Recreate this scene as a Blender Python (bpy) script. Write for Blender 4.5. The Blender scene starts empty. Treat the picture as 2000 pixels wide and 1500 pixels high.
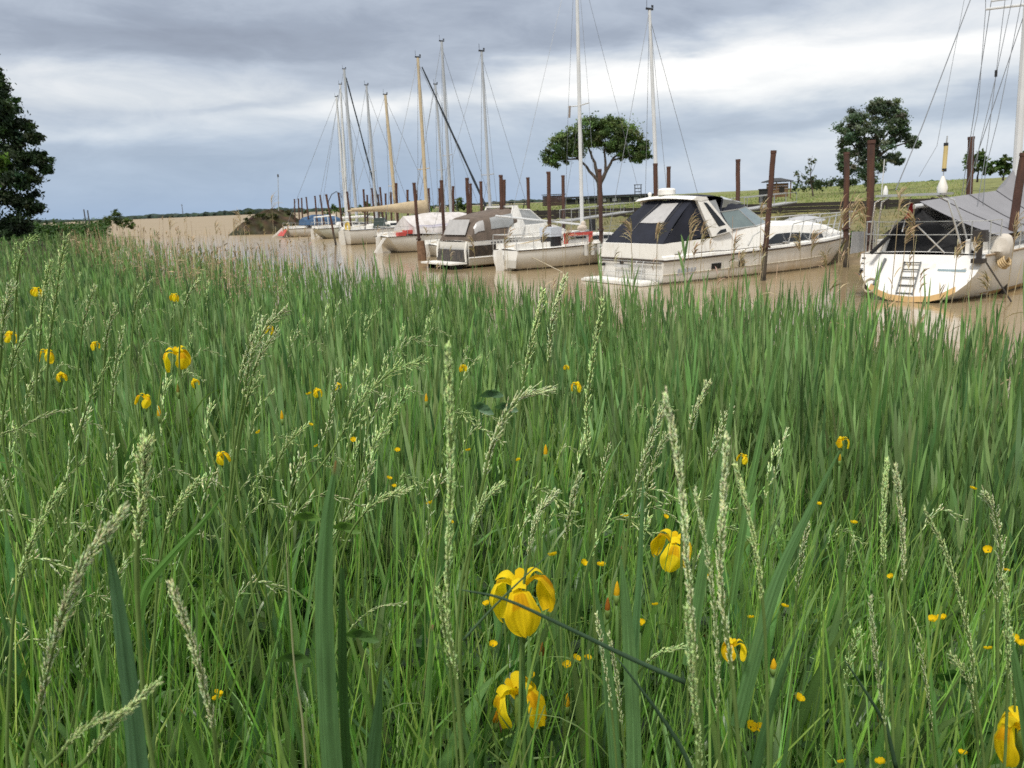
import bpy, math, random
import numpy as np
from mathutils import Vector, Matrix, Euler

random.seed(7)
rng = np.random.default_rng(11)
sc = bpy.context.scene
C = sc.collection
R = math.radians

# ------------------------------------------------------------------ camera
CAM_H, FPX, PITCH, ROLL = 2.7, 1618.0, R(12.34), R(-2.4)
cam_d = bpy.data.cameras.new('camera')
cam_d.sensor_width = 36.0
cam_d.lens = 36.0 * FPX / 2000.0
cam_d.clip_start = 0.05
cam_d.clip_end = 20000
cam_d.dof.use_dof = True
cam_d.dof.focus_distance = 2.1
cam_d.dof.aperture_fstop = 13.0
cam = bpy.data.objects.new('camera', cam_d)
C.objects.link(cam)
cam.location = (0, 0, CAM_H)
cam.rotation_euler = (Matrix.Rotation(math.pi / 2 - PITCH, 3, 'X') @ Matrix.Rotation(ROLL, 3, 'Z')).to_euler()
sc.camera = cam
CAM_R = Matrix.Rotation(math.pi / 2 - PITCH, 3, 'X') @ Matrix.Rotation(ROLL, 3, 'Z')

def ray(px, py):
    return CAM_R @ Vector(((px - 1000) / FPX, (750 - py) / FPX, -1.0))
def P(px, py, d):                       # point seen at a photo pixel, d metres ahead
    r = ray(px, py)
    return Vector((0, 0, CAM_H)) + r * (d / r.y)
def G(px, py, z=0.0):                   # point seen at a photo pixel on a level plane
    r = ray(px, py)
    return Vector((0, 0, CAM_H)) + r * ((z - CAM_H) / r.z)
def azel(px, py):
    r = ray(px, py)
    return math.degrees(math.atan2(r.x, r.y)), math.degrees(math.atan2(r.z, math.hypot(r.x, r.y)))

sc.view_settings.view_transform = 'Standard'
sc.view_settings.look = 'None'
sc.view_settings.gamma = 1.0
sc.view_settings.use_curve_mapping = False
sc.view_settings.exposure = 0.5
sc.cycles.max_bounces = 6
sc.cycles.diffuse_bounces = 2
sc.cycles.glossy_bounces = 3
sc.cycles.transmission_bounces = 4
sc.cycles.transparent_max_bounces = 8
sc.cycles.caustics_reflective = False
sc.cycles.caustics_refractive = False
sc.cycles.use_denoising = False

# ------------------------------------------------------------------ sun
SUN_EL, SUN_AZ = R(58), R(205)          # behind the camera's left shoulder, veiled by cloud
sun_d = bpy.data.lights.new('sun', 'SUN')
sun_d.energy = 2.4
sun_d.angle = R(10)
sun_d.color = (1.0, 0.95, 0.87)
sun = bpy.data.objects.new('sun', sun_d)
C.objects.link(sun)
_sd = Vector((math.sin(SUN_AZ) * math.cos(SUN_EL), math.cos(SUN_AZ) * math.cos(SUN_EL), math.sin(SUN_EL)))
sun.rotation_euler = _sd.to_track_quat('Z', 'Y').to_euler()
sun.location = (0, 0, 30)

# ------------------------------------------------------------------ node helper
class NT:
    def __init__(self, tree):
        self.t = tree
    def n(self, typ, **kw):
        nd = self.t.nodes.new(typ)
        for k, v in kw.items():
            setattr(nd, k, v)
        return nd
    def link(self, a, b):
        self.t.links.new(a, b)
    def set(self, sock, v):
        if isinstance(v, bpy.types.NodeSocket):
            self.link(v, sock)
        elif isinstance(v, (tuple, list)) and len(v) == 3 and sock.type == 'RGBA':
            sock.default_value = (*v, 1.0)
        else:
            sock.default_value = v
    def math(self, op, a, b=0.0, c=None, clamp=False):
        nd = self.n('ShaderNodeMath', operation=op)
        nd.use_clamp = clamp
        self.set(nd.inputs[0], a); self.set(nd.inputs[1], b)
        if c is not None: self.set(nd.inputs[2], c)
        return nd.outputs[0]
    def ramp(self, fac, stops, interp='LINEAR'):
        nd = self.n('ShaderNodeValToRGB')
        cr = nd.color_ramp
        cr.interpolation = interp
        while len(cr.elements) < len(stops): cr.elements.new(0.5)
        for e, (p, c) in zip(cr.elements, stops):
            e.position = p
            e.color = (*c, 1) if isinstance(c, (tuple, list)) else (c, c, c, 1)
        self.set(nd.inputs[0], fac)
        return nd.outputs[0]
    def noise(self, vec, scale, detail=4, rough=0.5, dist=0.0, col=False):
        nd = self.n('ShaderNodeTexNoise')
        if vec is not None: self.link(vec, nd.inputs['Vector'])
        nd.inputs['Scale'].default_value = scale
        nd.inputs['Detail'].default_value = detail
        nd.inputs['Roughness'].default_value = rough
        nd.inputs['Distortion'].default_value = dist
        return nd.outputs['Color' if col else 'Fac']
    def mix(self, fac, a, b, blend='MIX'):
        nd = self.n('ShaderNodeMix', data_type='RGBA', blend_type=blend)
        self.set(nd.inputs[0], fac); self.set(nd.inputs[6], a); self.set(nd.inputs[7], b)
        return nd.outputs[2]
    def mapping(self, vec, scale=(1, 1, 1), loc=(0, 0, 0), rot=(0, 0, 0)):
        nd = self.n('ShaderNodeMapping')
        self.link(vec, nd.inputs[0])
        nd.inputs['Scale'].default_value = scale
        nd.inputs['Location'].default_value = loc
        nd.inputs['Rotation'].default_value = rot
        return nd.outputs[0]

# ------------------------------------------------------------------ world: Nishita behind a broken stratus deck
world = bpy.data.worlds.new('World')
sc.world = world
world.use_nodes = True
wt = NT(world.node_tree)
world.node_tree.nodes.clear()
out = wt.n('ShaderNodeOutputWorld')
sky = wt.n('ShaderNodeTexSky', sky_type='NISHITA')
sky.sun_disc = False
sky.sun_elevation = SUN_EL
sky.sun_rotation = SUN_AZ
bg_sky = wt.n('ShaderNodeBackground'); wt.link(sky.outputs[0], bg_sky.inputs[0]); bg_sky.inputs[1].default_value = 0.1
tc = wt.n('ShaderNodeTexCoord')
sep = wt.n('ShaderNodeSeparateXYZ'); wt.link(tc.outputs['Generated'], sep.inputs[0])
dx, dy, dz = sep.outputs
az = wt.math('MULTIPLY', wt.math('ARCTAN2', dx, dy), 57.29578)
el = wt.math('MULTIPLY', wt.math('ARCSINE', dz), 57.29578)
# cloud texture: noise on the view direction, flattened into layers
dirv = wt.mapping(tc.outputs['Generated'], rot=(0, R(-3.5), 0))
n_big = wt.noise(wt.mapping(dirv, scale=(2.8, 2.8, 12), loc=(1.3, 0, 0)), 1.0, 7, 0.58, 0.5)
n_fin = wt.noise(wt.mapping(dirv, scale=(9, 9, 30), loc=(3.1, 1.7, 0)), 1.0, 7, 0.62, 0.6)
# a little warp for the banks laid out by azimuth and elevation
aec = wt.n('ShaderNodeCombineXYZ'); wt.link(az, aec.inputs[0]); wt.link(el, aec.inputs[1])
wv = wt.noise(wt.mapping(aec.outputs[0], scale=(0.10, 0.42, 1)), 1.0, 5, 0.55, 0.3, col=True)
ws = wt.n('ShaderNodeSeparateXYZ'); wt.link(wv, ws.inputs[0])
azw = wt.math('ADD', az, wt.math('MULTIPLY', wt.math('SUBTRACT', ws.outputs[0], 0.5), 11.0))
elw = wt.math('ADD', el, wt.math('MULTIPLY', wt.math('SUBTRACT', ws.outputs[1], 0.5), 3.2))
# two profiles of brightness against elevation (degrees / 40), for the left and the right of the estuary
t_el = wt.math('DIVIDE', elw, 40.0, clamp=True)
left = wt.ramp(t_el, [(0.0, .30), (0.05, .31), (0.10, .40), (0.15, .56), (0.19, .60), (0.235, .44), (0.27, .27), (0.32, .36), (0.5, .66), (1.0, .78)])
right = wt.ramp(t_el, [(0.0, .58), (0.045, .64), (0.075, .62), (0.10, .42), (0.13, .50), (0.16, .72), (0.21, .78), (0.255, .66), (0.30, .48), (0.36, .42), (0.5, .66), (1.0, .78)])
rmask = wt.math('SMOOTH_MIN', wt.math('SMOOTH_MAX', wt.math('DIVIDE', wt.math('ADD', azw, 4.0), 19.0), 0.0, 0.2), 1.0, 0.2)
lr = wt.n('ShaderNodeMix', data_type='FLOAT'); wt.link(rmask, lr.inputs[0]); wt.link(left, lr.inputs[2]); wt.link(right, lr.inputs[3])
B = lr.outputs[0]
def bank(px, py, sx, sy, amt, tilt=4.0):
    """a soft-edged bank of cloud at a bearing, sx / sy in photo pixels"""
    global B
    a0, e0 = azel(px, py)
    k = 0.0354
    ca, sa = math.cos(R(tilt - 2.4)), math.sin(R(tilt - 2.4))
    da = wt.math('SUBTRACT', azw, a0); de = wt.math('SUBTRACT', elw, e0)
    u = wt.math('ADD', wt.math('MULTIPLY', da, ca / (sx * k)), wt.math('MULTIPLY', de, sa / (sx * k)))
    v = wt.math('ADD', wt.math('MULTIPLY', da, -sa / (sy * k)), wt.math('MULTIPLY', de, ca / (sy * k)))
    r2 = wt.math('ADD', wt.math('MULTIPLY', u, u), wt.math('MULTIPLY', v, v))
    g = wt.math('POWER', 2.71828, wt.math('MULTIPLY', r2, -1.0))
    B = wt.math('ADD', B, wt.math('MULTIPLY', g, amt))
bank(300, 85, 330, 34, -.20)
bank(760, 25, 420, 36, -.10, 5)
bank(960, 120, 300, 28, -.14, 8)
bank(1250, 55, 330, 34, -.26, 8)
bank(110, 140, 150, 20, .12)
bank(230, 258, 170, 16, .17)
bank(720, 205, 230, 18, .22, 6)
bank(1260, 145, 240, 20, .26, 7)
bank(1330, 95, 60, 8, -.14, 8)
bank(1490, 150, 150, 9, -.12, 6)
bank(1760, 190, 200, 12, .14, 5)
bank(1000, 175, 120, 9, -.12, 7)
bank(430, 205, 160, 12, -.12, 5)
bank(90, 210, 120, 12, -.08, 4)
bank(1900, 280, 260, 26, .12, 3)
bank(1620, 120, 400, 40, .18, 7)
bank(1520, 232, 420, 26, -.16, 2)
bank(1150, 300, 250, 30, -.10, 2)
bank(560, 330, 500, 60, -.06)
bank(1840, 42, 120, 10, -.12, 5)
B = wt.math('ADD', B, wt.math('MULTIPLY', wt.math('SUBTRACT', n_big, 0.5), 0.46))
B = wt.math('ADD', B, wt.math('MULTIPLY', wt.math('SUBTRACT', n_fin, 0.5), 0.42), clamp=True)
ccol = wt.ramp(B, [(0.0, (.21, .232, .283)), (0.22, (.262, .293, .352)), (0.42, (.37, .408, .47)), (0.60, (.505, .532, .565)), (0.78, (.66, .663, .665)), (1.0, (.82, .805, .775))])
# the lowest air over the water is bluer
lowb = wt.math('MULTIPLY', wt.math('SUBTRACT', 1.0, wt.math('DIVIDE', el, 6.8), clamp=True), wt.math('SUBTRACT', .78, wt.math('MULTIPLY', rmask, .34)))
ccol = wt.mix(lowb, ccol, (.255, .365, .53))
bg_cl = wt.n('ShaderNodeBackground'); wt.link(ccol, bg_cl.inputs[0]); bg_cl.inputs[1].default_value = 1.0
mx = wt.n('ShaderNodeMixShader'); mx.inputs[0].default_value = 0.90
wt.link(bg_sky.outputs[0], mx.inputs[1]); wt.link(bg_cl.outputs[0], mx.inputs[2]); wt.link(mx.outputs[0], out.inputs[0])

# ------------------------------------------------------------------ materials
MATS = {}
def mat(name, col, rough=0.6, metal=0.0, spec=0.4, var=0.12, vscale=3.0, bump=0.0, bscale=30.0, col2=None, streak=None, coat=0.0):
    """plain painted / moulded surface with weathering; col2 = the dirt colour, streak = share of dirt"""
    if name in MATS: return MATS[name]
    m = bpy.data.materials.new(name); m.use_nodes = True
    t = NT(m.node_tree)
    b = m.node_tree.nodes['Principled BSDF']
    co = t.n('ShaderNodeTexCoord').outputs['Object']
    n1 = t.noise(co, vscale, 5, 0.6)
    dark = tuple(c * (1 - var) for c in col); lite = tuple(min(1, c * (1 + var)) for c in col)
    base = t.ramp(n1, [(0.3, dark), (0.7, lite)])
    if col2 is not None:
        n2 = t.noise(t.mapping(co, scale=(1.0, 1.0, 0.35)), vscale * 2.3, 6, 0.65)
        f = t.ramp(n2, [(0.62 - (streak or .2), 0.0), (0.9 - (streak or .2) * .5, 0.85)])
        base = t.mix(f, base, col2)
    t.set(b.inputs['Base Color'], base)
    b.inputs['Roughness'].default_value = rough
    b.inputs['Metallic'].default_value = metal
    b.inputs['Specular IOR Level'].default_value = spec
    b.inputs['Coat Weight'].default_value = coat
    if bump:
        bp = t.n('ShaderNodeBump'); bp.inputs['Strength'].default_value = bump; bp.inputs['Distance'].default_value = 0.02
        t.link(t.noise(co, bscale, 5, 0.6), bp.inputs['Height']); t.link(bp.outputs[0], b.inputs['Normal'])
    MATS[name] = m
    return m

def hull_mat(name, top, stain, z0, z1, amount=0.8, rough=0.35, fore=None):
    """gelcoat with a mud tide line: the stain climbs from the water (z0) and fades out by z1, ragged"""
    if name in MATS: return MATS[name]
    m = bpy.data.materials.new(name); m.use_nodes = True
    t = NT(m.node_tree); b = m.node_tree.nodes['Principled BSDF']
    co = t.n('ShaderNodeTexCoord').outputs['Object']
    sp = t.n('ShaderNodeSeparateXYZ'); t.link(co, sp.inputs[0])
    big = t.noise(t.mapping(co, scale=(0.7, 0.7, 0.5)), 1.1, 5, 0.6)
    drip = t.noise(t.mapping(co, scale=(6, 6, 0.5)), 1.6, 4, 0.6)
    h = t.math('DIVIDE', t.math('SUBTRACT', sp.outputs[2], z0), z1 - z0)
    h = t.math('ADD', h, t.math('MULTIPLY', t.math('SUBTRACT', big, 0.5), 1.1))
    h = t.math('ADD', h, t.math('MULTIPLY', t.math('SUBTRACT', drip, 0.5), 0.6))
    if fore: h = t.math('ADD', h, t.math('MULTIPLY', t.math('SUBTRACT', 1.0, t.math('DIVIDE', sp.outputs[0], fore), clamp=True), 1.1))
    f = t.math('MULTIPLY', t.math('SUBTRACT', 1.0, h, clamp=True), amount)
    base = t.ramp(t.noise(co, 1.5, 5, 0.6), [(0.3, tuple(c * .88 for c in top)), (0.7, top)])
    base = t.mix(f, base, stain)
    wet = t.math('LESS_THAN', t.math('ADD', sp.outputs[2], t.math('MULTIPLY', drip, 0.10)), 0.11)
    base = t.mix(t.math('MULTIPLY', wet, 0.85), base, (.055, .045, .03))
    t.set(b.inputs['Base Color'], base)
    b.inputs['Roughness'].default_value = rough
    MATS[name] = m
    return m

def leaf_mat(name, rough=0.55, trans=0.35, spec=0.25, sat=1.0):
    """foliage: colour per blade from the mesh's own 'tint' attribute"""
    if name in MATS: return MATS[name]
    m = bpy.data.materials.new(name); m.use_nodes = True
    t = NT(m.node_tree); b = m.node_tree.nodes['Principled BSDF']
    o = m.node_tree.nodes['Material Output']
    at = t.n('ShaderNodeAttribute', attribute_name='tint')
    co = t.n('ShaderNodeTexCoord').outputs['Object']
    nz = t.noise(co, 9.0, 3, 0.6)
    c = t.mix(0.35, at.outputs['Color'], t.mix(1.0, at.outputs['Color'], t.ramp(nz, [(0.25, .45), (0.75, 1.5)]), 'MULTIPLY'))
    t.set(b.inputs['Base Color'], c)
    b.inputs['Roughness'].default_value = rough
    b.inputs['Specular IOR Level'].default_value = spec
    tr = t.n('ShaderNodeBsdfTranslucent')
    t.set(tr.inputs[0], t.mix(1.0, c, (1.05, 1.25, .50), 'MULTIPLY'))
    ms = t.n('ShaderNodeMixShader'); ms.inputs[0].default_value = trans
    t.link(b.outputs[0], ms.inputs[1]); t.link(tr.outputs[0], ms.inputs[2]); t.link(ms.outputs[0], o.inputs[0])
    MATS[name] = m
    return m

def glass_mat(name, tint=(.55, .65, .66), rough=0.06, alpha=0.55):
    if name in MATS: return MATS[name]
    m = bpy.data.materials.new(name); m.use_nodes = True
    t = NT(m.node_tree); b = m.node_tree.nodes['Principled BSDF']
    b.inputs['Base Color'].default_value = (*tint, 1)
    b.inputs['Roughness'].default_value = rough
    b.inputs['Alpha'].default_value = alpha
    b.inputs['Specular IOR Level'].default_value = 0.7
    MATS[name] = m
    return m

# ------------------------------------------------------------------ mesh helpers
class MB:
    """collects faces; build() links ONE mesh object"""
    def __init__(self):
        self.v, self.f = [], []
    def add(self, vs, fs):
        o = len(self.v)
        self.v += [tuple(p) for p in vs]
        self.f += [tuple(o + i for i in f) for f in fs]
        return self
    def box(self, c, s, rz=0.0, M=None, taper=1.0):
        x, y, z = s[0] / 2, s[1] / 2, s[2] / 2
        vs = [Vector((sx * x * (taper if sz > 0 else 1), sy * y * (taper if sz > 0 else 1), sz * z)) for sz in (-1, 1) for sx, sy in ((-1, -1), (1, -1), (1, 1), (-1, 1))]
        rot = M if M is not None else Matrix.Rotation(rz, 3, 'Z')
        return self.add([rot @ v + Vector(c) for v in vs], [(3, 2, 1, 0), (4, 5, 6, 7), (0, 1, 5, 4), (1, 2, 6, 5), (2, 3, 7, 6), (3, 0, 4, 7)])
    def tube(self, pts, r, n=6, r1=None, cap=True, closed=False):
        pts = [Vector(p) for p in pts]
        m = len(pts)
        rs = [r + ((r1 if r1 is not None else r) - r) * i / max(1, m - 1) for i in range(m)] if not isinstance(r, (list, tuple)) else list(r)
        base = len(self.v)
        up = None
        for i, p in enumerate(pts):
            d = (pts[min(i + 1, m - 1)] - pts[max(i - 1, 0)])
            d = d.normalized() if d.length > 1e-9 else Vector((0, 0, 1))
            if up is None:
                up = Vector((0, 0, 1)) if abs(d.z) < .9 else Vector((1, 0, 0))
            a = (up - d * up.dot(d))
            a = a.normalized() if a.length > 1e-6 else d.orthogonal().normalized()
            up = a
            b = d.cross(a)
            for k in range(n):
                t = 2 * math.pi * k / n
                self.v.append(tuple(p + (a * math.cos(t) + b * math.sin(t)) * rs[i]))
        for i in range(m - 1):
            for k in range(n):
                k2 = (k + 1) % n
                self.f.append((base + i * n + k, base + i * n + k2, base + (i + 1) * n + k2, base + (i + 1) * n + k))
        if cap:
            self.f.append(tuple(base + k for k in reversed(range(n))))
            self.f.append(tuple(base + (m - 1) * n + k for k in range(n)))
        return self
    def loft(self, secs, closed=False, cap0=False, cap1=False):
        base = len(self.v); m, n = len(secs), len(secs[0])
        for s in secs: self.v += [tuple(p) for p in s]
        for i in range(m - 1):
            for k in range(n if closed else n - 1):
                k2 = (k + 1) % n
                self.f.append((base + i * n + k, base + i * n + k2, base + (i + 1) * n + k2, base + (i + 1) * n + k))
        if cap0: self.f.append(tuple(base + k for k in reversed(range(n))))
        if cap1: self.f.append(tuple(base + (m - 1) * n + k for k in range(n)))
        return self
    def slab(self, poly, th):
        """a panel of real thickness from a (roughly planar) polygon"""
        poly = [Vector(p) for p in poly]
        nrm = Vector((0, 0, 0))
        for i in range(len(poly)):
            nrm += (poly[i] - poly[0]).cross(poly[(i + 1) % len(poly)] - poly[0])
        nrm.normalize()
        n = len(poly)
        vs = [p + nrm * th / 2 for p in poly] + [p - nrm * th / 2 for p in poly]
        fs = [tuple(range(n)), tuple(reversed(range(n, 2 * n)))] + [(i, n + i, n + (i + 1) % n, (i + 1) % n) for i in range(n)]
        return self.add(vs, fs)
    def grid_patch(self, a, b, c, d, nu, nv, fn=None, th=0.012):
        """cloth patch between corners a,b (bottom) and d,c (top); fn(u,v) gives an offset vector"""
        a, b, c, d = map(Vector, (a, b, c, d))
        nrm = (b - a).cross(d - a).normalized()
        fr, bk = [], []
        for j in range(nv + 1):
            for i in range(nu + 1):
                u, v = i / nu, j / nv
                p = (a * (1 - u) + b * u) * (1 - v) + (d * (1 - u) + c * u) * v
                if fn: p = p + fn(u, v)
                fr.append(p + nrm * th / 2); bk.append(p - nrm * th / 2)
        q = lambda i, j: j * (nu + 1) + i
        N = len(fr)
        fs = []
        for j in range(nv):
            for i in range(nu):
                fs.append((q(i, j), q(i + 1, j), q(i + 1, j + 1), q(i, j + 1)))
                fs.append((N + q(i, j + 1), N + q(i + 1, j + 1), N + q(i + 1, j), N + q(i, j)))
        ring = [q(i, 0) for i in range(nu)] + [q(nu, j) for j in range(nv)] + [q(i, nv) for i in range(nu, 0, -1)] + [q(0, j) for j in range(nv, 0, -1)]
        for k in range(len(ring)):
            i, j = ring[k], ring[(k + 1) % len(ring)]
            fs.append((i, N + i, N + j, j))
        return self.add(fr + bk, fs)
    def ball(self, c, r, seg=10, rings=6, s=(1, 1, 1)):
        vs = [(c[0], c[1], c[2] + r * s[2])]
        for i in range(1, rings):
            th = math.pi * i / rings
            for k in range(seg):
                ph = 2 * math.pi * k / seg
                vs.append((c[0] + r * s[0] * math.sin(th) * math.cos(ph), c[1] + r * s[1] * math.sin(th) * math.sin(ph), c[2] + r * s[2] * math.cos(th)))
        vs.append((c[0], c[1], c[2] - r * s[2]))
        fs = [(0, 1 + k, 1 + (k + 1) % seg) for k in range(seg)]
        for i in range(rings - 2):
            for k in range(seg):
                a = 1 + i * seg
                fs.append((a + k, a + seg + k, a + seg + (k + 1) % seg, a + (k + 1) % seg))
        a = 1 + (rings - 2) * seg
        fs += [(a + (k + 1) % seg, a + k, len(vs) - 1) for k in range(seg)]
        return self.add(vs, fs)
    def build(self, name, material, parent=None, smooth=35, **props):
        me = bpy.data.meshes.new(name)
        me.from_pydata(self.v, [], self.f)
        me.update()
        if smooth:
            me.shade_smooth()
            me.set_sharp_from_angle(angle=R(smooth))
        me.materials.append(material)
        o = bpy.data.objects.new(name, me)
        C.objects.link(o)
        if parent is not None: o.parent = parent
        for k, v in props.items(): o[k] = v
        return o

def empty(name, label, cat, loc=(0, 0, 0), rz=0.0, group=None):
    o = bpy.data.objects.new(name, None)
    o.empty_display_size = 0.2
    C.objects.link(o)
    o.location = loc
    o.rotation_euler = (0, 0, rz)
    o['label'] = label; o['category'] = cat; o['kind'] = 'thing'
    if group: o['group'] = group
    return o
def tag(o, label, cat, group=None):
    o['label'] = label; o['category'] = cat
    if 'kind' not in o: o['kind'] = 'thing'
    if group: o['group'] = group
    return o

def np_mesh(name, verts, quads, cols, material, smooth=True):
    """one mesh from arrays: verts (N,3), quads (M,4), cols (N,3)"""
    me = bpy.data.meshes.new(name)
    N, M = len(verts), len(quads)
    me.vertices.add(N); me.vertices.foreach_set('co', np.ascontiguousarray(verts, dtype=np.float32).ravel())
    me.loops.add(M * 4); me.loops.foreach_set('vertex_index', np.ascontiguousarray(quads, dtype=np.int32).ravel())
    me.polygons.add(M); me.polygons.foreach_set('loop_start', np.arange(0, M * 4, 4, dtype=np.int32))
    me.polygons.foreach_set('use_smooth', np.full(M, smooth))
    me.update(calc_edges=True)
    a = me.attributes.new('tint', 'FLOAT_COLOR', 'POINT')
    c4 = np.ones((N, 4), np.float32); c4[:, :3] = cols
    a.data.foreach_set('color', c4.ravel())
    me.materials.append(material)
    return me
def np_obj(name, me, parent=None):
    o = bpy.data.objects.new(name, me); C.objects.link(o)
    if parent is not None: o.parent = parent
    return o

def ribbons(P0, D, L, W, droop, segs, prof, tint, side=None, tip_tint=None, base_tint=None, fold=0.0):
    """many leaf blades at once. P0 (N,3) feet, D (N,3) directions, L, W, droop (N,), prof(s) = width share"""
    N = len(P0)
    D = D / np.linalg.norm(D, axis=1, keepdims=True)
    if side is None:
        a = rng.uniform(0, 2 * np.pi, N)
        side = np.stack([np.cos(a), np.sin(a), np.zeros(N)], 1)
    side = side - D * np.sum(side * D, 1, keepdims=True)
    side /= np.linalg.norm(side, axis=1, keepdims=True) + 1e-9
    s = np.linspace(0, 1, segs + 1)
    h = D.copy(); h[:, 2] = 0
    hn = np.linalg.norm(h, axis=1, keepdims=True); h = h / (hn + 1e-6)
    pts = P0[:, None, :] + D[:, None, :] * (L[:, None] * s[None, :])[:, :, None]
    dr = (droop * L)[:, None] * s[None, :] ** 2
    pts[:, :, 2] -= dr * (0.45 + 0.55 * s[None, :])
    pts += h[:, None, :] * (dr * 0.45)[:, :, None]
    w = W[:, None] * np.array([prof(x) for x in s])[None, :] * 0.5
    off = side[:, None, :] * w[:, :, None]
    if fold:
        nrm = np.cross(D, side); nrm /= np.linalg.norm(nrm, axis=1, keepdims=True) + 1e-9
        ctr = pts + nrm[:, None, :] * (w * fold)[:, :, None]
        V = np.stack([pts - off, ctr, pts + off], 2).reshape(-1, 3)
        base = (np.arange(N) * (segs + 1) * 3)[:, None] + (np.arange(segs) * 3)[None, :]
        Q = np.concatenate([np.stack([base + k, base + k + 1, base + k + 4, base + k + 3], 2).reshape(-1, 4) for k in (0, 1)])
    else:
        V = np.stack([pts - off, pts + off], 2).reshape(-1, 3)          # N,(segs+1),2
        base = (np.arange(N) * (segs + 1) * 2)[:, None] + (np.arange(segs) * 2)[None, :]
        Q = np.stack([base, base + 1, base + 3, base + 2], 2).reshape(-1, 4)
    col = np.repeat(tint[:, None, :], segs + 1, 1)
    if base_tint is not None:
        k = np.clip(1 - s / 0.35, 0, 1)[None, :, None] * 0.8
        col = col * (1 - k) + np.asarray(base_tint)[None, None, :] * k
    if tip_tint is not None:
        k = np.clip((s - 0.8) / 0.2, 0, 1)[None, :, None] * 0.55
        col = col * (1 - k) + np.asarray(tip_tint)[None, None, :] * k
    if fold:
        col = np.stack([col * .93, col * 1.14, col * 1.0], 2).reshape(-1, 3)
    else:
        col = np.repeat(col[:, :, None, :], 2, 2).reshape(-1, 3)
    return V, Q, np.clip(col, 0, 1)
def join(parts):
    o, V, Q, K = 0, [], [], []
    for v, q, k in parts:
        V.append(v); Q.append(q + o); K.append(k); o += len(v)
    return np.concatenate(V), np.concatenate(Q), np.concatenate(K)
def tints(n, cols, jitter=0.18):
    cols = np.asarray(cols, float)
    c = cols[rng.integers(0, len(cols), n)]
    return np.clip(c * (1 + rng.normal(0, jitter, (n, 1))) * (1 + rng.normal(0, jitter * .35, (n, 3))), 0.004, 0.95)
blade_prof = lambda s: max(0.03, (1 - s ** 2.2)) * (0.75 + 0.25 * min(1, s * 4))
lance_prof = lambda s: max(0.03, math.sin(math.pi * min(1, 0.12 + s * 0.9)) ** 0.8 if s < .98 else 0.03)
stem_prof = lambda s: 1 - 0.45 * s
# ================================================================== SETTING
S1 = [(12, -20), (9, -6), (6.5, 1), (5.0, 4), (3.9, 6.6), (2.8, 10.2), (0.2, 12.4), (-3.4, 18.6), (-11.2, 31), (-34.5, 72), (-62, 132), (-95, 170), (-220, 260), (-900, 500)]
LAND1 = S1 + [(-4000, 500), (-4000, -400), (12, -400)]
S2 = [(60, 4), (38, 11), (25, 19), (17.5, 26), (12.4, 29.6), (9.6, 35), (3.5, 43), (-5, 58), (-15, 79), (-27, 106), (-33, 119), (-30, 128), (-16, 165), (40, 300), (300, 800), (1300, 2500)]
LAND2 = S2 + [(5000, 2500), (5000, 4)]
WALL = [(75, 24), (52, 31), (34, 38), (23.5, 42), (17.4, 43.5), (14.8, 45.5), (3.6, 61), (-9, 84), (-22, 108)]
FIELD = WALL + [(-20, 118), (-8, 170), (50, 300), (310, 800), (1310, 2500), (5000, 2500), (5000, 24)]

def inside(poly, x, y):
    r = np.zeros(x.shape, bool); n = len(poly)
    for i in range(n):
        x0, y0 = poly[i]; x1, y1 = poly[(i + 1) % n]
        c = ((y0 > y) != (y1 > y))
        with np.errstate(divide='ignore', invalid='ignore'):
            r ^= c & (x < (x1 - x0) * (y - y0) / ((y1 - y0) if y1 != y0 else 1e-9) + x0)
    return r
def dist(line, x, y):
    d = np.full(x.shape, 1e9)
    for (x0, y0), (x1, y1) in zip(line[:-1], line[1:]):
        vx, vy = x1 - x0, y1 - y0
        t = np.clip(((x - x0) * vx + (y - y0) * vy) / (vx * vx + vy * vy), 0, 1)
        d = np.minimum(d, np.hypot(x - x0 - t * vx, y - y0 - t * vy))
    return d
def sm(t):
    t = np.clip(t, 0, 1); return t * t * (3 - 2 * t)
def lump(x, y):
    return np.sin(x * 1.3 + 1.1 * np.sin(y * .9)) * np.cos(y * 1.1 + .7 * np.sin(x * .7))
def height(x, y):
    x = np.asarray(x, float); y = np.asarray(y, float)
    i1, i2, i3 = inside(LAND1, x, y), inside(LAND2, x, y), inside(FIELD, x, y)
    d1, d2, dw = dist(S1, x, y), dist(S2, x, y), dist(WALL, x, y)
    z = -np.minimum(np.minimum(d1, d2) * .35, 1.3) - 0.02
    z = np.where(i1, 0.02 + 1.2 * sm(d1 / 6.0) + .05 * lump(x, y), z)
    slope = 0.02 + 1.62 * sm(0.12 + d2 / 14.0) - 1.62 * sm(np.array(0.12)) + .025 * lump(x * .8, y * .8)
    z = np.where(i2, slope, z)
    f = 1.60 + .42 * sm((dw - .15) / 1.6) + .38 * sm(dw / 45) + .85 * sm((x - 24) / 40) * sm(dw / 35) + .03 * lump(x * .5, y * .5)
    z = np.where(i3, f, z)
    return z

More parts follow.
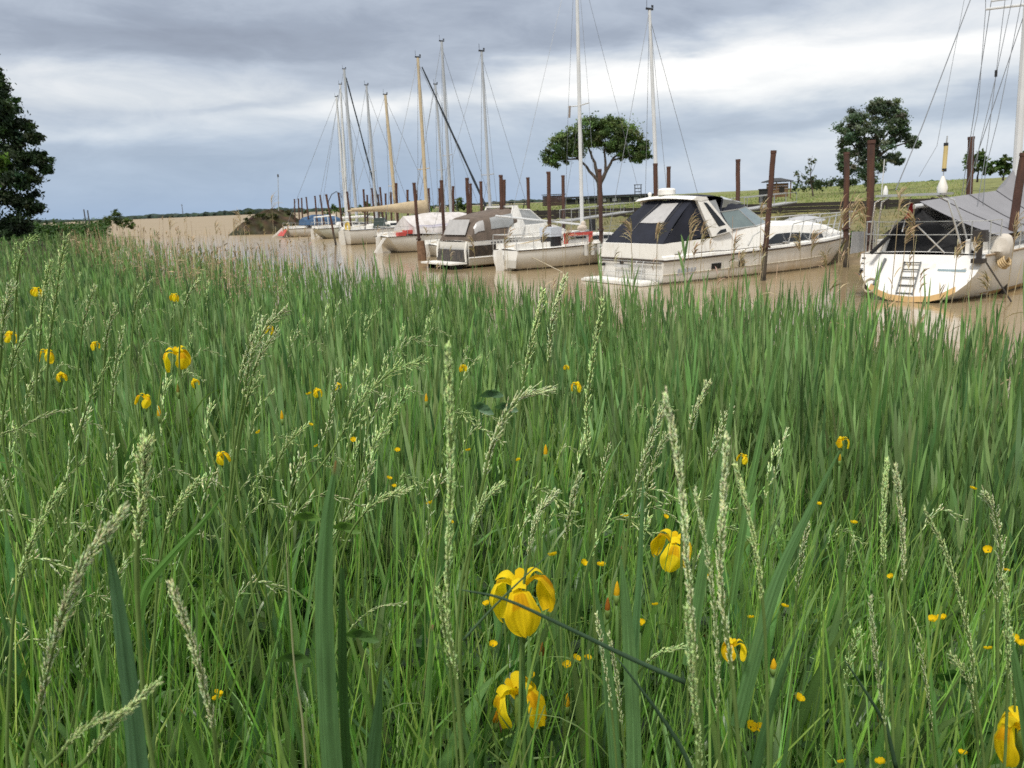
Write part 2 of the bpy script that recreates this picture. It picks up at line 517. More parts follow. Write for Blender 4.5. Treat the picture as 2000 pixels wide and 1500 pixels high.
def axis(segs):
    a = []
    for lo, hi, st in segs: a.append(np.arange(lo, hi, st))
    return np.concatenate(a)
gx = axis([(-4000, -400, 300), (-400, -100, 30), (-100, -40, 3), (-40, -14, 1.0), (-14, 12, .45), (12, 40, 1.0), (40, 120, 4), (120, 600, 40), (600, 5001, 400)])
gy = axis([(-60, -6, 9), (-6, 15, .45), (15, 62, .9), (62, 140, 2.5), (140, 400, 20), (400, 2600, 200)])
X, Y = np.meshgrid(gx, gy)
Z = height(X, Y)
nx, ny = len(gx), len(gy)
idx = np.arange(nx * ny).reshape(ny, nx)
gq = np.stack([idx[:-1, :-1], idx[:-1, 1:], idx[1:, 1:], idx[1:, :-1]], -1).reshape(-1, 4)
gv = np.stack([X, Y, Z], -1).reshape(-1, 3)
soil, mud, slope_c, field_c = np.array((.045, .048, .022)), np.array((.20, .155, .10)), np.array((.165, .155, .085)), np.array((.185, .20, .085))
i1, i2, i3 = inside(LAND1, X, Y), inside(LAND2, X, Y), inside(FIELD, X, Y)
gc = np.broadcast_to(mud, X.shape + (3,)).copy()
gc[i1] = soil
k = sm((Z - .15) / .7)[..., None]
gc = np.where((i2 & ~i3)[..., None], mud * (1 - k) + slope_c * k, gc)
gc = np.where(i3[..., None], field_c, gc)
m = bpy.data.materials.new('earth and turf'); m.use_nodes = True
t = NT(m.node_tree); b = m.node_tree.nodes['Principled BSDF']
at = t.n('ShaderNodeAttribute', attribute_name='tint')
co = t.n('ShaderNodeTexCoord').outputs['Object']
pn = t.noise(co, .35, 7, .65)
pn2 = t.noise(co, 3.0, 6, .65)
c = t.mix(1.0, at.outputs['Color'], t.ramp(pn, [(.3, (.72, .72, .7)), (.5, (1, 1, 1)), (.72, (1.3, 1.18, 1.0))]), 'MULTIPLY')
c = t.mix(1.0, c, t.ramp(pn2, [(.3, (.7, .72, .7)), (.7, (1.3, 1.28, 1.25))]), 'MULTIPLY')
t.set(b.inputs['Base Color'], c); b.inputs['Roughness'].default_value = .95; b.inputs['Specular IOR Level'].default_value = .1
bp = t.n('ShaderNodeBump'); bp.inputs['Distance'].default_value = .12; bp.inputs['Strength'].default_value = .7
t.link(pn2, bp.inputs['Height']); t.link(bp.outputs[0], b.inputs['Normal'])
ground = np_obj('ground', np_mesh('ground', gv, gq, gc.reshape(-1, 3), m))
ground['kind'] = 'structure'

# water ------------------------------------------------------------
m = bpy.data.materials.new('silty water'); m.use_nodes = True
t = NT(m.node_tree); b = m.node_tree.nodes['Principled BSDF']
co = t.n('ShaderNodeTexCoord').outputs['Object']
c = t.ramp(t.noise(t.mapping(co, scale=(.05, .12, 1)), 1.0, 5, .6), [(.3, (.265, .200, .112)), (.7, (.315, .240, .140))])
t.set(b.inputs['Base Color'], c); b.inputs['IOR'].default_value = 1.33
sp = t.n('ShaderNodeSeparateXYZ'); t.link(co, sp.inputs[0])
open_ = t.math('DIVIDE', t.math('SUBTRACT', t.math('SUBTRACT', sp.outputs[1], t.math('MULTIPLY', sp.outputs[0], .6)), 62.0), 90.0, clamp=True)   # wind-roughened estuary outside the sheltered channel
t.set(b.inputs['Roughness'], t.math('ADD', .10, t.math('MULTIPLY', open_, .38)))
t.set(b.inputs['Specular IOR Level'], t.math('SUBTRACT', .5, t.math('MULTIPLY', open_, .10)))
bp = t.n('ShaderNodeBump'); bp.inputs['Distance'].default_value = .03; bp.inputs['Strength'].default_value = .32
rip = t.math('ADD', t.noise(t.mapping(co, scale=(.9, 2.2, 1), rot=(0, 0, .35)), 1.0, 3, .5), t.math('MULTIPLY', t.noise(t.mapping(co, scale=(5, 9, 1), rot=(0, 0, -.2)), 1.0, 3, .5), .22))
t.link(rip, bp.inputs['Height']); t.link(bp.outputs[0], b.inputs['Normal'])
wa = MB(); wa.add([(-6000, -60, 0), (6000, -60, 0), (6000, 7000, 0), (-6000, 7000, 0)], [(0, 1, 2, 3)])
w_ob = wa.build('water', m, smooth=0); w_ob['kind'] = 'structure'

# far shore: a low wooded shore across the estuary --------------------
def wooded_ridge(name, d, x0, x1, step, h_fn, tint, depth=60, base=-1, rough_=.14):
    xs = np.arange(x0, x1, step); n = len(xs)
    hh = np.array([h_fn(x) for x in xs]) * (1 + rough_ * rng.normal(0, 1, n).clip(-1.5, 1.5))
    yy = d + 40 * np.sin(xs / 310.0) + rng.normal(0, depth * .06, n)
    rows = []
    for k, (fy, fz) in enumerate([(0, 0), (.02, .55), (.10, .9), (.3, 1.0), (.7, .8), (1.0, 0)]):
        jit = rng.normal(0, .06, n) if k in (1, 2, 3, 4) else 0
        rows.append(np.stack([xs + rng.normal(0, step * .2, n), yy + fy * depth, base + hh * np.clip(fz + jit, 0, 2)], 1))
    V = np.concatenate(rows); I = np.arange(6 * n).reshape(6, n)
    Q = np.stack([I[:-1, :-1], I[:-1, 1:], I[1:, 1:], I[1:, :-1]], -1).reshape(-1, 4)
    K = tints(len(V), [tint], .25)
    o = np_obj(name, np_mesh(name, V, Q, K, leaf_mat('distant woodland', rough=.9, trans=0, spec=.05), smooth=False))
    o['kind'] = 'structure'
    return o
wooded_ridge('far_shore', 2600, -2300, 2600, 7, lambda x: 12 + 3 * math.sin(x / 170) + 2 * math.sin(x / 61 + 1) - 4.5 * float(sm(np.array((x + 700) / 900))), (.040, .056, .045), depth=90)
wooded_ridge('hills', 640, 295, 560, 3.0, lambda x: 4.2 * math.exp(-((x - 352) / 30) ** 2) + 3.0 + .6 * math.sin(x / 21), (.045, .07, .05), depth=40, rough_=.06)

# slim masts on the far shore
for i, (px, h) in enumerate([(357, 21), (172, 15)]):
    p = P(px, 415, 2590)
    mb = MB(); mb.tube([(0, 0, 0), (0, 0, 8 + h)], 1.3, 5, .7)
    for z in (4 + h, 7 + h): mb.box((0, 0, z), (4, 1, .8))
    o = mb.build('signal_mast', mat('dark steel', (.09, .09, .095), .6), None)
    o.location = (p.x, 2590, 10)
    tag(o, ['slim dark mast rising above the wooded far shore', 'tiny dark mast above the far shore beside the left green bank'][i], 'mast', 'masts on the far shore')

# mud and rubble mound closing the mooring line -------------------------
def mound(name, c, rx, ry, h, seed):
    r2 = np.random.default_rng(seed)
    a = np.linspace(0, 2 * np.pi, 41)[:-1]; rr = np.linspace(0, 1, 12)
    V = []
    for r in rr:
        for t_ in a:
            k = 1 + .14 * math.sin(3 * t_ + seed) + .09 * math.sin(7 * t_)
            z = h * (1 - r ** 1.8) + r2.normal(0, .13) * (1 - r * .5) - .3 * r
            V.append((c[0] + rx * r * k * math.cos(t_), c[1] + ry * r * k * math.sin(t_), c[2] + z))
    V = np.array(V); n = 40
    Q = [(i * n + k, i * n + (k + 1) % n, (i + 1) * n + (k + 1) % n, (i + 1) * n + k) for i in range(11) for k in range(n)]
    K = tints(len(V), [(.040, .034, .022), (.045, .045, .022), (.065, .05, .034)], .25)
    o = np_obj(name, np_mesh(name, V, np.array(Q), K, leaf_mat('rough mud', .95, 0, .05), smooth=False))
    o['kind'] = 'structure'; return o
mound('mud_bank', (-31.2, 114, 0), 5.6, 6, 3.1, 4)

# scrub on the mound and along the far slope
def leaf_cloud(centres, radii, n, size, cols, squash=.8, jitter=.25):
    centres = np.asarray(centres, float); radii = np.asarray(radii, float)
    k = rng.integers(0, len(centres), n)
    v = rng.normal(0, 1, (n, 3)); v /= np.linalg.norm(v, axis=1, keepdims=True)
    r = np.abs(rng.normal(0, .52, (n, 1))) * radii[k][:, None]
    p = centres[k] + v * r * np.array([1, 1, squash])
    a = rng.normal(0, 1, (n, 3)); a /= np.linalg.norm(a, axis=1, keepdims=True)
    bb = np.cross(a, rng.normal(0, 1, (n, 3))); bb /= np.linalg.norm(bb, axis=1, keepdims=True)
    s = (size * rng.uniform(.6, 1.4, n))[:, None]
    V = np.stack([p - a * s, p + bb * s * .5, p + a * s, p - bb * s * .5], 1).reshape(-1, 3)
    Q = np.arange(n * 4).reshape(-1, 4)
    ct = tints(len(centres), cols, jitter)
    K = np.repeat(ct[k] * (1 + rng.normal(0, .15, (n, 1))), 4, 0).clip(.003, 1)
    return V, Q, K

# timber edging wall of the field: top rail, planks one by one, posts -----------
wall_root = empty('edging_wall', 'long low dark timber wall edging the grass field behind the moorings', 'wall')
plank_m = mat('tarred timber', (.032, .026, .022), .8, var=.4, vscale=2, bump=.4)
pts = WALL[1:8]
planks = []
for (x0, y0), (x1, y1) in zip(pts[:-1], pts[1:]):
    L = math.hypot(x1 - x0, y1 - y0); nseg = max(1, round(L / 2.4)); a = math.atan2(y1 - y0, x1 - x0)
    for i in range(nseg):
        f = (i + .5) / nseg
        planks.append((x0 + (x1 - x0) * f, y0 + (y1 - y0) * f, L / nseg, a))
bd = MB(); bd.box((0, 0, 0), (1, .07, .185)); bd_me = None
for i, (x, y, L, a) in enumerate(planks):
    for k in range(3):
        if bd_me is None:
            o = bd.build('plank', plank_m, wall_root, smooth=0); bd_me = o.data
        else:
            o = bpy.data.objects.new('plank', bd_me); C.objects.link(o); o.parent = wall_root
        o.location = (x, y + random.uniform(-.02, .02), 1.57 + k * .195 + random.uniform(-.015, .015)); o.rotation_euler = (random.uniform(-.03, .03), random.uniform(-.006, .006), a)
        o.scale = (L - .03, 1, 1)
ps = MB(); ps.box((0, 0, 0), (.14, .14, .9), taper=.92); ps_me = ps.build('post', plank_m, wall_root, smooth=0)
ps_me.location = (planks[0][0], planks[0][1] - .11, 1.65)
for (x, y, L, a) in planks[1:]:
    o = bpy.data.objects.new('post', ps_me.data); C.objects.link(o); o.parent = wall_root
    o.location = (x - math.sin(-a) * .0 - .5 * L * math.cos(a), y - .5 * L * math.sin(a) - .11, 1.65)

# ================================================================== TREES
bark = mat('bark', (.075, .058, .045), .9, var=.35, vscale=5, bump=.6)
crown_m = leaf_mat('tree leaves', .55, .25, .25)
def tree(name, label, px, d, zb, blobs, limbs, n, size, cols, per=14, group=None, trunk_r=.28, jit=.28):
    """blobs: (dx, dz, r) in metres from the foot, seen from the bank; each is given depth of its own"""
    p = P(px, 400, d)
    root = empty(name, label, 'tree', (p.x, d, zb), 0, group)
    for i, l in enumerate(limbs):
        mb = MB()
        pp = [Vector((q[0], q[1] if len(q) == 4 else 0, q[-2])) for q in l]
        # smooth the limb by subdividing with a little wander
        fin = []
        for a_, b_ in zip(pp[:-1], pp[1:]):
            for s_ in range(4):
                w = (b_ - a_).length * .035
                fin.append(a_.lerp(b_, s_ / 4) + (Vector((random.uniform(-w, w), random.uniform(-w, w), 0)) if s_ else Vector()))
        fin.append(pp[-1])
        r0, r1 = l[0][-1], l[-1][-1]
        mb.tube(fin, [r0 + (r1 - r0) * (j / (len(fin) - 1)) ** .7 for j in range(len(fin))], 7)
        mb.build('trunk' if i == 0 else 'limb', bark, root)
    cs, rs = [], []
    for (bx, bz, r) in blobs:
        for _ in range(per):
            v = Vector((random.gauss(0, 1), random.gauss(0, 1), random.gauss(0, 1))).normalized()
            q = random.uniform(.35, 1.0)
            cs.append((bx + v.x * r * q, v.y * r * 1.25 * q, bz + v.z * r * .85 * q)); rs.append(r * random.uniform(.28, .62))
    V, Q, K = leaf_cloud(cs, rs, n, size, cols, .75, jit)
    np_obj('crown', np_mesh('crown', V, Q, K, crown_m, smooth=False), root)['kind'] = 'stuff'
    return root

# flat-topped tree in the middle of the field (27 px to the metre)
tree('field_tree', 'flat topped spreading tree with forked dark trunk in the middle of the field', 1173, 60, 2.2,
     [(-3.6, 3.55, .75), (-2.9, 4.2, .9), (-1.9, 4.8, 1.0), (-.7, 5.25, .95), (.5, 5.2, 1.0), (1.6, 5.0, .95), (2.3, 4.4, .95), (2.9, 3.7, .7), (-1.0, 4.2, .9), (.9, 4.1, .9), (-2.4, 3.5, .55), (1.9, 3.5, .6), (-.1, 5.6, .55), (-1.3, 5.2, .8), (1.1, 5.4, .8), (-2.3, 4.6, .8), (2.0, 4.8, .8), (-.4, 4.7, .9), (3.05, 4.1, .5), (-3.2, 3.2, .5), (-1.6, 3.9, .7), (.3, 4.5, .9), (1.5, 4.1, .7), (2.6, 3.2, .55), (3.2, 3.4, .45)],
     [[(.0, -.3, .26), (-.05, 1.0, .21), (-.12, 1.9, .16)], [(-.1, 1.6, .14), (-.9, 2.7, .09), (-1.6, 3.4, .06), (-2.7, 3.9, .03)], [(-.1, 1.8, .17), (-.35, 3.0, .11), (-.9, 4.3, .06)],
      [(-.05, 1.5, .18), (.5, 2.5, .14), (1.0, 3.3, .09), (2.1, 4.0, .04)], [(.4, 2.3, .12), (.35, 3.5, .08), (.4, 4.6, .04)], [(.9, 3.1, .08), (1.8, 3.3, .05), (2.6, 3.6, .03)], [(-1.5, 3.3, .07), (-2.6, 3.3, .05), (-3.3, 3.5, .03)]],
     62000, .080, [(.10, .155, .050), (.075, .125, .040), (.13, .185, .065)], per=15)
# grey-green tree on the right (23 px to the metre)
tree('grey_tree', 'dense rounded grey green tree standing behind the tall piles at right', 1700, 70, 2.7,
     [(-2.1, 4.9, .9), (-2.2, 3.8, .85), (-2.2, 2.6, .8), (-2.0, 1.6, .75), (-1.2, 5.7, 1.0), (-.1, 6.3, .95), (.9, 6.3, .9), (1.8, 5.6, .95), (2.3, 4.7, .85), (-.9, 4.4, 1.2), (.6, 4.9, 1.2), (-.9, 3.0, 1.2), (.6, 3.5, 1.1), (1.9, 3.9, .7), (3.0, 3.6, .6), (3.5, 3.3, .4), (-.6, 1.6, 1.0), (.5, 1.9, .8), (1.6, 2.3, .6), (2.2, 2.0, .35), (-.2, .8, .7)],
     [[(-.1, -.3, .34), (0, 1.5, .28), (.1, 3.0, .2), (.2, 5.5, .06)], [(0, 1.4, .2), (-1.0, 2.6, .1), (-1.8, 3.6, .05)], [(.1, 2.2, .18), (1.2, 3.0, .1), (2.8, 3.5, .04)], [(.1, 2.8, .15), (1.2, 4.4, .05)], [(0, 2.5, .14), (-1.0, 4.4, .05)]],
     60000, .10, [(.10, .135, .085), (.08, .112, .07), (.145, .18, .125)], per=15)
# large dark tree at the left edge of the frame (27 px to the metre)
tree('dark_tree', 'large dark broadleaf tree filling the left edge of the photo', -12, 60, 1.1,
     [(0.40, 13.05, 1.08), (-0.60, 12.38, 1.51), (0.70, 11.47, 1.30), (1.30, 10.24, 1.30), (-0.40, 10.35, 1.94), (1.90, 9.11, 1.19), (0.00, 8.55, 2.16), (2.60, 7.76, 1.08), (3.60, 7.31, 0.59), (2.60, 6.30, 1.19), (3.70, 5.85, 0.65), (4.05, 5.29, 0.38), (0.50, 6.30, 2.16), (2.20, 4.84, 1.19), (1.90, 3.38, 1.08), (2.70, 2.70, 0.65), (0.30, 4.05, 2.16), (0.60, 1.91, 1.84), (1.50, 1.35, 0.97), (-2.20, 9.56, 1.94), (-2.60, 6.75, 2.27), (-2.40, 3.60, 2.16)],
     [[(-.4, -.4, .45), (-.2, 3, .36), (-.3, 7, .2), (0, 11, .06)], [(-.2, 3, .2), (1.4, 4.6, .1), (3.2, 5.2, .04)], [(-.2, 5, .18), (1.2, 6.4, .1), (2.8, 6.9, .04)], [(-.3, 4, .2), (-1.8, 6, .08)]],
     70000, .135, [(.032, .058, .024), (.042, .072, .030), (.025, .046, .021)], per=16)
tree('bright_tree', 'lighter green leafy branch reaching in at the left edge before the dark tree', -95, 30, 1.2,
     [(1.75, 3.6, .42), (1.55, 4.1, .42), (1.5, 3.1, .4), (.7, 3.6, .8), (0, 4.4, 1.0), (-.4, 3, .9), (1.2, 2.6, .4)],
     [[(0, -.3, .16), (.05, 2, .12), (0, 4.2, .05)], [(.05, 1.8, .08), (.9, 2.9, .05), (1.7, 3.5, .02)]],
     6000, .075, [(.055, .11, .016), (.075, .14, .02)], per=14)
# thin sapling, bushes
tree('sapling', 'thin half bare sapling standing between the hut and the grey tree', 1580, 66, 2.55,
     [(-.9, 1.3, .42), (-.5, .9, .45), (-.2, 1.7, .4), (.1, 2.3, .35), (-.9, .7, .35), (.3, 1.0, .3)],
     [[(.3, -.3, .07), (.1, .9, .05), (-.2, 2.6, .015)], [(.1, .8, .03), (-.7, 1.5, .012)], [(0, 1.2, .03), (.5, 2.3, .01)], [(.0, 1.5, .03), (.15, 2.75, .008)], [(.1, .6, .03), (-1.0, 1.0, .01)]],
     700, .085, [(.10, .13, .075), (.13, .16, .10)], per=9)
for i, (px, d, zb, bl, n, lab) in enumerate([
    (1905, 58, 2.95, [(-.6, 1.3, .5), (0, 1.5, .5), (.6, 1.0, .5), (-.3, .8, .5), (.9, .6, .45)], 2600, 'dark leafy bush behind the pile left of the tall right mast'),
    (1955, 60, 3.0, [(-.4, .9, .4), (0, 1.15, .4), (.4, .8, .4), (0, .6, .45)], 2200, 'small round pale bush just left of the tall right mast'),
    (2010, 55, 3.0, [(-.3, 1.2, .5), (.2, 1.7, .6), (0, .7, .5)], 2200, 'bush at the right edge of the photo behind the mast'),
    (895, 86, 2.1, [(-.5, .7, .55), (.2, .9, .6), (.7, .5, .5), (0, .4, .5)], 2200, 'rounded green bush behind the dark slanting furled sail'),
    (815, 98, 1.9, [(-1.6, .6, .6), (-.6, .9, .7), (.5, .8, .7), (1.5, .6, .6)], 2600, 'low green bush right behind the pale wooden mast'),
    (728, 104, 2.0, [(-1.4, .6, .6), (-.5, 1.0, .7), (.5, .9, .7), (1.3, .5, .55)], 2600, 'low green bush behind the leftmost group of tall masts'),
    (655, 108, 1.9, [(-1.0, .5, .5), (0, .9, .6), (.9, .6, .5)], 2000, 'bright green bush beyond the blue covered boat'),
    (222, 128, 1.2, [(-1.6, .9, .9), (-.4, 1.5, 1.1), (.9, 1.1, 1.0), (.2, 2.3, .8), (2.0, .6, .8)], 9000, 'upright green bush at the river end of the left bank'),
]):
    tree('bush', lab, px, d, zb, bl, [[(0, -.2, .08), (.05, .5, .05), (0, 1.1, .02)]], n, .11, [(.07, .115, .03), (.055, .09, .028), (.09, .14, .04)], per=10, group='bushes along the banks')

# hedge line and left-bank scrub: uncountable
cs = [(x, 76 + random.uniform(-2, 2), 2.75 + random.uniform(.1, .75)) for x in np.linspace(26.5, 32.5, 26)]
V, Q, K = leaf_cloud(cs, [random.uniform(.3, .6) for _ in cs], 3200, .12, [(.045, .07, .03), (.06, .085, .04)])
o = np_obj('hedge', np_mesh('hedge', V, Q, K, crown_m, False)); o['kind'] = 'stuff'; tag(o, 'low dark hedge along the field beside the grey tree', 'hedge')
cs, rs = [], []
for _ in range(420):
    d = random.uniform(74, 135); f = random.random()
    x = -d * (.462 + f * .25)
    if inside(LAND1, np.array([x]), np.array([d]))[0]:
        cs.append((x, d, 1.0 + random.uniform(0, 1.6) * (0.6 + .4 * f))); rs.append(random.uniform(.6, 1.3))
V, Q, K = leaf_cloud(cs, rs, 42000, .15, [(.045, .095, .022), (.035, .075, .02), (.065, .12, .03)], .9)
o = np_obj('bank_scrub', np_mesh('bank_scrub', V, Q, K, crown_m, False)); o['kind'] = 'stuff'; tag(o, 'dense green scrub covering the left river bank', 'scrub')
cs = [(-31.2 + random.gauss(0, 2.0), 113 + random.gauss(0, 2.0), random.uniform(1.9, 2.9)) for _ in range(30)] 
V, Q, K = leaf_cloud(cs, [random.uniform(.3, .7) for _ in cs], 2600, .16, [(.06, .06, .028), (.08, .07, .04), (.05, .06, .025)], .6)
o = np_obj('mud_bank_growth', np_mesh('mud_bank_growth', V, Q, K, crown_m, False)); o['kind'] = 'stuff'; tag(o, 'brown weeds growing on the mud bank at the end of the moorings', 'weeds')

# ================================================================== STRUCTURES ON THE FIELD
wood_b = mat('brown boards', (.17, .095, .05), .8, var=.3, vscale=4, bump=.3)
roof_d = mat('dark roofing', (.035, .037, .04), .7, var=.25)
black_w = mat('black stained timber', (.022, .022, .024), .75, var=.3)
pale_w = mat('pale weathered panel', (.36, .37, .36), .6, var=.2)
# kiosk hut
p = P(1518, 377, 58)
hut = empty('hut', 'small brown wooden hut with dark overhanging roof on the field', 'hut', (p.x, 58, 2.3), R(24))
for s in (-1, 1):
    for i in range(5):
        MB().box((0, s * .5, .11 + i * .185), (.98, .05, .17)).build('wall_board', wood_b, hut, 0)
        MB().box((s * .5, 0, .11 + i * .185), (.05, .93, .17)).build('wall_board', wood_b, hut, 0)
MB().box((-.1, -.545, .52), (.42, .03, .34)).build('hatch', mat('dark opening', (.02, .017, .014), .8), hut, 0)
mb = MB(); mb.loft([[(-.78, -.72, 1.02), (.78, -.72, 1.02), (.78, .72, 1.02), (-.78, .72, 1.02)], [(-.78, -.72, 1.08), (.78, -.72, 1.08), (.78, .72, 1.08), (-.78, .72, 1.08)], [(-.2, -.06, 1.3), (.2, -.06, 1.3), (.2, .06, 1.3), (-.2, .06, 1.3)]], closed=True, cap0=True, cap1=True)
mb.build('roof', roof_d, hut, 20)
for sx in (-.62, .62): MB().tube([(sx, -.6, -.1), (sx, -.6, 1.03)], .04, 6).build('post', wood_b, hut)
p = P(1493, 385, 52)
o = MB().box((0, 0, .34), (.5, .45, .78)).box((0, 0, .76), (.56, .5, .07)).build('meter_cabinet', black_w, None, 0); o.location = (p.x, 52, 2.1); o.rotation_euler = (0, 0, .4)
tag(o, 'small black cabinet standing on the grass left of the brown hut', 'cabinet')
# square dark box building
p = P(1081, 380, 74)
bx = empty('shed', 'squat dark square shed left of the flat topped tree', 'shed', (p.x, 74, 2.25), R(6))
for i in range(6):
    MB().box((0, 0, .1 + i * .145), (1.72, 1.5, .135)).build('wall_board', mat('dark red boards', (.05, .028, .024), .8, var=.3), bx, 0)
MB().box((0, 0, .98), (1.86, 1.64, .06)).build('roof', roof_d, bx, 0)
# long low pavilion with pale panels behind the tree
p = P(1190, 378, 78)
pav = empty('pavilion', 'long low black barrier building with pale panels behind the flat topped tree', 'pavilion', (p.x, 78, 2.3), R(-6))
MB().box((-.1, 0, .62), (8.6, 1.6, .16)).build('roof', black_w, pav, 0)
for i in range(9):
    x = -4.0 + i * .98
    MB().box((x, -.68, .27), (.12, .12, .56)).build('post', black_w, pav, 0)
    if i < 8:
        MB().box((x + .49, -.55, .25), (.82, .06, .5)).build('panel', black_w, pav, 0)
        if i in (1, 3, 4, 6): MB().box((x + .55, -.60, .3), (.42, .03, .26)).build('pane', pale_w, pav, 0)
# frame standing on it
fr = empty('lookout_frame', 'small black open timber frame standing on the long low pavilion', 'frame', (P(1246, 370, 78).x, 78, 3.0), R(-6))
for s in (-.28, .28): MB().box((s, 0, .42), (.08, .08, .84)).build('post', black_w, fr, 0)
for z in (.2, .5, .82): MB().box((0, 0, z), (.60 if z < .8 else .74, .065, .07)).build('rail', black_w, fr, 0)
# picnic tables
def picnic(px, d, lab, rz):
    p = P(px, 392, d)
    r = empty('picnic_table', lab, 'picnic table', (p.x, d, 2.05), rz, 'picnic tables on the field')
    for i in range(4): MB().box((0, -.3 + i * .2, .76), (1.9, .18, .05)).build('board', mat('grey oak', (.16, .15, .135), .8, var=.25), r, 0)
    for s in (-1, 1):
        MB().box((0, s * .72, .45), (1.9, .26, .05)).build('bench', mat('grey oak', (.16, .15, .135)), r, 0)
        mb = MB(); mb.tube([(s * .7, -.8, 0), (s * .7, -.2, .74)], .05, 5); mb.tube([(s * .7, .8, 0), (s * .7, .2, .74)], .05, 5); mb.box((s * .7, 0, .42), (.06, 1.6, .1))
        mb.build('trestle', black_w, r)
picnic(962, 75, 'grey picnic table on the field between the two grey masts', .2)
picnic(1012, 80, 'picnic table farther off, left of the dark square shed', -.3)
# gangways from the field wall down to the moorings
alu = mat('weathered aluminium', (.42, .42, .41), .45, metal=.3, var=.15)
def gangway(label, a, b_, w=.55):
    a, b_ = Vector(a), Vector(b_)
    r = empty('gangway', label, 'gangway', a, 0, 'gangways to the moorings')
    d = b_ - a; dn = d.normalized(); sd = Vector((-dn.y, dn.x, 0)).normalized()
    n = max(4, int(d.length / .5))
    me = None
    for i in range(n):
        q = d * ((i + .5) / n)
        M3 = Matrix((dn, sd, dn.cross(sd))).transposed()
        if me is None:
            o = MB().box((0, 0, 0), (d.length / n - .04, w, .04)).build('tread', alu, r, 0); me = o.data
        else:
            o = bpy.data.objects.new('tread', me); C.objects.link(o); o.parent = r
        o.location = q; o.rotation_euler = M3.to_euler()
    for s in (-1, 1):
        MB().tube([sd * s * w / 2, d + sd * s * w / 2], .045, 6).build('beam', alu, r)
        mb = MB(); mb.tube([sd * s * w / 2 + Vector((0, 0, .5)), d + sd * s * w / 2 + Vector((0, 0, .5))], .018, 5)
        for i in range(5):
            q = d * (i / 4) + sd * s * w / 2; mb.tube([q, q + Vector((0, 0, .5))], .014, 5)
        mb.build('handrail', alu, r)
gangway('grey metal gangway sloping down behind the cruiser foredeck to the wall', P(1440, 412, 34), P(1545, 395, 44.5))
gangway('grey gangway behind the red decked sailing boat', P(1105, 432, 38), P(1228, 413, 48))
# upturned skiff on the grass
p0, p1 = P(1532, 409, 41), P(1612, 399, 41.5)
sk = MB(); n = 9; secs = []
L_ = (p1 - p0).length
for i in range(n + 1):
    s = i / n; wd = .55 * math.sin(math.pi * min(1, .12 + s * .86)) ** .6
    secs.append([(s * L_, wd * math.cos(a), .04 + .42 * (wd / .55) * math.sin(a)) for a in np.linspace(0, math.pi, 9)])
sk.loft(secs, cap0=True, cap1=True)
skr = empty('skiff', 'grey upturned skiff lying on the grass slope behind the cruiser', 'skiff', (p0.x, 41, float(height(p0.x, 41)) + .02), .05)
sk.build('hull', mat('grey gelcoat', (.40, .41, .42), .5), skr)
MB().tube([(0, 0, .47), (L_ * .5, 0, .5), (L_, 0, .2)], .025, 6).build('keel', mat('grey oak', (.16, .15, .135)), skr)
# slim pole with lamp at the end of the mud bank, two marker posts on the left bank
p = P(547, 415, 114)
r = empty('beacon_pole', 'slim grey pole with small lamp on the mud bank end', 'pole', (p.x, 113, 2.2))
tp = P(543, 345, 113) - Vector((p.x, 113, 2.2))
MB().tube([(0, 0, -.4), tp], .06, 6, .035).build('pole', alu, r)
MB().tube([tp + Vector((0, 0, -.05)), tp + Vector((0, 0, .3))], .11, 8).build('lamp', mat('dark steel', (.09, .09, .095)), r)
for px, lab in ((166, 'left of two thin dark marker posts on the left bank'), (173, 'right of two thin dark marker posts on the left bank')):
    p = P(px, 425, 118); tp = P(px - 1.5, 409 + (px - 166) * .2, 118)
    o = MB().tube([(0, 0, 0), Vector((0, 0, tp.z - 1.0))], .11, 6, .09).build('marker_post', mat('dark steel', (.09, .09, .095)), None)
    o.location = (p.x, 118, 1.0); tag(o, lab, 'post', 'marker posts')
# ================================================================== BOATS
gel = lambda: hull_mat('white gelcoat muddy', (.78, .765, .72), (.40, .31, .19), .0, .62, .65)
deck_w = mat('white deck', (.80, .785, .74), .45, var=.05, col2=(.48, .42, .32), streak=.10)
deck_c = mat('cream deck', (.66, .61, .50), .5, var=.08, col2=(.33, .27, .19), streak=.25)
navy = mat('navy canvas', (.012, .014, .024), .85, var=.3, vscale=2, bump=.15, bscale=9)
grey_canvas = mat('grey boat cover', (.235, .235, .25), .75, var=.10, vscale=1.2, bump=.3, bscale=3)
brown_canvas = mat('stained brown canvas', (.17, .13, .105), .85, var=.35, vscale=1.8, col2=(.08, .065, .05), streak=.35, bump=.2, bscale=8)
tan_canvas = mat('tan sail cover', (.46, .37, .24), .8, var=.15, bump=.3, bscale=5)
tarp_w = mat('pale tarpaulin', (.60, .57, .56), .7, var=.10, vscale=1.5, bump=.35, bscale=4, col2=(.34, .30, .25), streak=.2)
vinyl = mat('cloudy vinyl window', (.40, .39, .38), .3, var=.12, vscale=4)
vinyl_s = mat('clear vinyl window', (.30, .31, .31), .15, var=.2, vscale=3, spec=.6)
glass_d = mat('dark glazing', (.015, .018, .022), .22, spec=.35, var=.2)
glass_g = mat('greenish windscreen glass', (.15, .20, .20), .06, spec=.7, var=.1)
steel = mat('stainless tube', (.62, .62, .60), .3, metal=.7, var=.1)
mast_w = mat('white painted mast', (.62, .63, .63), .4, var=.05)
mast_a = mat('grey alloy mast', (.40, .42, .44), .4, var=.06)
mast_t = mat('varnished wooden mast', (.50, .41, .27), .45, var=.12)
black_p = mat('black plastic', (.018, .018, .02), .5, var=.2)
rub_dk = mat('dark rubbing strake', (.07, .055, .045), .6, var=.3)
rust = mat('rusted steel', (.085, .042, .032), .9, var=.4, vscale=3.5, col2=(.045, .028, .024), streak=.45, bump=.5, bscale=25)
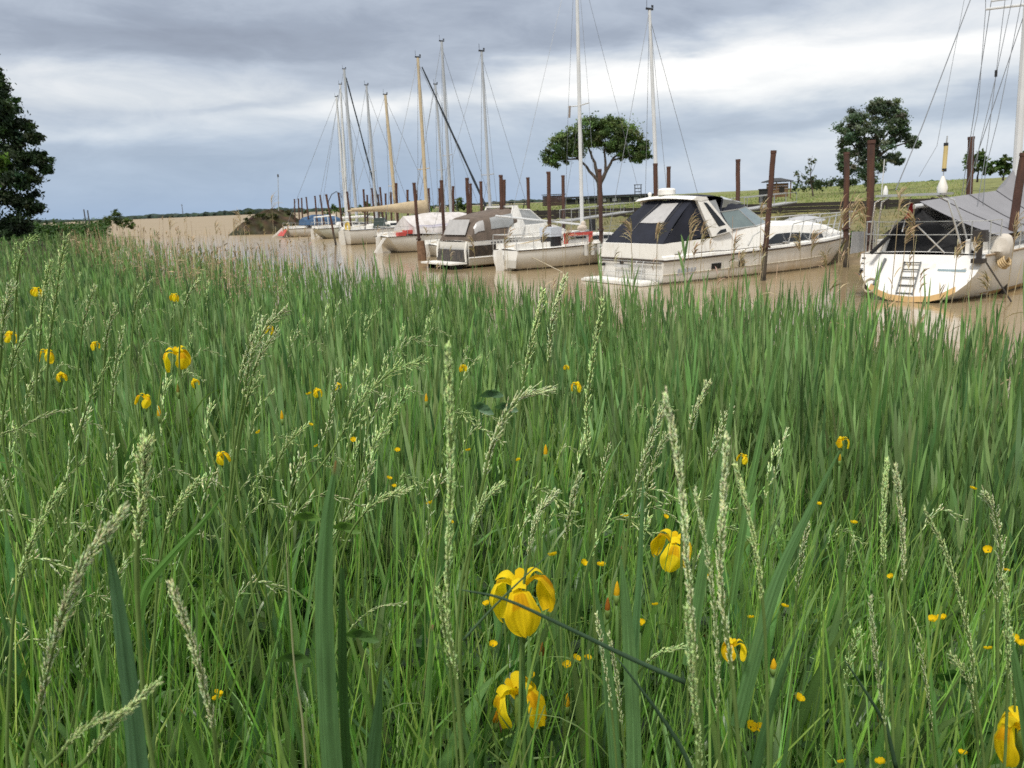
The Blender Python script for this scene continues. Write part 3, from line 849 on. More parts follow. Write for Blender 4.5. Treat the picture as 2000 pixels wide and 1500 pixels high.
_t = NT(rust.node_tree); _b = rust.node_tree.nodes['Principled BSDF']
_co = _t.n('ShaderNodeTexCoord').outputs['Object']; _sp = _t.n('ShaderNodeSeparateXYZ'); _t.link(_co, _sp.inputs[0])
_h = _t.math('ADD', _sp.outputs[2], _t.math('MULTIPLY', _t.noise(_co, 2.2, 5, .6), .9))
_old = _b.inputs['Base Color'].links[0].from_socket
_c1 = _t.mix(_t.ramp(_t.noise(_t.mapping(_co, scale=(3, 3, .35)), 1.6, 5, .65), [(.45, 0.0), (.75, .55)]), _old, (.20, .085, .04))     # orange rust runs
_c2 = _t.mix(_t.ramp(_t.math('DIVIDE', _h, 4.0), [(.45, .85), (.56, 0.0)]), _c1, (.075, .066, .05))       # weed and silt up to the tide line
_c3 = _t.mix(_t.ramp(_t.math('DIVIDE', _h, 4.0), [(.27, .85), (.33, 0.0)]), _c2, (.028, .024, .02))       # wet foot
_t.set(_b.inputs['Base Color'], _c3)
red_p = mat('red paint', (.50, .075, .06), .5, var=.15)
blue_c = mat('blue cover', (.045, .10, .19), .7, var=.2)
yellow = mat('yellow plastic', (.60, .43, .07), .5, var=.1)
rope = mat('old rope', (.40, .35, .26), .9, var=.2)
wire = mat('rigging wire', (.20, .21, .22), .4, metal=.4, var=.1)
fender_m = mat('grey fender', (.50, .49, .46), .5, var=.1)

class Boat:
    def __init__(self, name, label, cat, stern, theta, group=None):
        self.th = R(theta)
        self.loc = Vector((stern[0], stern[1], 0))
        self.root = empty(name, label, cat, self.loc, self.th, group)
        self.Rm = Matrix.Rotation(-self.th, 3, 'Z')
    def L(self, p):                 # world point -> boat coordinates (x to the bow, y to port, z up)
        return self.Rm @ (Vector(p) - self.loc)
    def put(self, mb, name, material, parent=None, smooth=35, **kw):
        return mb.build(name, material, parent or self.root, smooth, **kw)

def hull_sections(L, B, z0, z1, keel=-.4, lift=.32, stern_w=.86, rake=.9, trans=0.0, vee=False, n=16, sheer_p=1.7, full=2.3, sag=0.0):
    secs = []
    for i in range(n + 1):
        t_ = i / n
        t_ = t_ ** .92
        b_ = B / 2 * ((stern_w + (1 - stern_w) * math.sin(math.pi / 2 * min(1, t_ / .42))) if t_ < .42 else max(.004, 1 - ((t_ - .42) / .58) ** full))
        zs = z0 + (z1 - z0) * t_ ** sheer_p - sag * math.sin(math.pi * t_)
        zk = keel + (zs - keel) * max(0, (t_ - .62) / .38) ** 2.4 * .62
        if not vee: zk += lift * max(0, 1 - t_ / .3) ** 1.5
        half = []
        m_ = 7
        for k in range(m_ + 1):
            u = k / m_
            if vee:
                if u < .45: y = b_ * .93 * (u / .45); z = zk + (zs - zk) * .32 * (u / .45)
                else: y = b_ * (.93 + .07 * (u - .45) / .55); z = zk + (zs - zk) * (.32 + .68 * (u - .45) / .55)
            else:
                y = b_ * math.sin(u * math.pi / 2) ** .75
                z = zk + (zs - zk) * (1 - math.cos(u * math.pi / 2) ** 1.15)
            hh = (z - zk) / max(1e-6, zs - zk)
            x = t_ * L - rake * (1 - hh) * t_ ** 5 + trans * (hh if trans > 0 else (hh - 1)) * max(0, 1 - t_ / .22)
            half.append((x, y, z))
        secs.append([(x, -y, z) for x, y, z in reversed(half)] + half[1:])
    return secs

def rail_line(secs, inset=.08, up=0.0, side=1, i0=0, i1=None):
    out_ = []
    for s in secs[i0:i1]:
        x, y, z = s[-1] if side > 0 else s[0]
        out_.append(Vector((x, (abs(y) - min(inset, abs(y))) * side, z + up)))
    return out_

def mast_rig(bt, px_top, px_bot, d, mcol, deck_z=1.0, r=.07, spreaders=(.52,), stays=True, bow=None, stern=None, beam=1.2, furl=None, head=True, wr=.010, top_ext=0.0):
    top = bt.L(P(*px_top, d)); base = bt.L(P(*px_bot, d))
    ax = (top - base).normalized()
    base = base - ax * ((base.z - deck_z) / ax.z)
    if top_ext: top = top + ax * top_ext
    mo = bt.put(MB().tube([base, base.lerp(top, .6), top], [r, r * .92, r * .72], 8), 'mast', mcol)
    for k, s in enumerate(spreaders):
        q = base.lerp(top, s)
        mb = MB(); w = beam * .62
        mb.tube([q + Vector((-.05, -w, .03)), q, q + Vector((-.05, w, .03))], .028, 5)
        bt.put(mb, 'spreader', mcol, mo)
    if head:
        mb = MB(); mb.box(top + Vector((0, 0, .05)), (.38, .05, .08)); mb.tube([top + Vector((-.15, 0, .05)), top + Vector((-.15, 0, .42))], .012, 4); mb.box(top + Vector((.16, 0, .16)), (.10, .02, .10))
        bt.put(mb, 'masthead', black_p, mo, 0)
    if stays:
        for sgn in (-1, 1):
            q = base.lerp(top, spreaders[0]) + Vector((-.05, sgn * beam * .62, .03)) if spreaders else base.lerp(top, .5) + Vector((0, sgn * beam * .5, 0))
            bt.put(MB().tube([base + Vector((-.1, sgn * beam, .0)), q, top], wr, 4), 'shroud', wire)
            bt.put(MB().tube([base + Vector((-.35, sgn * beam, .0)), base.lerp(top, (spreaders[0] if spreaders else .5) * .97)], wr, 4), 'shroud', wire)
        if bow is not None: bt.put(MB().tube([bow, top.lerp(base, .03)], wr, 4), 'forestay', wire)
        if stern is not None: bt.put(MB().tube([stern, top], wr, 4), 'backstay', wire)
    if furl is not None and bow is not None:
        a_, b_ = Vector(bow).lerp(top, .04), Vector(bow).lerp(top, .95)
        n_ = 14; rr = [furl[0] * (1.0 - .5 * (i / n_)) * (1 + .18 * math.sin(i * 2.1)) for i in range(n_ + 1)]
        bt.put(MB().tube([a_.lerp(b_, i / n_) for i in range(n_ + 1)], rr, 7), 'furled_sail', furl[1])
    return base, top

def pulpit(bt, secs, i0, h=.6, inset=.06, name='rail', r=.016, posts=2, side_both=True):
    """tubular rail round the bow from station i0"""
    st = rail_line(secs, inset, 0, -1, i0); po = rail_line(secs, inset, 0, 1, i0)
    ring = [p + Vector((.05, 0, h)) for p in st] + [p + Vector((.05, 0, h)) for p in reversed(po)]
    mb = MB().tube(ring, r, 6)
    bt.put(mb, name, steel)
    for line in (st, po):
        for k in range(0, len(line), posts):
            bt.put(MB().tube([line[k] + Vector((0, 0, -.02)), line[k] + Vector((.05, 0, h))], r * .9, 5), 'stanchion', steel)

def sailboat(label, stern, theta, L=7.5, B=2.5, z0=.8, z1=1.05, hull_m=None, trans=-.5, cabin=(.30, .72, .42), mast=None, deck_m=None, name='sailing_boat', win=3, stripe=None, rails=True, boom=None, bare=False, rake=.9, group='sailing boats in the mooring line'):
    bt = Boat(name, label, 'sailing boat', stern, theta, group)
    bt.len = L
    secs = hull_sections(L, B, z0, z1, -.45, stern_w=.74, rake=rake, trans=trans)
    bt.secs = secs
    bt.put(MB().loft(secs, cap0=True), 'hull', hull_m or gel())
    # deck: crowned strip between the gunwales
    ds = []
    for s in secs:
        (x0, y0, z), (x1, y1, _) = s[0], s[-1]
        ds.append([(x0, y0 * (1 - abs(k)) * 0 + y1 * k, z + .012 + .05 * (1 - k * k)) for k in (-1, -.6, -.2, .2, .6, 1)])
    bt.put(MB().loft(ds), 'deck', deck_m or deck_w)
    for sd in (-1, 1):
        bt.put(MB().tube(rail_line(secs, -.012, 0, sd), .028, 5), 'rubbing_strake', stripe or rub_dk)
    c0, c1, ch = cabin
    cs = []
    for k in range(7):
        t_ = c0 + (c1 - c0) * k / 6
        i = min(len(secs) - 1, int(round(t_ * (len(secs) - 1))))
        bw = abs(secs[i][-1][1]) * .62; zb = secs[i][-1][2] + .02; x = t_ * L
        h = ch * (1 - .62 * (k / 6) ** 1.8)
        cs.append([(x, -bw, zb), (x + .05, -bw * .88, zb + h * .85), (x + .05, -bw * .5, zb + h), (x + .05, bw * .5, zb + h), (x + .05, bw * .88, zb + h * .85), (x, bw, zb)])
    cab = bt.put(MB().loft(cs, cap0=True, cap1=True), 'cabin', deck_m or deck_w)
    for sd in (-1, 1):
        for k in range(win):
            f0, f1 = .12 + .26 * k, .12 + .26 * k + .19
            def sp(f, v):
                j = f * 6; a = min(5, int(j)); w = j - a
                A = [Vector(cs[a][0 if sd < 0 else 5]).lerp(Vector(cs[a + 1][0 if sd < 0 else 5]), w), Vector(cs[a][1 if sd < 0 else 4]).lerp(Vector(cs[a + 1][1 if sd < 0 else 4]), w)]
                return A[0].lerp(A[1], v) + Vector((0, sd * .012, .0))
            bt.put(MB().slab([sp(f0, .35), sp(f1, .35), sp(f1, .8), sp(f0, .8)], .012), 'window', glass_d, cab, 0)
    # cockpit coamings, tiller, rudder
    if not bare:
        for sd in (-1, 1):
            w = abs(secs[2][-1][1]) * .62
            bt.put(MB().box((c0 * L * .5, sd * w, z0 + .14), (c0 * L * .92, .07, .24)), 'coaming', deck_m or deck_w, None, 0)
        bt.put(MB().tube([(.15, 0, z0 + .12), (c0 * L * .55, 0, z0 + .35)], .025, 5), 'tiller', mast_t)
        rd = MB(); rd.slab([(-.05, 0, z0 + .1), (-.32, 0, z0), (-.38, 0, -.5), (.1 , 0, -.5)], .05); bt.put(rd, 'rudder', deck_w, None, 0)
    if rails:
        pulpit(bt, secs, len(secs) - 4, .55)
        ring = [Vector((.9, -B * .36, z0 + .6)), Vector((.1, -B * .34, z0 + .62)), Vector((.02, 0, z0 + .62)), Vector((.1, B * .34, z0 + .62)), Vector((.9, B * .36, z0 + .6))]
        bt.put(MB().tube(ring, .018, 5), 'pushpit', steel)
        for q in (ring[0], ring[1], ring[3], ring[4]): bt.put(MB().tube([Vector((q.x, q.y * 1.05, z0)), q], .016, 5), 'stanchion', steel)
        for sd in (-1, 1):
            ln = rail_line(secs, .05, .55, sd, 2, len(secs) - 3)
            bt.put(MB().tube([ring[0 if sd < 0 else 4]] + ln, .007, 4), 'lifeline', wire)
            for q in ln[::3]: bt.put(MB().tube([q - Vector((0, 0, .55)), q], .012, 5), 'stanchion', steel)
    bt.base = bt.top = None
    if mast:
        mk = dict(mast); pt, pb, d = mk.pop('top'), mk.pop('bot'), mk.pop('d'); mcol = mk.pop('mat', mast_w)
        bt.base, bt.top = mast_rig(bt, pt, pb, d, mcol, deck_z=z0 + cabin[2] * .4 + .1, bow=Vector((L * .985, 0, z1 + .02)), stern=Vector((.05, 0, z0 + .05)), beam=B * .46, **mk)
        if boom:
            q = bt.base + Vector((0, 0, boom.get('h', .9)))
            e = q + Vector((-boom['len'], boom.get('y', 0), boom.get('rise', -.1)))
            bt.put(MB().tube([q, e], .045, 7), 'boom', boom.get('mat', mast_w))
            if boom.get('sail'):
                n_ = 12; secsb = []
                for i in range(n_ + 1):
                    s = i / n_; c_ = q.lerp(e, .02 + .93 * s)
                    rr = boom['r'] * (1.25 - .85 * s) * (1 + .10 * math.sin(7 * s)); zz = 1.5 - .5 * s
                    secsb.append([c_ + Vector((0, rr * math.cos(a), rr * zz * math.sin(a) + .05)) for a in np.linspace(0, 2 * math.pi, 11)[:-1]])
                bt.put(MB().loft(secsb, closed=True, cap0=True, cap1=True), 'stowed_sail', boom['sail'])
    return bt

# ---------------------------------------------------------------- 1. motor cruiser with navy canopy
cr = Boat('motor_cruiser', 'large white motor cruiser with navy canopy, radar arch and muddy hull', 'motor boat', (4.03, 27.25), 29)
CL, CB = 10.6, 3.5
hs = hull_sections(CL, CB, .74, .98, -.5, stern_w=.95, rake=1.25, trans=-.10, vee=True, n=18, sheer_p=1.2, full=2.5)
hull = cr.put(MB().loft(hs, cap0=True), 'hull', hull_mat('cruiser gelcoat', (.80, .78, .735), (.46, .33, .18), .0, .74, .85, fore=5.5), smooth=28)
for sd in (-1, 1):
    cr.put(MB().tube(rail_line(hs, -.015, -.01, sd), .030, 6), 'rub_rail', rub_dk)
    cr.put(MB().tube([Vector((s[9 + 3 if sd > 0 else 2][0], s[12 if sd > 0 else 2][1] * 1.004, s[12 if sd > 0 else 2][2])) for s in hs], .014, 5), 'spray_strip', deck_c)
cr.put(MB().tube([hs[0][0], hs[0][-1]], .030, 6), 'rub_rail', rub_dk)
# deck moulding
prof = [(0, 1.24, .13, 1.24), (.04, 1.27, .14, 1.27), (.20, 1.32, .16, 1.34), (.24, 1.44, .24, 1.50), (.32, 1.55, .30, 1.62), (.45, 1.58, .34, 1.68), (.60, 1.54, .36, 1.68), (.74, 1.46, .40, 1.62), (.83, 1.30, .38, 1.46), (.90, 1.13, .26, 1.22), (.96, 1.03, .12, 1.06)]
dm = []
for (t_, zt, ins, zc) in prof:
    j = min(range(len(hs)), key=lambda i: abs(hs[i][-1][0] - t_ * CL))
    b_ = abs(hs[j][-1][1]); zb = hs[j][-1][2] + .012
    # interpolate half beam
    xs_ = [s[-1][0] for s in hs]; ys_ = [s[-1][1] for s in hs]; zs_ = [s[-1][2] for s in hs]
    b_ = float(np.interp(t_ * CL, xs_, ys_)); zb = float(np.interp(t_ * CL, xs_, zs_)) + .012
    wi = max(.05, b_ - ins); wr = max(.06, b_ - .02); ws_ = max(.055, b_ - .11)
    if t_ < .22:
        pr = [(wr, zb), (wr - .02, zb + .09), (max(.05, b_ - ins * .7), zb + .13), (wi, zt)]
    else:
        pr = [(wr, zb), (wr - .01, zb + .07), (ws_, zb + .10), (wi, zt)]
    x = t_ * CL
    dm.append([(x, -y, z) for y, z in pr] + [(x, -wi * .55, (zt + zc * 2) / 3), (x, 0, zc), (x, wi * .55, (zt + zc * 2) / 3)] + [(x, y, z) for y, z in reversed(pr)])
dk = cr.put(MB().loft(dm, cap0=True, cap1=True), 'deck_moulding', deck_w, smooth=30)
bowd = [[(s[0][0], s[0][1], s[0][2] + .008), (s[0][0], 0, s[0][2] + .05), (s[-1][0], s[-1][1], s[-1][2] + .008)] for s in hs]
cr.put(MB().loft(bowd), 'side_deck', deck_w)
# hull ports, vent, name strips, fittings
def on_side(t_, v, sd=-1, outw=.012):
    x = t_ * CL
    a_ = [float(np.interp(x, [s[0][0] for s in hs], [abs(s[0][k]) if k == 1 else s[0][k] for s in hs])) for k in (1, 2)]
    c_ = [float(np.interp(x, [s[3][0] for s in hs], [abs(s[3][k]) if k == 1 else s[3][k] for s in hs])) for k in (1, 2)]
    y = a_[0] + (c_[0] - a_[0]) * v; z = a_[1] + (c_[1] - a_[1]) * v
    return Vector((x, sd * (y + outw), z))
for (ta, tb, va, vb, nm, mt) in [(.185, .222, .36, .62, 'hull_port', glass_d), (.295, .318, .36, .66, 'hull_port', glass_d), (.865, .905, .28, .50, 'hull_port', glass_d), (.262, .292, .38, .66, 'vent', deck_c)]:
    for sd in (-1, 1):
        cr.put(MB().slab([on_side(ta, vb, sd), on_side(tb, vb, sd), on_side(tb, va, sd), on_side(ta, va, sd)], .02), nm, mt, hull, 0)
for i in range(6):      # faded script on the quarter
    ta = .055 + i * .012
    cr.put(MB().slab([on_side(ta, .75 - .1 * (i % 2)), on_side(ta + .007, .75 - .1 * (i % 2)), on_side(ta + .010, .45), on_side(ta + .003, .45)], .006), 'lettering', mat('faded blue script', (.40, .43, .48), .5), hull, 0)
# transom: trim line, name strip, exhaust, ladder, swim platform
tx = lambda z: -.10 * 1.0 + .10 * ((z + .5) / 1.24) - .035
cr.put(MB().box((tx(.45), .38, .50), (.02, .82, .09)), 'name_strip', mat('grey name strip', (.50, .50, .49), .5), hull, 0)
cr.put(MB().tube([(tx(.3), -CB * .47, .30), (tx(.3), CB * .47, .30)], .014, 5), 'trim_line', fender_m, hull)
for y in (.42, 1.45): cr.put(MB().tube([(tx(.6) - .04, y, .62 if y < 1 else .52), (tx(.6) + .05, y, .62 if y < 1 else .52)], .05, 8), 'exhaust', black_p, hull)
cr.put(MB().box((-.42, .1, .05), (.72, CB * .93, .07)).box((-.42, .1, .105), (.64, CB * .88, .03)), 'swim_platform', deck_w, None, 0)
lad = MB()
for y in (-.45, -.80): lad.tube([(tx(.7) - .03, y, .70), (tx(.7) - .08, y, .62), (-.22, y, .12)], .018, 6)
cr.put(lad, 'boarding_ladder', steel)
for z in (.22, .40, .58): cr.put(MB().tube([(-.18 + (z - .12) * .22, -.45, z), (-.18 + (z - .12) * .22, -.80, z)], .018, 6), 'rung', steel)
cr.put(MB().box((tx(.6) + .0, -.0, .655), (.03, CB * .92, .03)), 'trim_line', rub_dk, hull, 0)
# radar arch
AT = 2.58
arch = MB()
for sd in (-1, 1):
    ys0, ys1 = 1.56 * sd, 1.38 * sd
    pl = [Vector((2.05, ys0, 1.36)), Vector((2.92, ys0, 1.50)), Vector((1.96, ys1, AT)), Vector((1.52, ys1, AT + .02))]
    arch.slab(pl, .11)
arch.loft([[(x, y, z) for (x, z) in ((1.34, AT - .02), (1.52, AT + .07), (1.92, AT + .05), (2.0, AT - .03), (1.7, AT - .08))] for y in (-1.46, -1.38)] + [[(x - .1 * (1 - (y / 1.38) ** 2), y, z + .07 * (1 - (y / 1.38) ** 2)) for (x, z) in ((1.34, AT - .02), (1.52, AT + .07), (1.92, AT + .05), (2.0, AT - .03), (1.7, AT - .08))] for y in np.linspace(-1.3, 1.3, 9)] + [[(x, y, z) for (x, z) in ((1.34, AT - .02), (1.52, AT + .07), (1.92, AT + .05), (2.0, AT - .03), (1.7, AT - .08))] for y in (1.38, 1.46)], closed=True, cap0=True, cap1=True)
ar = cr.put(arch, 'radar_arch', deck_w)
for sd in (-1, 1):
    f = lambda a, b: Vector((a, sd * (1.56 - (b - 1.4) / 1.18 * .18 + .062), b))
    cr.put(MB().slab([f(2.34, 1.68), f(2.64, 1.72), f(1.94, 2.44), f(1.80, 2.46)], .014), 'arch_window', glass_d, ar, 0)
    g = lambda a, b: Vector((a, sd * (1.56 - (b - 1.4) / 1.18 * .18 + .066), b))
    cr.put(MB().slab([g(2.22, 1.44), g(2.66, 1.50), g(2.62, 1.60), g(2.40, 1.57)], .014), 'vent', glass_d, ar, 0)
dome = MB(); dome.tube([(1.62, .12, AT + .09), (1.62, .12, AT + .15)], .13, 10)
dome.loft([[(1.62 + r * math.cos(a), .12 + r * math.sin(a), AT + .15 + z) for a in np.linspace(0, 2 * math.pi, 17)[:-1]] for r, z in ((.22, 0), (.29, .02), (.29, .17), (.25, .21), (.12, .23))], closed=True, cap0=True, cap1=True)
cr.put(dome, 'radar_dome', deck_w)
cr.put(MB().tube([(1.58, .95, AT + .05), (1.58, .95, AT + .16)], .05, 8).ball((1.58, .95, AT + .2), .07), 'gps_aerial', deck_w)
# aft canopy
sagf = lambda k: (lambda u, v: Vector((0, 0, -k * math.sin(math.pi * u) * math.sin(math.pi * v))))
can = MB()
A0, A1 = Vector((.10, -1.52, 1.26)), Vector((.10, 1.52, 1.26))
T0, T1 = Vector((1.50, -1.30, AT - .02)), Vector((1.50, .95, AT - .02))
can.grid_patch(A0, A1, T1, T0, 10, 8, lambda u, v: Vector((-.03 * math.sin(math.pi * v), 0, .05 * math.sin(math.pi * v) * (1 + .15 * math.sin(u * 11)))))
for sd in (-1, 1):
    can.grid_patch(Vector((.10, 1.52 * sd, 1.26)), Vector((2.12, 1.50 * sd, 1.40)), Vector((1.60, (1.32 if sd < 0 else .97) * sd, AT - .05)), Vector((1.46, (1.31 if sd < 0 else .95) * sd, AT - .03)), 8, 8, lambda u, v: Vector((0, .012 * sd * math.sin(u * 13 + v * 4) * math.sin(math.pi * v), 0)))
cn = cr.put(can, 'aft_canopy', navy)
pf0 = lambda u, v: A0.lerp(A1, u).lerp(T0.lerp(T1, u), v) + Vector((-.03 * math.sin(math.pi * v), 0, .05 * math.sin(math.pi * v) * (1 + .15 * math.sin(u * 11))))
nrm_c = (A1 - A0).cross(T0 - A0).normalized()
pf = lambda u, v: pf0(u, v) + nrm_c * (.028 if nrm_c.z > 0 else -.028)
_old = lambda u, v: A0.lerp(A1, u).lerp(T0.lerp(T1, u), v) + Vector((-.05 * math.sin(math.pi * v) - .012, 0, .07 * math.sin(math.pi * v) * (1 + .35 * math.sin(u * 19)) + .014))
mbw = MB(); rw = [[pf(.20 + (.44 - .10 * q / 8) * i / 14 + .02 * q / 8, .42 + .48 * q / 8) for i in range(15)] for q in range(9)]
mbw.loft(rw); mbw.loft([[p - nrm_c * .006 * (1 if nrm_c.z > 0 else -1) for p in r_] for r_ in reversed(rw)])
cr.put(mbw, 'canopy_window', vinyl, cn)
for u in (.155, .655): cr.put(MB().tube([pf(u, .05), pf(u, .5), pf(u, .96)], .012, 4), 'zip', black_p, cn)
# forward canopy, side curtains, windscreen
Wb = [Vector((2.95, -1.50, 1.56)), Vector((4.20, -1.36, 1.60)), Vector((5.25, -.80, 1.67)), Vector((5.60, 0, 1.69)), Vector((5.25, .80, 1.67)), Vector((4.20, 1.36, 1.60)), Vector((2.95, 1.50, 1.56))]
Wt = [Vector((2.55, -1.36, 2.12)), Vector((3.55, -1.20, 2.18)), Vector((4.35, -.70, 2.24)), Vector((4.65, 0, 2.27)), Vector((4.35, .70, 2.24)), Vector((3.55, 1.20, 2.18)), Vector((2.55, 1.36, 2.12))]
for i in range(6):
    cr.put(MB().slab([Wb[i].lerp(Wb[i + 1], .03), Wb[i + 1].lerp(Wb[i], .03), Wt[i + 1].lerp(Wt[i], .03), Wt[i].lerp(Wt[i + 1], .03)], .014), 'windscreen_pane', glass_g, None, 0)
fr_ = MB(); fr_.tube(Wb, .028, 6); fr_.tube(Wt, .026, 6)
for a_, b_ in zip(Wb, Wt): fr_.tube([a_, b_], .022, 6)
cr.put(fr_, 'windscreen_frame', steel)
fc = MB()
top_a = [Vector((1.85, y, AT + .03 + .06 * (1 - (y / 1.35) ** 2))) for y in np.linspace(-1.34, 1.34, 7)]
top_m = [Vector((3.0 - .25 * (y / 1.33) ** 2, y * .98, AT + .0 + .10 * (1 - (y / 1.35) ** 2))) for y in np.linspace(-1.33, 1.33, 7)]
rows = []
for f in np.linspace(0, 1, 6):
    rows.append([a_.lerp(b_, f) + Vector((0, 0, .05 * math.sin(math.pi * f))) for a_, b_ in zip(top_a, top_m)])
for f in np.linspace(.2, 1, 5):
    rows.append([b_.lerp(w_ + Vector((.03, 0, .03)), f) + Vector((0, 0, .05 * math.sin(math.pi * f))) for b_, w_ in zip(top_m, Wt)])
fc.loft(rows); fc.loft([[p - Vector((0, 0, .014)) for p in r_] for r_ in reversed(rows)])
fcn = cr.put(fc, 'forward_canopy', navy)
for sd in (-1, 1):
    a_, b_, c_, d_ = Vector((2.86, 1.50 * sd, 1.60)), Vector((2.60, 1.37 * sd, 2.12)), Vector((2.42, 1.33 * sd, 2.52)), Vector((2.02, 1.38 * sd, AT - .1))
    cr.put(MB().slab([a_, b_, c_, d_], .012), 'side_curtain', vinyl_s, fcn, 0)
    cr.put(MB().tube([a_, b_], .03, 5), 'curtain_hem', navy, fcn)
    r0, r1 = rows[-1], rows[5]
    k0, k1 = (0, 2) if sd < 0 else (6, 4)
    q = [r1[k0].lerp(r0[k0], .25), r1[k0].lerp(r0[k0], .88), r1[k1].lerp(r0[k1], .88), r1[k1].lerp(r0[k1], .25)]
    cr.put(MB().slab([p + Vector((.05, .04 * sd, .055)) for p in q], .01), 'side_curtain', vinyl_s, fcn, 0)
# cabin side windows
for sd in (-1, 1):
    def cs_(t_, v, o_=.02):
        x = t_ * CL
        a_ = [float(np.interp(x, [r[0][0] for r in dm], [abs(r[2][k]) if k == 1 else r[2][k] for r in dm])) for k in (1, 2)]
        c_ = [float(np.interp(x, [r[0][0] for r in dm], [abs(r[3][k]) if k == 1 else r[3][k] for r in dm])) for k in (1, 2)]
        return Vector((x, sd * (a_[0] + (c_[0] - a_[0]) * v + o_), a_[1] + (c_[1] - a_[1]) * v))
    cwm = MB(); xs_ = np.linspace(.40, .715, 14); sh_ = [min(1, max(.02, (x - .40) / .075)) * (1 - .45 * max(0, (x - .55) / .165)) for x in xs_]
    rwa = [cs_(x, .08, .022) for x in xs_]; rwb = [cs_(x, .08 + .50 * k, .022) for x, k in zip(xs_, sh_)]
    cwm.loft([rwa, rwb]); cwm.loft([[p - Vector((0, sd * .012, 0)) for p in r_] for r_ in (rwb, rwa)])
    cr.put(cwm, 'cabin_window', glass_d, dk, 0)
    cr.put(MB().tube([cs_(x, -.02, .012) for x in np.linspace(.12, .52, 14)], .022, 5), 'trim_line', rub_dk, dk)
# bow rail
st = rail_line(hs, .09, 0, -1); po = rail_line(hs, .09, 0, 1)
sel = [i for i in range(len(hs)) if hs[i][-1][0] > CL * .50]
r_s = [st[i] + Vector((.06, 0, .72 + .12 * min(1, (hs[i][-1][0] - CL * .50) / 1.2))) for i in sel]
r_p = [po[i] + Vector((.06, 0, .72 + .12 * min(1, (hs[i][-1][0] - CL * .50) / 1.2))) for i in sel]
r_s[-1] = Vector((CL + .12, -.10, 1.84)); r_p[-1] = Vector((CL + .12, .10, 1.84))
cr.put(MB().tube(r_s + list(reversed(r_p)), .020, 6), 'bow_rail', steel)
mid = lambda r_, l_: [a_.lerp(b_, .5) for a_, b_ in zip(r_, l_)]
cr.put(MB().tube(mid(r_s, [st[i] for i in sel])[2:], .012, 5), 'bow_rail', steel); cr.put(MB().tube(mid(r_p, [po[i] for i in sel])[2:], .012, 5), 'bow_rail', steel)
for rr, ll in ((r_s, st), (r_p, po)):
    for k in range(0, len(sel)):
        cr.put(MB().tube([ll[sel[k]] + Vector((-.18, 0, .0)), rr[k]], .017, 5), 'stanchion', steel)
for sd in (-1, 1): cr.put(MB().tube([(3.6, sd * 1.62, 1.02), (3.95, sd * 1.50, 1.30), (4.3, sd * 1.46, 1.42)], .016, 5), 'grab_rail', steel)
cr.put(MB().tube([(7.4, 0, 1.58), (7.4, 0, 1.66)], .10, 8), 'anchor_windlass', steel)
for sd in (-1, 1):
    for t_ in (.06, .5, .86):
        p_ = on_side(t_, 0, sd, -.1); cr.put(MB().tube([p_ + Vector((-.12, 0, .17)), p_ + Vector((.12, 0, .17))], .02, 5).box(p_ + Vector((0, 0, .12)), (.06, .04, .1)), 'cleat', steel)

# ---------------------------------------------------------------- 2. white sailing yacht under grey boom tent
ya = Boat('sailing_yacht', 'white sailing yacht seen from its sloping stern, under a grey boom tent', 'sailing boat', (9.48, 19.6), 43)
YL, YB = 10.6, 3.25
ys = hull_sections(YL, YB, 1.08, 1.3, -.5, stern_w=.88, rake=1.2, trans=.62, n=18, full=2.2, lift=.50)
yh = ya.put(MB().loft(ys, cap0=True), 'hull', hull_mat('yacht gelcoat', (.80, .79, .76), (.42, .30, .15), -.08, .16, .95))
# ochre boot stripe just above the water: a band lying 4 mm proud of the hull
bs = MB()
rowsb = []
for s in ys[:17]:
    m_ = [Vector(p) for p in s[7:]]
    def atz(zq):
        for a_, b_ in zip(m_[:-1], m_[1:]):
            if a_.z <= zq <= b_.z: return a_.lerp(b_, (zq - a_.z) / max(1e-6, b_.z - a_.z))
        return None
    a_, b_ = atz(.02), atz(.13)
    if a_ and b_: rowsb.append((a_, b_))
for sd in (-1, 1):
    bs.loft([[Vector((a_.x, (a_.y + .006) * sd, a_.z)), Vector((b_.x, (b_.y + .006) * sd, b_.z))] for a_, b_ in rowsb])
m_ = [Vector(p) for p in ys[0]]
lo = [p for p in m_ if p.z < .42]
if len(lo) > 2:
    bs.loft([[Vector((p.x - .008, p.y, p.z)), Vector((p.x - .008 + .62 * .13 / 1.26, p.y * .97, p.z + .13))] for p in lo])
ya.put(bs, 'boot_stripe', mat('ochre boot stripe', (.45, .29, .12), .6, var=.2), yh)
yd = []
for s in ys:
    (x0, y0, z), (x1, y1, _) = s[0], s[-1]
    yd.append([(x0, y1 * k, z + .012 + .05 * (1 - k * k)) for k in (-1, -.6, -.2, .2, .6, 1)])
ya.put(MB().loft(yd), 'deck', deck_w)
for sd in (-1, 1): ya.put(MB().tube(rail_line(ys, -.01, .0, sd), .03, 5), 'toe_rail', mat('worn teak', (.30, .22, .14), .8))
tr = lambda y, z, o_=-.02: Vector((.62 * max(0, (z + .18) / 1.26) + o_, y, z))    # point on the raked transom
ya.put(MB().slab([tr(-1.10, .38), tr(-.55, .38), tr(-.55, .62), tr(-1.10, .80)], .02), 'locker_lid', mat('grey beige panel', (.46, .44, .39), .6), yh, 0)
ya.put(MB().box(tr(-.80, .74, -.035), (.02, .62, .055)), 'name_strip', mat('pale blue strip', (.33, .44, .50), .5), yh, 0)
ya.put(MB().slab([tr(-.42, .22), tr(.42, .22), tr(.42, .88), tr(-.42, .88)], .015), 'boarding_step', deck_w, yh, 0)
ld = MB()
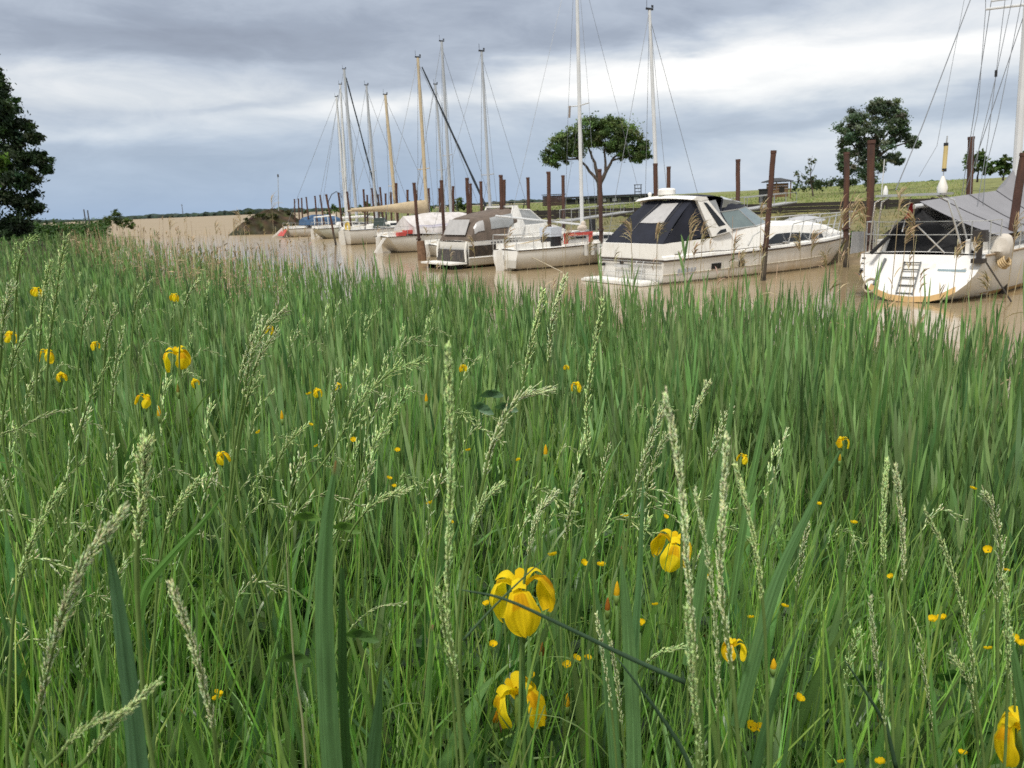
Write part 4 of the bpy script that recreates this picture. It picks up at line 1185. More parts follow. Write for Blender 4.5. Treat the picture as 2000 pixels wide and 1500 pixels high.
for y in (.30, -.08): ld.tube([tr(y, .92, -.06), tr(y, .18, -.10)], .018, 6)
ya.put(ld, 'boarding_ladder', mat('dull steel', (.16, .17, .17), .4, metal=.5))
for z in (.2, .38, .56, .74, .9): ya.put(MB().tube([tr(.30, z, -.09), tr(-.08, z, -.09)], .016, 6), 'rung', mat('dull steel', (.16, .17, .17)))
sv = MB(); sv.tube([tr(.78, .98, -.05), tr(.90, .36, -.07)], .035, 8); ya.put(sv, 'rudder_strut', mat('dull steel', (.16, .17, .17)))
hz = MB(); hz.tube([tr(.98 + .16 * math.cos(a), .34 + .16 * math.sin(a), -.07) for a in np.linspace(0, 2 * math.pi, 17)], .025, 6, cap=False); ya.put(hz, 'coiled_line', rope)
lt = MB()
ya.put(MB().tube([tr(1.30, .66, -.06), tr(1.30, .66, -.01)], .05, 8), 'exhaust', black_p, yh)
# registration lettering on the port quarter: dark strokes
for i in range(4): ya.put(MB().box(tr(1.33 - i * .005, .98 - i * .13, -.03), (.012, .09, .03)), 'lettering', mat('dark lettering', (.10, .10, .11), .5), yh, 0)
# coachroof
cs = []
for k in range(7):
    t_ = .36 + .40 * k / 6; i = int(round(t_ * 18)); bw = abs(ys[i][-1][1]) * .66; zb = ys[i][-1][2] + .02; x = t_ * YL; h = .48 * (1 - .65 * (k / 6) ** 1.8)
    cs.append([(x, -bw, zb), (x + .05, -bw * .88, zb + h * .85), (x + .05, -bw * .5, zb + h), (x + .05, bw * .5, zb + h), (x + .05, bw * .88, zb + h * .85), (x, bw, zb)])
yc = ya.put(MB().loft(cs, cap0=True, cap1=True), 'coachroof', deck_w)
for k in range(3):
    a_, b_ = Vector(cs[k * 2][0]).lerp(Vector(cs[k * 2][1]), .4), Vector(cs[k * 2 + 1][0]).lerp(Vector(cs[k * 2 + 1][1]), .4)
    c_, d_ = Vector(cs[k * 2 + 1][0]).lerp(Vector(cs[k * 2 + 1][1]), .85), Vector(cs[k * 2][0]).lerp(Vector(cs[k * 2][1]), .85)
    ya.put(MB().slab([p + Vector((0, -.015, 0)) for p in (a_, b_, c_, d_)], .012), 'window', glass_d, yc, 0)
for sd in (-1, 1): ya.put(MB().box((2.2, sd * 1.02, 1.26), (3.0, .12, .34)), 'coaming', deck_w, None, 0)
# mast: foot at photo 1983,375
yb_, yt_ = mast_rig(ya, (1996, 180), (1983, 375), 24.0, mast_w, deck_z=1.6, r=.115, spreaders=(.52,), stays=True, bow=Vector((YL * .98, 0, 1.32)), stern=None, beam=1.45, wr=.010, top_ext=8.0)
sp_a, sp_b = ya.L(P(1925, 18, 24.4)), ya.L(P(2003, 9, 24.0))
ya.put(MB().tube([sp_a, sp_b], .035, 6), 'spreader', mast_w)
for pts_ in ([(1925, -60, 24.4), (1925, 18, 24.4), (1910, 220, 23.6), (1901, 262, 23.2), (1893, 420, 22.4)], [(1968, -40, 24.3), (1930, 270, 23), (1906, 420, 22.0)], [(2003, -40, 24), (1950, 230, 23.3), (1925, 330, 22.6), (1918, 430, 22.2)], [(1985, -40, 24), (1945, 150, 23.4), (1912, 290, 22.8), (1905, 330, 22.5)]):
    ya.put(MB().tube([ya.L(P(*q)) for q in pts_], .009, 4), 'shroud', wire)
ya.put(MB().tube([ya.L(P(1945, 150, 23.4)), ya.L(P(1945, 146, 23.4)) + Vector((0, 0, .12))], .035, 6), 'block', black_p)
ya.put(MB().tube([ya.L(P(1899, -10, 24.2)), ya.L(P(1800, 250, 21.8)), ya.L(P(1749, 372, 20.3))], .014, 4), 'backstay', wire)
ya.put(MB().tube([ya.L(P(1885, -10, 24.2)), ya.L(P(1830, 285, 21.2)), ya.L(P(1795, 345, 20.6))], .006, 4), 'halyard', wire)
# boom and tent: ridge from the mast aft, eaves lashed to the guard rails
rm = ya.L(P(1978, 372, 24)); ra = ya.L(P(1796, 398, 21.3))
ya.put(MB().tube([rm + Vector((.3, 0, -.08)), ra + Vector((-.35, 0, -.06))], .06, 8), 'boom', mast_w)
tent = MB()
en, ef = ya.L(P(1846, 456, 20.6)), ya.L(P(2000, 464, 22.8))
nu, nv = 10, 6
def half(sd):
    rows_ = []
    for j in range(nv + 1):
        v = j / nv; row = []
        for i in range(nu + 1):
            u = i / nu
            rid = ra.lerp(rm, u) + Vector((0, 0, .06)) + Vector((0, 0, .55 * max(0, (u - .86) / .14) ** 1.3))
            yy_ = -1.40
            ea = Vector((en.x + (rm.x + .9 - en.x) * u, yy_, 1.46 + .04 * math.sin(u * 9)))
            if sd > 0: ea.y = -ea.y
            p_ = rid.lerp(ea, v); p_.z -= .06 * math.sin(math.pi * v) * (1 - .3 * math.sin(u * 12)); row.append(p_)
        rows_.append(row)
    return rows_
for sd in (-1, 1):
    rw = half(sd); 
    if sd > 0: rw = [list(reversed(r_)) for r_ in rw]
    tent.loft(rw); tent.loft([[p - Vector((0, 0, .012)) for p in r_] for r_ in reversed(rw)])
tn = ya.put(tent, 'boom_tent', grey_canvas)
for k in (2, 5, 8):
    rw = half(-1); ya.put(MB().tube([rw[j][k] + Vector((0, 0, .012)) for j in range(nv + 1)], .010, 4), 'tent_seam', mat('dark webbing', (.06, .06, .065), .8), tn)
for k in (0, 3, 6, 9):
    rw = half(-1); ya.put(MB().tube([rw[-1][k], Vector((rw[-1][k].x - .1, -1.52, 1.15))], .012, 4), 'lashing', rope)
# black sprayhood end under the tent
hd = MB()
hd.grid_patch(Vector((.70, -1.22, 1.12)), Vector((.95, 1.25, 1.12)), ra + Vector((.12, .05, -.12)), ra + Vector((.05, -.05, -.12)), 8, 6, lambda u, v: Vector((-.10 * math.sin(math.pi * v) + .03 * math.sin(u * 17), 0, 0)))
ya.put(hd, 'cockpit_curtain', mat('black cloth', (.012, .012, .013), .9, var=.4))
ya.put(MB().grid_patch((.95, 1.22, 1.10), (3.4, 1.42, 1.16), (3.4, 1.36, 1.68), (1.2, .72, 1.75), 6, 4, lambda u, v: Vector((0, .03 * math.sin(u * 9), 0))), 'dodger', mat('grey dodger cloth', (.34, .34, .34), .8, bump=.2, bscale=5))
ya.put(MB().grid_patch((-.02, 1.42, 1.12), (.9, 1.46, 1.13), (.9, 1.46, 1.62), (.02, 1.42, 1.66), 6, 4, lambda u, v: Vector((0, .02 * math.sin(u * 11), 0))), 'dodger', mat('grey dodger cloth', (.34, .34, .34)))
ya.put(MB().tube([(.30, 1.05, 1.12), (.75, .72, 1.6), (1.2, .45, 1.95)], .05, 6), 'strap', mat('black cloth', (.012, .012, .013)))
# stern arch with solar panel
az_ = 2.46
for sd in (-1, 1):
    a0, a1, a2 = (1.28, 1.06, .84) if sd > 0 else (-.92, -.62, -.36)
    ya.put(MB().tube([(.72, a0, 1.10), (.55, (a0 + a1) / 2, 1.75), (.42, a1, az_ - .12), (.40, a2, az_)], .022, 6), 'arch_tube', steel)
    ya.put(MB().tube([(1.15, a0, 1.12), (.95, (a0 + a1) / 2, 1.85), (.80, a1, az_ - .12), (.76, a2, az_)], .022, 6), 'arch_tube', steel)
ya.put(MB().box((.58, .22, az_ + .03), (.75, 1.45, .035)), 'solar_panel', mat('solar cells', (.10, .11, .13), .2, spec=.7), None, 0)
fr2 = MB()
for y in (-.52, .96): fr2.box((.58, y, az_ + .03), (.81, .03, .05))
for x in (.19, .97): fr2.box((x, .22, az_ + .03), (.03, 1.51, .05))
ya.put(fr2, 'panel_frame', steel, None, 0)
for y, h_, r_ in ((1.0, .9, .012),): ya.put(MB().tube([(.6, y, az_), (.6, y - .03, az_ + h_)], r_, 5), 'aerial', mast_w)
ya.put(MB().loft([[(.5 + r * math.cos(a), .86 + r * math.sin(a), az_ + .05 + z) for a in np.linspace(0, 2 * math.pi, 11)[:-1]] for r, z in ((.06, 0), (.06, .1), (.02, .22))], closed=True, cap0=True, cap1=True), 'gps_aerial', deck_w)
ya.put(MB().loft([[(.5 + r * math.cos(a), -.44 + r * math.sin(a), az_ + .05 + z) for a in np.linspace(0, 2 * math.pi, 11)[:-1]] for r, z in ((.10, 0), (.12, .12), (.03, .38))], closed=True, cap0=True, cap1=True), 'lamp', deck_w)
ya.put(MB().tube([(.5, -.44, az_ + .4), (.5, -.45, az_ + .56)], .01, 4), 'staff', steel)
dn = ya.put(MB().tube([(.5, -.45, az_ + .55), (.5, -.46, az_ + 1.10)], .05, 8), 'tube_light', mat('cream yellow tube', (.55, .44, .20), .5))
for z in (.53, 1.10): ya.put(MB().tube([(.5, -.455, az_ + z), (.5, -.455, az_ + z + .07)], .052, 8), 'end_cap', black_p, dn)
ya.put(MB().tube([(.5, -.46, az_ + 1.15), (.5, -.47, az_ + 1.32)], .018, 5), 'staff', steel)
# pushpit rails
for z in (1.55, 1.86):
    ya.put(MB().tube([(1.4, -1.48, z), (.75, -1.40, z), (.60, -1.1, z), (.58, 0, z), (.60, 1.1, z), (.75, 1.40, z), (1.4, 1.48, z)], .010, 6), 'pushpit', steel)
for (x, y) in ((.62, -1.1), (.62, 1.1), (.85, -1.42), (.85, 1.42), (1.4, -1.48), (1.4, 1.48)): ya.put(MB().tube([(x, y, 1.1), (x, y, 1.86)], .013, 6), 'stanchion', steel)
for a_, b_ in (((.6, -.9, 1.86), (.75, -.1, 1.12)), ((.62, -.55, 1.12), (.62, .1, 1.75)), ((.7, 1.0, 1.12), (.6, .6, 1.9))): ya.put(MB().tube([a_, b_], .018, 5), 'stay_tube', steel)
for sd in (-1, 1):
    for z in (.30, .58): ya.put(MB().tube(rail_line(ys, .05, z, sd, 3, 16), .006, 4), 'lifeline', wire)
    for q in rail_line(ys, .05, 0, sd, 4, 16)[::2]: ya.put(MB().tube([q, q + Vector((0, 0, .6))], .014, 5), 'stanchion', steel)
# outboard, gear on the quarter
ob = ya.L(P(1914, 478, 18.95))
om = ya.put(MB().box(ob + Vector((0, 0, .20)), (.22, .30, .26), taper=.85), 'outboard_motor', mat('dark cowl', (.035, .03, .028), .5), None, 20)
ya.put(MB().box(ob + Vector((0, 0, -.14)), (.09, .10, .5)).box(ob + Vector((0, 0, -.36)), (.26, .26, .10)), 'motor_leg', mat('dark cowl', (.035, .03, .028)), om, 0)
bgc = ya.L(P(1958, 487, 19.5))
bag = MB(); bag.ball(bgc, .40, 16, 10, (1.0, .5, .85)); bag.ball(bgc + Vector((.35, .05, -.12)), .3, 14, 8, (1.1, .5, .8))
bag.v = [(x + .04 * math.sin(19 * z + 7 * x), y + .03 * math.sin(23 * x), z + .03 * math.sin(17 * x + 9 * z)) for x, y, z in bag.v]
ya.put(bag, 'sail_bag', mat('crumpled pale cloth', (.50, .46, .40), .85, bump=.5, bscale=8))
cl = ya.L(P(1958, 516, 19.3))
co_ = MB()
for k in range(4): co_.tube([cl + Vector(((.26 - .02 * k) * math.cos(a), .06 * math.sin(a) - .03 * k, .10 * math.sin(a) + .03 * k)) for a in np.linspace(0, 2 * math.pi, 15)], .022, 5, cap=False)
ya.put(co_, 'coiled_line', mat('ochre rope', (.50, .37, .20), .8))
ya.put(MB().tube([ya.L(P(1926, 512, 18.8)), ya.L(P(1958, 562, 18.9)), ya.L(P(1985, 604, 18.9))], .02, 5), 'mooring_line', mat('dark rope', (.07, .065, .06), .9))
fl0, fl1 = ya.L(P(1766, 428, 20.3)), ya.L(P(1780, 397, 20.5))
flg = ya.put(MB().grid_patch(fl0, fl0 + Vector((.02, -.16, .06)), fl1 + Vector((0, -.05, 0)), fl1, 4, 5, lambda u, v: Vector((.03 * math.sin(u * 5 + v * 6), 0, 0)), .006), 'flag', mat('red bunting', (.55, .05, .045), .8))
ya.put(MB().tube([fl0 + Vector((0, .03, -.3)), fl1 + Vector((0, .02, .15))], .012, 5), 'flagstaff', mast_w)

# ---------------------------------------------------------------- 3. motor boat under brown canvas
mo_ = Boat('motor_boat', 'white motor boat with brown canvas tent and black band along its hull', 'motor boat', (-2.35, 37.0), 33)
ML, MBm = 8.0, 2.9
ms_ = hull_sections(ML, MBm, 1.12, 1.22, -.3, stern_w=.95, rake=1.1, trans=-.12, vee=True, n=16, sheer_p=1.3, full=2.6)
mh = mo_.put(MB().loft(ms_, cap0=True), 'hull', gel(), smooth=28)
md = [[(s[0][0], s[-1][1] * k, s[0][2] + .012 + .05 * (1 - k * k)) for k in (-1, -.5, 0, .5, 1)] for s in ms_]
mo_.put(MB().loft(md), 'deck', deck_w)
def ms_side(x, v, sd=-1, o_=.01):
    g = lambda j, k: float(np.interp(x, [s[j][0] for s in ms_], [abs(s[j][k]) for s in ms_] if k == 1 else [s[j][k] for s in ms_]))
    return Vector((x, sd * (g(0, 1) + (g(3, 1) - g(0, 1)) * v + o_), g(0, 2) + (g(3, 2) - g(0, 2)) * v))
for sd in (-1, 1):
    bb = MB(); xs_ = np.linspace(.02, ML * .93, 15)
    bb.loft([[ms_side(x, .22, sd, .012), ms_side(x, .22 + .62 * (1 - .35 * (x / ML)), sd, .012)] for x in xs_]); bb.loft([[ms_side(x, .22 + .62 * (1 - .35 * (x / ML)), sd, .003), ms_side(x, .22, sd, .003)] for x in xs_])
    mo_.put(bb, 'hull_band', mat('black hull paint', (.022, .023, .026), .35, var=.3, col2=(.13, .10, .07), streak=.3), mh)
    for k in range(9):
        if k in (4,): continue
        mo_.put(MB().slab([ms_side(1.1 + k * .16, .06, sd, .012), ms_side(1.18 + k * .16, .06, sd, .012), ms_side(1.19 + k * .16, .15, sd, .012), ms_side(1.11 + k * .16, .15, sd, .012)], .006), 'lettering', mat('dark lettering', (.10, .10, .11)), mh, 0)
    mo_.put(MB().tube([ms_side(x, .9, sd, .02) for x in np.linspace(0, ML * .95, 12)], .03, 5), 'chine_strip', deck_w, mh)
mo_.put(MB().slab([(-.16, -1.25, .30), (-.16, 1.25, .30), (-.07, 1.30, .80), (-.07, -1.30, .80)], .02), 'transom_panel', mat('black hull paint', (.022, .023, .026)), mh, 0)
mo_.put(MB().box((-.5, .05, .24), (.8, 2.75, .07)), 'swim_platform', deck_w, None, 0)
for y in (-1.0, -.3, .4, 1.0): mo_.put(MB().box((-.45, y, .06), (.6, .05, .3)), 'bracket', black_p, None, 0)
for y in (-1.25, 1.25): mo_.put(MB().tube([(-.1, y, .3), (-.12, y, .75), (-.02, y, 1.15)], .05, 6), 'corner_post', deck_w)
# cabin and raked strut
cab = [[(x, -w, 1.14), (x + dx_, -w * .94, z), (x + dx_, w * .94, z), (x, w, 1.14)] for x, dx_, w, z in ((2.7, .1, 1.25, 1.62), (3.4, .1, 1.24, 1.70), (4.6, 0, 1.15, 1.68), (5.4, -.2, 1.0, 1.52), (6.4, -.4, .75, 1.26))]
mcb = mo_.put(MB().loft(cab, cap0=True, cap1=True), 'cabin', deck_w)
wsb = [Vector((2.75, -1.16, 1.66)), Vector((4.3, -1.06, 1.70)), Vector((4.75, -.5, 1.71)), Vector((4.75, .5, 1.71)), Vector((4.3, 1.06, 1.70)), Vector((2.75, 1.16, 1.66))]
wst = [Vector((2.55, -1.05, 2.42)), Vector((3.55, -.96, 2.34)), Vector((3.75, -.45, 2.36)), Vector((3.75, .45, 2.36)), Vector((3.55, .96, 2.34)), Vector((2.55, 1.05, 2.42))]
for i in range(5): mo_.put(MB().slab([wsb[i].lerp(wsb[i + 1], .03), wsb[i + 1].lerp(wsb[i], .03), wst[i + 1].lerp(wst[i], .04), wst[i].lerp(wst[i + 1], .04)], .014), 'windscreen_pane', vinyl_s if i in (0, 4) else glass_g, mcb, 0)
fr3 = MB().tube(wsb, .03, 5).tube(wst, .03, 5)
for a_, b_ in zip(wsb, wst): fr3.tube([a_, b_], .025, 5)
mo_.put(fr3, 'windscreen_frame', deck_w, mcb)
for sd in (-1, 1): mo_.put(MB().slab([(2.0, sd * 1.34, 1.18), (2.75, sd * 1.34, 1.18), (3.05, sd * 1.18, 1.7), (2.75, sd * 1.12, 2.52), (2.50, sd * 1.12, 2.52)], .09), 'arch_leg', deck_w)
mo_.put(MB().box((2.63, 0, 2.54), (.26, 2.3, .08)), 'arch_top', deck_w, None, 0)
# brown tent: ridge hoops
tb = MB()
hoop = lambda x, z, w, zb, n=11: [Vector((x, -w * math.copysign(abs(math.cos(a)) ** .42, math.cos(a)), zb + (z - zb) * max(0, math.sin(a)) ** .50)) for a in np.linspace(0.0, math.pi, n)]
hs_ = [hoop(.06, 1.26, 1.32, 1.16), hoop(.28, 1.75, 1.33, 1.16), hoop(.55, 2.16, 1.33, 1.16), hoop(1.4, 2.33, 1.34, 1.17), hoop(2.2, 2.46, 1.32, 1.17), hoop(2.6, 2.50, 1.30, 1.19)]
for k, h_ in enumerate(hs_):
    for j, p_ in enumerate(h_):
        if 0 < j < 10: p_.x += .05 * math.sin(math.pi * j / 10); p_.z += -.02 * ((k % 2) == 0)
tb.loft(hs_); tb.loft([[p - Vector((0, p.y * .012, .012)) for p in h_] for h_ in reversed(hs_)]); tb.loft([hs_[0], [p.lerp(Vector((.08, p.y, 1.16)), .97) for p in hs_[0]]])
bt_ = mo_.put(tb, 'canvas_tent', brown_canvas)
def tent_pt(u, j):
    k = min(4, int(u)); return hs_[k][int(j)].lerp(hs_[k][min(10, int(j) + 1)], j - int(j)).lerp(hs_[k + 1][int(j)].lerp(hs_[k + 1][min(10, int(j) + 1)], j - int(j)), u - k)
for sd in (-1, 1):
    jj = (lambda j: j) if sd < 0 else (lambda j: 10 - j)
    for (u0, u1, j0, j1, vm) in ((1.25, 2.35, .7, 2.3, vinyl), (2.75, 4.45, .7, 2.4, vinyl_s)):
        mbw = MB(); n_ = 5
        rw = [[tent_pt(u0 + (u1 - u0) * i / n_, jj(j0 + (j1 - j0) * q / 3)) + Vector((0, sd * .02, .012)) for i in range(n_ + 1)] for q in range(4)]
        mbw.loft(rw); mbw.loft([[p - Vector((0, sd * .008, 0)) for p in r_] for r_ in reversed(rw)])
        mo_.put(mbw, 'tent_window', vm, bt_)
mo_.put(MB().slab([Vector((.10, -.95, 1.42)), Vector((.10, .95, 1.42)), Vector((.40, .9, 2.06)), Vector((.40, -.9, 2.06))], .01), 'tent_window', vinyl, bt_, 0)
pulpit(mo_, ms_, 9, .6)

# ---------------------------------------------------------------- 4. small sailing boat with red decked cockpit (tall mast at 1135)
sb = sailboat('small white sailing boat with red cockpit trim and the tall white mast', (-.15, 34.2), 33, L=8.2, B=2.5, z0=.80, z1=1.0, trans=.12, cabin=(.44, .78, .45),
    mast=dict(top=(1127, -6), bot=(1136.5, 425), d=37.0, mat=mast_w, r=.085, spreaders=(.46,), wr=.009, top_ext=2.2), boom=dict(len=3.9, h=.55, rise=.55, y=.9))
sbr = sb.root
q0, q1 = sb.L(P(1110, 470, 36)), sb.L(P(1176, 462, 36))
pan = MB(); pan.box((3.15, -.98, 1.32), (1.5, .06, .14)); pan.box((2.50, -.98, 1.12), (.18, .06, .36)); pan.box((3.80, -.98, 1.12), (.18, .06, .36)); sb.put(pan, 'cockpit_trim', red_p, None, 0)
sb.put(MB().box((3.15, -.95, 1.10), (1.12, .05, .28)), 'dodger', mat('pale grey cloth', (.48, .47, .45), .8, var=.15), None, 0)
sb.put(MB().box((3.15, -.985, 1.16), (.8, .03, .07)), 'dodger_window', glass_d, None, 0)
sb.put(MB().box((2.15, -.4, 1.45), (.55, .8, .38)), 'cover_bundle', mat('pale blue sheet', (.50, .54, .60), .7), None, 20)
sb.put(MB().box((2.15, -.4, 1.06), (.5, .75, .40)), 'console', black_p, None, 0)
for k in range(3): sb.put(MB().tube([(3.3 + k * .35, -1.28, .86), (3.3 + k * .35, -1.30, .42)], .09, 8), 'fender', fender_m)
sb.put(MB().ball((3.9, -.3, 1.52), .17, 10, 7, (1.6, .7, .8)).ball((4.05, -.2, 1.66), .13, 9, 6, (1, .8, 1.2)), 'sail_bundle', mat('faded cream cloth', (.55, .48, .40), .8, bump=.4, bscale=8))
sb.put(MB().box((4.5, -.25, 1.62), (.16, .25, .5)), 'winch_post', black_p, None, 0)
sb.put(MB().slab([(-.03, -.95, .12), (-.03, -.25, .12), (.02, -.22, .42), (.02, -.95, .42)], .02), 'transom_hatch', mat('grey beige panel', (.46, .44, .39)), None, 0)
sb.put(MB().tube([sb.L(P(1030, 498, 34)), sb.L(P(1075, 520, 33)), sb.L(P(1105, 535, 32))], .02, 4), 'mooring_line', rope)
# radar reflector and whip on the port spreader
s0 = sb.L(P(1112, 230, 36.6)); sb.put(MB().tube([s0, sb.L(P(1113, 207, 36.6))], .045, 6), 'radar_reflector', mat('brown grey tube', (.25, .21, .18), .7))

# ---------------------------------------------------------------- 5. the rest of the mooring line
b_e = sailboat('low white sailing boat between the brown tented motor boat and the tarpaulin boat', (-4.2, 45.6), 33, L=7.2, B=2.4, z0=.62, z1=.9, trans=-.35, cabin=(.42, .78, .34),
    mast=dict(top=(940.5, 101), bot=(957, 404), d=49.5, mat=mast_a, r=.09, spreaders=(.34,), wr=.012))
b_d = sailboat('white sailing boat with raked stern under a pale tarpaulin tent', (-7.6, 51.2), 33, L=8.4, B=2.8, z0=.98, z1=1.15, trans=-1.0, cabin=(.34, .74, .45),
    mast=dict(top=(816, 113), bot=(832.5, 389), d=54.0, mat=mast_t, r=.12, spreaders=(.36,), wr=.013, furl=(.085, mat('dark furled sail', (.03, .04, .05), .8))), boom=dict(len=5.2, h=1.35, rise=.0, y=.5, sail=tan_canvas, r=.24, mat=mast_t))
tp_ = MB(); secs_ = []
for i in range(9):
    u = i / 8; x = 1.6 + 5.4 * u; w = 1.42 * (1 - .35 * u ** 2); zt = 2.15 + .25 * math.sin(math.pi * u * .9) - .2 * u
    secs_.append([Vector((x + .05 * math.sin(j * 2 + i), y * w, zb_ + .03 * math.sin(i * 1.9 + j))) for j, (y, zb_) in enumerate(((-1.02, 1.08), (-.95, 1.45), (-.6, 1.85 if i else 1.7), (0, zt), (.6, 1.85), (.95, 1.45), (1.02, 1.08)))])
tp_.loft(secs_, cap0=True, cap1=True)
tpo = b_d.put(tp_, 'tarpaulin', tarp_w, smooth=50)
b_d.put(MB().loft([[secs_[i][1] + Vector((0, -.015, -.02)), secs_[i][1].lerp(secs_[i][2], .35) + Vector((0, -.02, .0))] for i in range(9)]), 'tarp_stripe', mat('lilac stripe', (.42, .40, .47), .7), tpo)
for k in range(3): b_d.put(MB().box((.9 + .5 * k, -.9, 1.12 + .1 * k), (.5, .5, .22)), 'red_gear', red_p, None, 20)
b_d.put(MB().tube([(1.2, -1.1, 1.2), (2.9, -1.15, 1.25)], .05, 6), 'red_oar', red_p)
b_d.put(MB().slab([(-.95, -.9, .1), (-.75, -.9, .12), (-.05, -.85, .95), (-.25, -.85, .95)], .05), 'rudder_blade', deck_w, None, 0)
b_c = sailboat('white sailing boat with dark sheer line and yellow lifebuoy on the stern rail', (-12.6, 65.8), 33, L=8.8, B=2.9, z0=1.12, z1=1.3, trans=-.25, cabin=(.36, .74, .48),
    mast=dict(top=(752.4, 185.6), bot=(772.5, 404), d=68.5, mat=mast_t, r=.15, spreaders=(.30,), wr=.014), stripe=mat('dark blue line', (.05, .06, .10), .5))
b_c.put(MB().tube([Vector((.15, -.45 + .36 * math.cos(a), 1.35 + .36 * math.sin(a))) for a in np.linspace(0, 2 * math.pi, 15)], .09, 7, cap=False), 'lifebuoy', yellow)
b_c.put(MB().tube([(1.4, -.9, 1.1), (1.6, -.5, 1.9), (2.2, -.2, 2.3)], .05, 5), 'sprayhood_hoop', black_p)
b_c.put(MB().grid_patch((2.0, -1.0, 1.1), (3.6, -1.0, 1.15), (3.3, -.5, 1.95), (2.4, -.5, 1.95), 4, 3), 'sprayhood', mat('dark green canvas', (.03, .045, .04), .8))
b_b = sailboat('small pale sailing boat with raked stern beside the tall grey mast', (-18.6, 82.0), 33, L=7.6, B=2.6, z0=1.0, z1=1.2, trans=-1.2, cabin=(.34, .74, .5),
    mast=dict(top=(672, 135.5), bot=(694.5, 398), d=84.0, mat=mast_a, r=.16, spreaders=(.42,), wr=.016, furl=(.10, mat('dark furled sail', (.03, .04, .05)))), hull_m=hull_mat('pale green gelcoat', (.62, .64, .56), (.34, .27, .16), .0, .7, .6))
cg = MB()
for y in (-1.0, 1.0): cg.tube([(.5, y, 1.0), (.5, y, 2.1), (1.9, y, 2.2), (1.9, y, 1.0)], .045, 6)
cg.tube([(.5, -1, 2.1), (.5, 1, 2.1)], .045, 6); cg.tube([(1.9, -1, 2.2), (1.9, 1, 2.2)], .045, 6)
b_b.put(cg, 'stern_frame', deck_w)
b_b.put(MB().tube([(2.5, -.9, 1.9), (5.0, -.8, 1.95), (7.4, -.3, 1.6)], .14, 7), 'stowed_sail', deck_w)
b_a = sailboat('last sailing boat by the mud bank with blue cover and red stern', (-24.0, 92.0), 33, L=7.8, B=2.7, z0=.9, z1=1.1, trans=-.5, cabin=(.34, .74, .45),
    mast=dict(top=(657, 189.5), bot=(673, 380), d=94.0, mat=mast_w, r=.15, spreaders=(.42,), wr=.016))
b_a.put(MB().slab([(-.56, -.95, .18), (-.56, .95, .18), (-.1, 1.0, .85), (-.1, -1.0, .85)], .05), 'transom_panel', red_p, None, 0)
cv = MB(); cv.loft([[Vector((x, y * w, z)) for y, z in ((-1, 1.2), (-.8, 1.75), (0, h_), (.8, 1.75), (1, 1.2))] for x, w, h_ in ((2.0, 1.2, 2.0), (3.2, 1.25, 2.3), (5.0, 1.1, 2.25), (6.2, .8, 1.9))], cap0=True, cap1=True)
b_a.put(cv, 'boat_cover', blue_c)
b_a.put(MB().slab([(-1.6, -.2, .1), (-1.4, -.2, .05), (-.1, -.2, 1.0), (-.4, -.2, 1.05)], .06), 'rudder_blade', deck_w, None, 0)
# boats whose hulls stand behind the others; their masts and rigging show
hid = [('sailing boat hidden behind its neighbours, second white mast from the left', (664.5, 165.5), (676, 372), 90.0, mast_w, .14, 33, None),
       ('sailing boat whose slim grey mast leans between the leftmost masts and the short wooden mast', (715.5, 167), (733, 385), 76.0, mast_a, .13, 33, None),
       ('sailing boat behind the tarpaulin boat with the tallest grey mast of the far moorings', (862.5, 81.5), (880.5, 404), 60.0, mast_a, .12, 33, None),
       ('sailing boat with a short thin grey mast just left of the tallest far mast', (850.5, 165.5), (866, 385), 70.0, mast_a, .10, 33, None),
       ('sailing boat moored behind the motor cruiser with a tall slim white mast', (1268.5, 20), (1281, 330), 36.5, mast_w, .085, 33, None)]
for lab, pt, pb, d, mc, r_, th, _ in hid:
    q = P(*pb, d); L_ = 7.4 if d > 40 else 6.2
    st_ = (q.x - .46 * L_ * math.cos(R(th)), d - .46 * L_ * math.sin(R(th)))
    bb = sailboat(lab, st_, th, L=L_, B=2.4, z0=.85 if d > 40 else .7, z1=1.05 if d > 40 else .85, trans=-.3, cabin=(.34, .74, .42 if d > 40 else .3), rails=d > 40,
        mast=dict(top=pt, bot=pb, d=d, mat=mc, r=r_, spreaders=(.40,) if d > 40 else (.18,), wr=.010 + .00008 * d))
# davit on the far line
o = MB().tube([(0, 0, 0), (.1, 0, 1.6), (.5, 0, 2.3), (1.0, 0, 2.55), (1.4, 0, 2.3), (1.5, 0, 1.9)], .05, 6, .03).build('davit', black_p, None)
p = P(640, 398, 88); o.location = (p.x, 88, 2.0); tag(o, 'thin curved dark davit arching above the blue boat cover', 'davit')

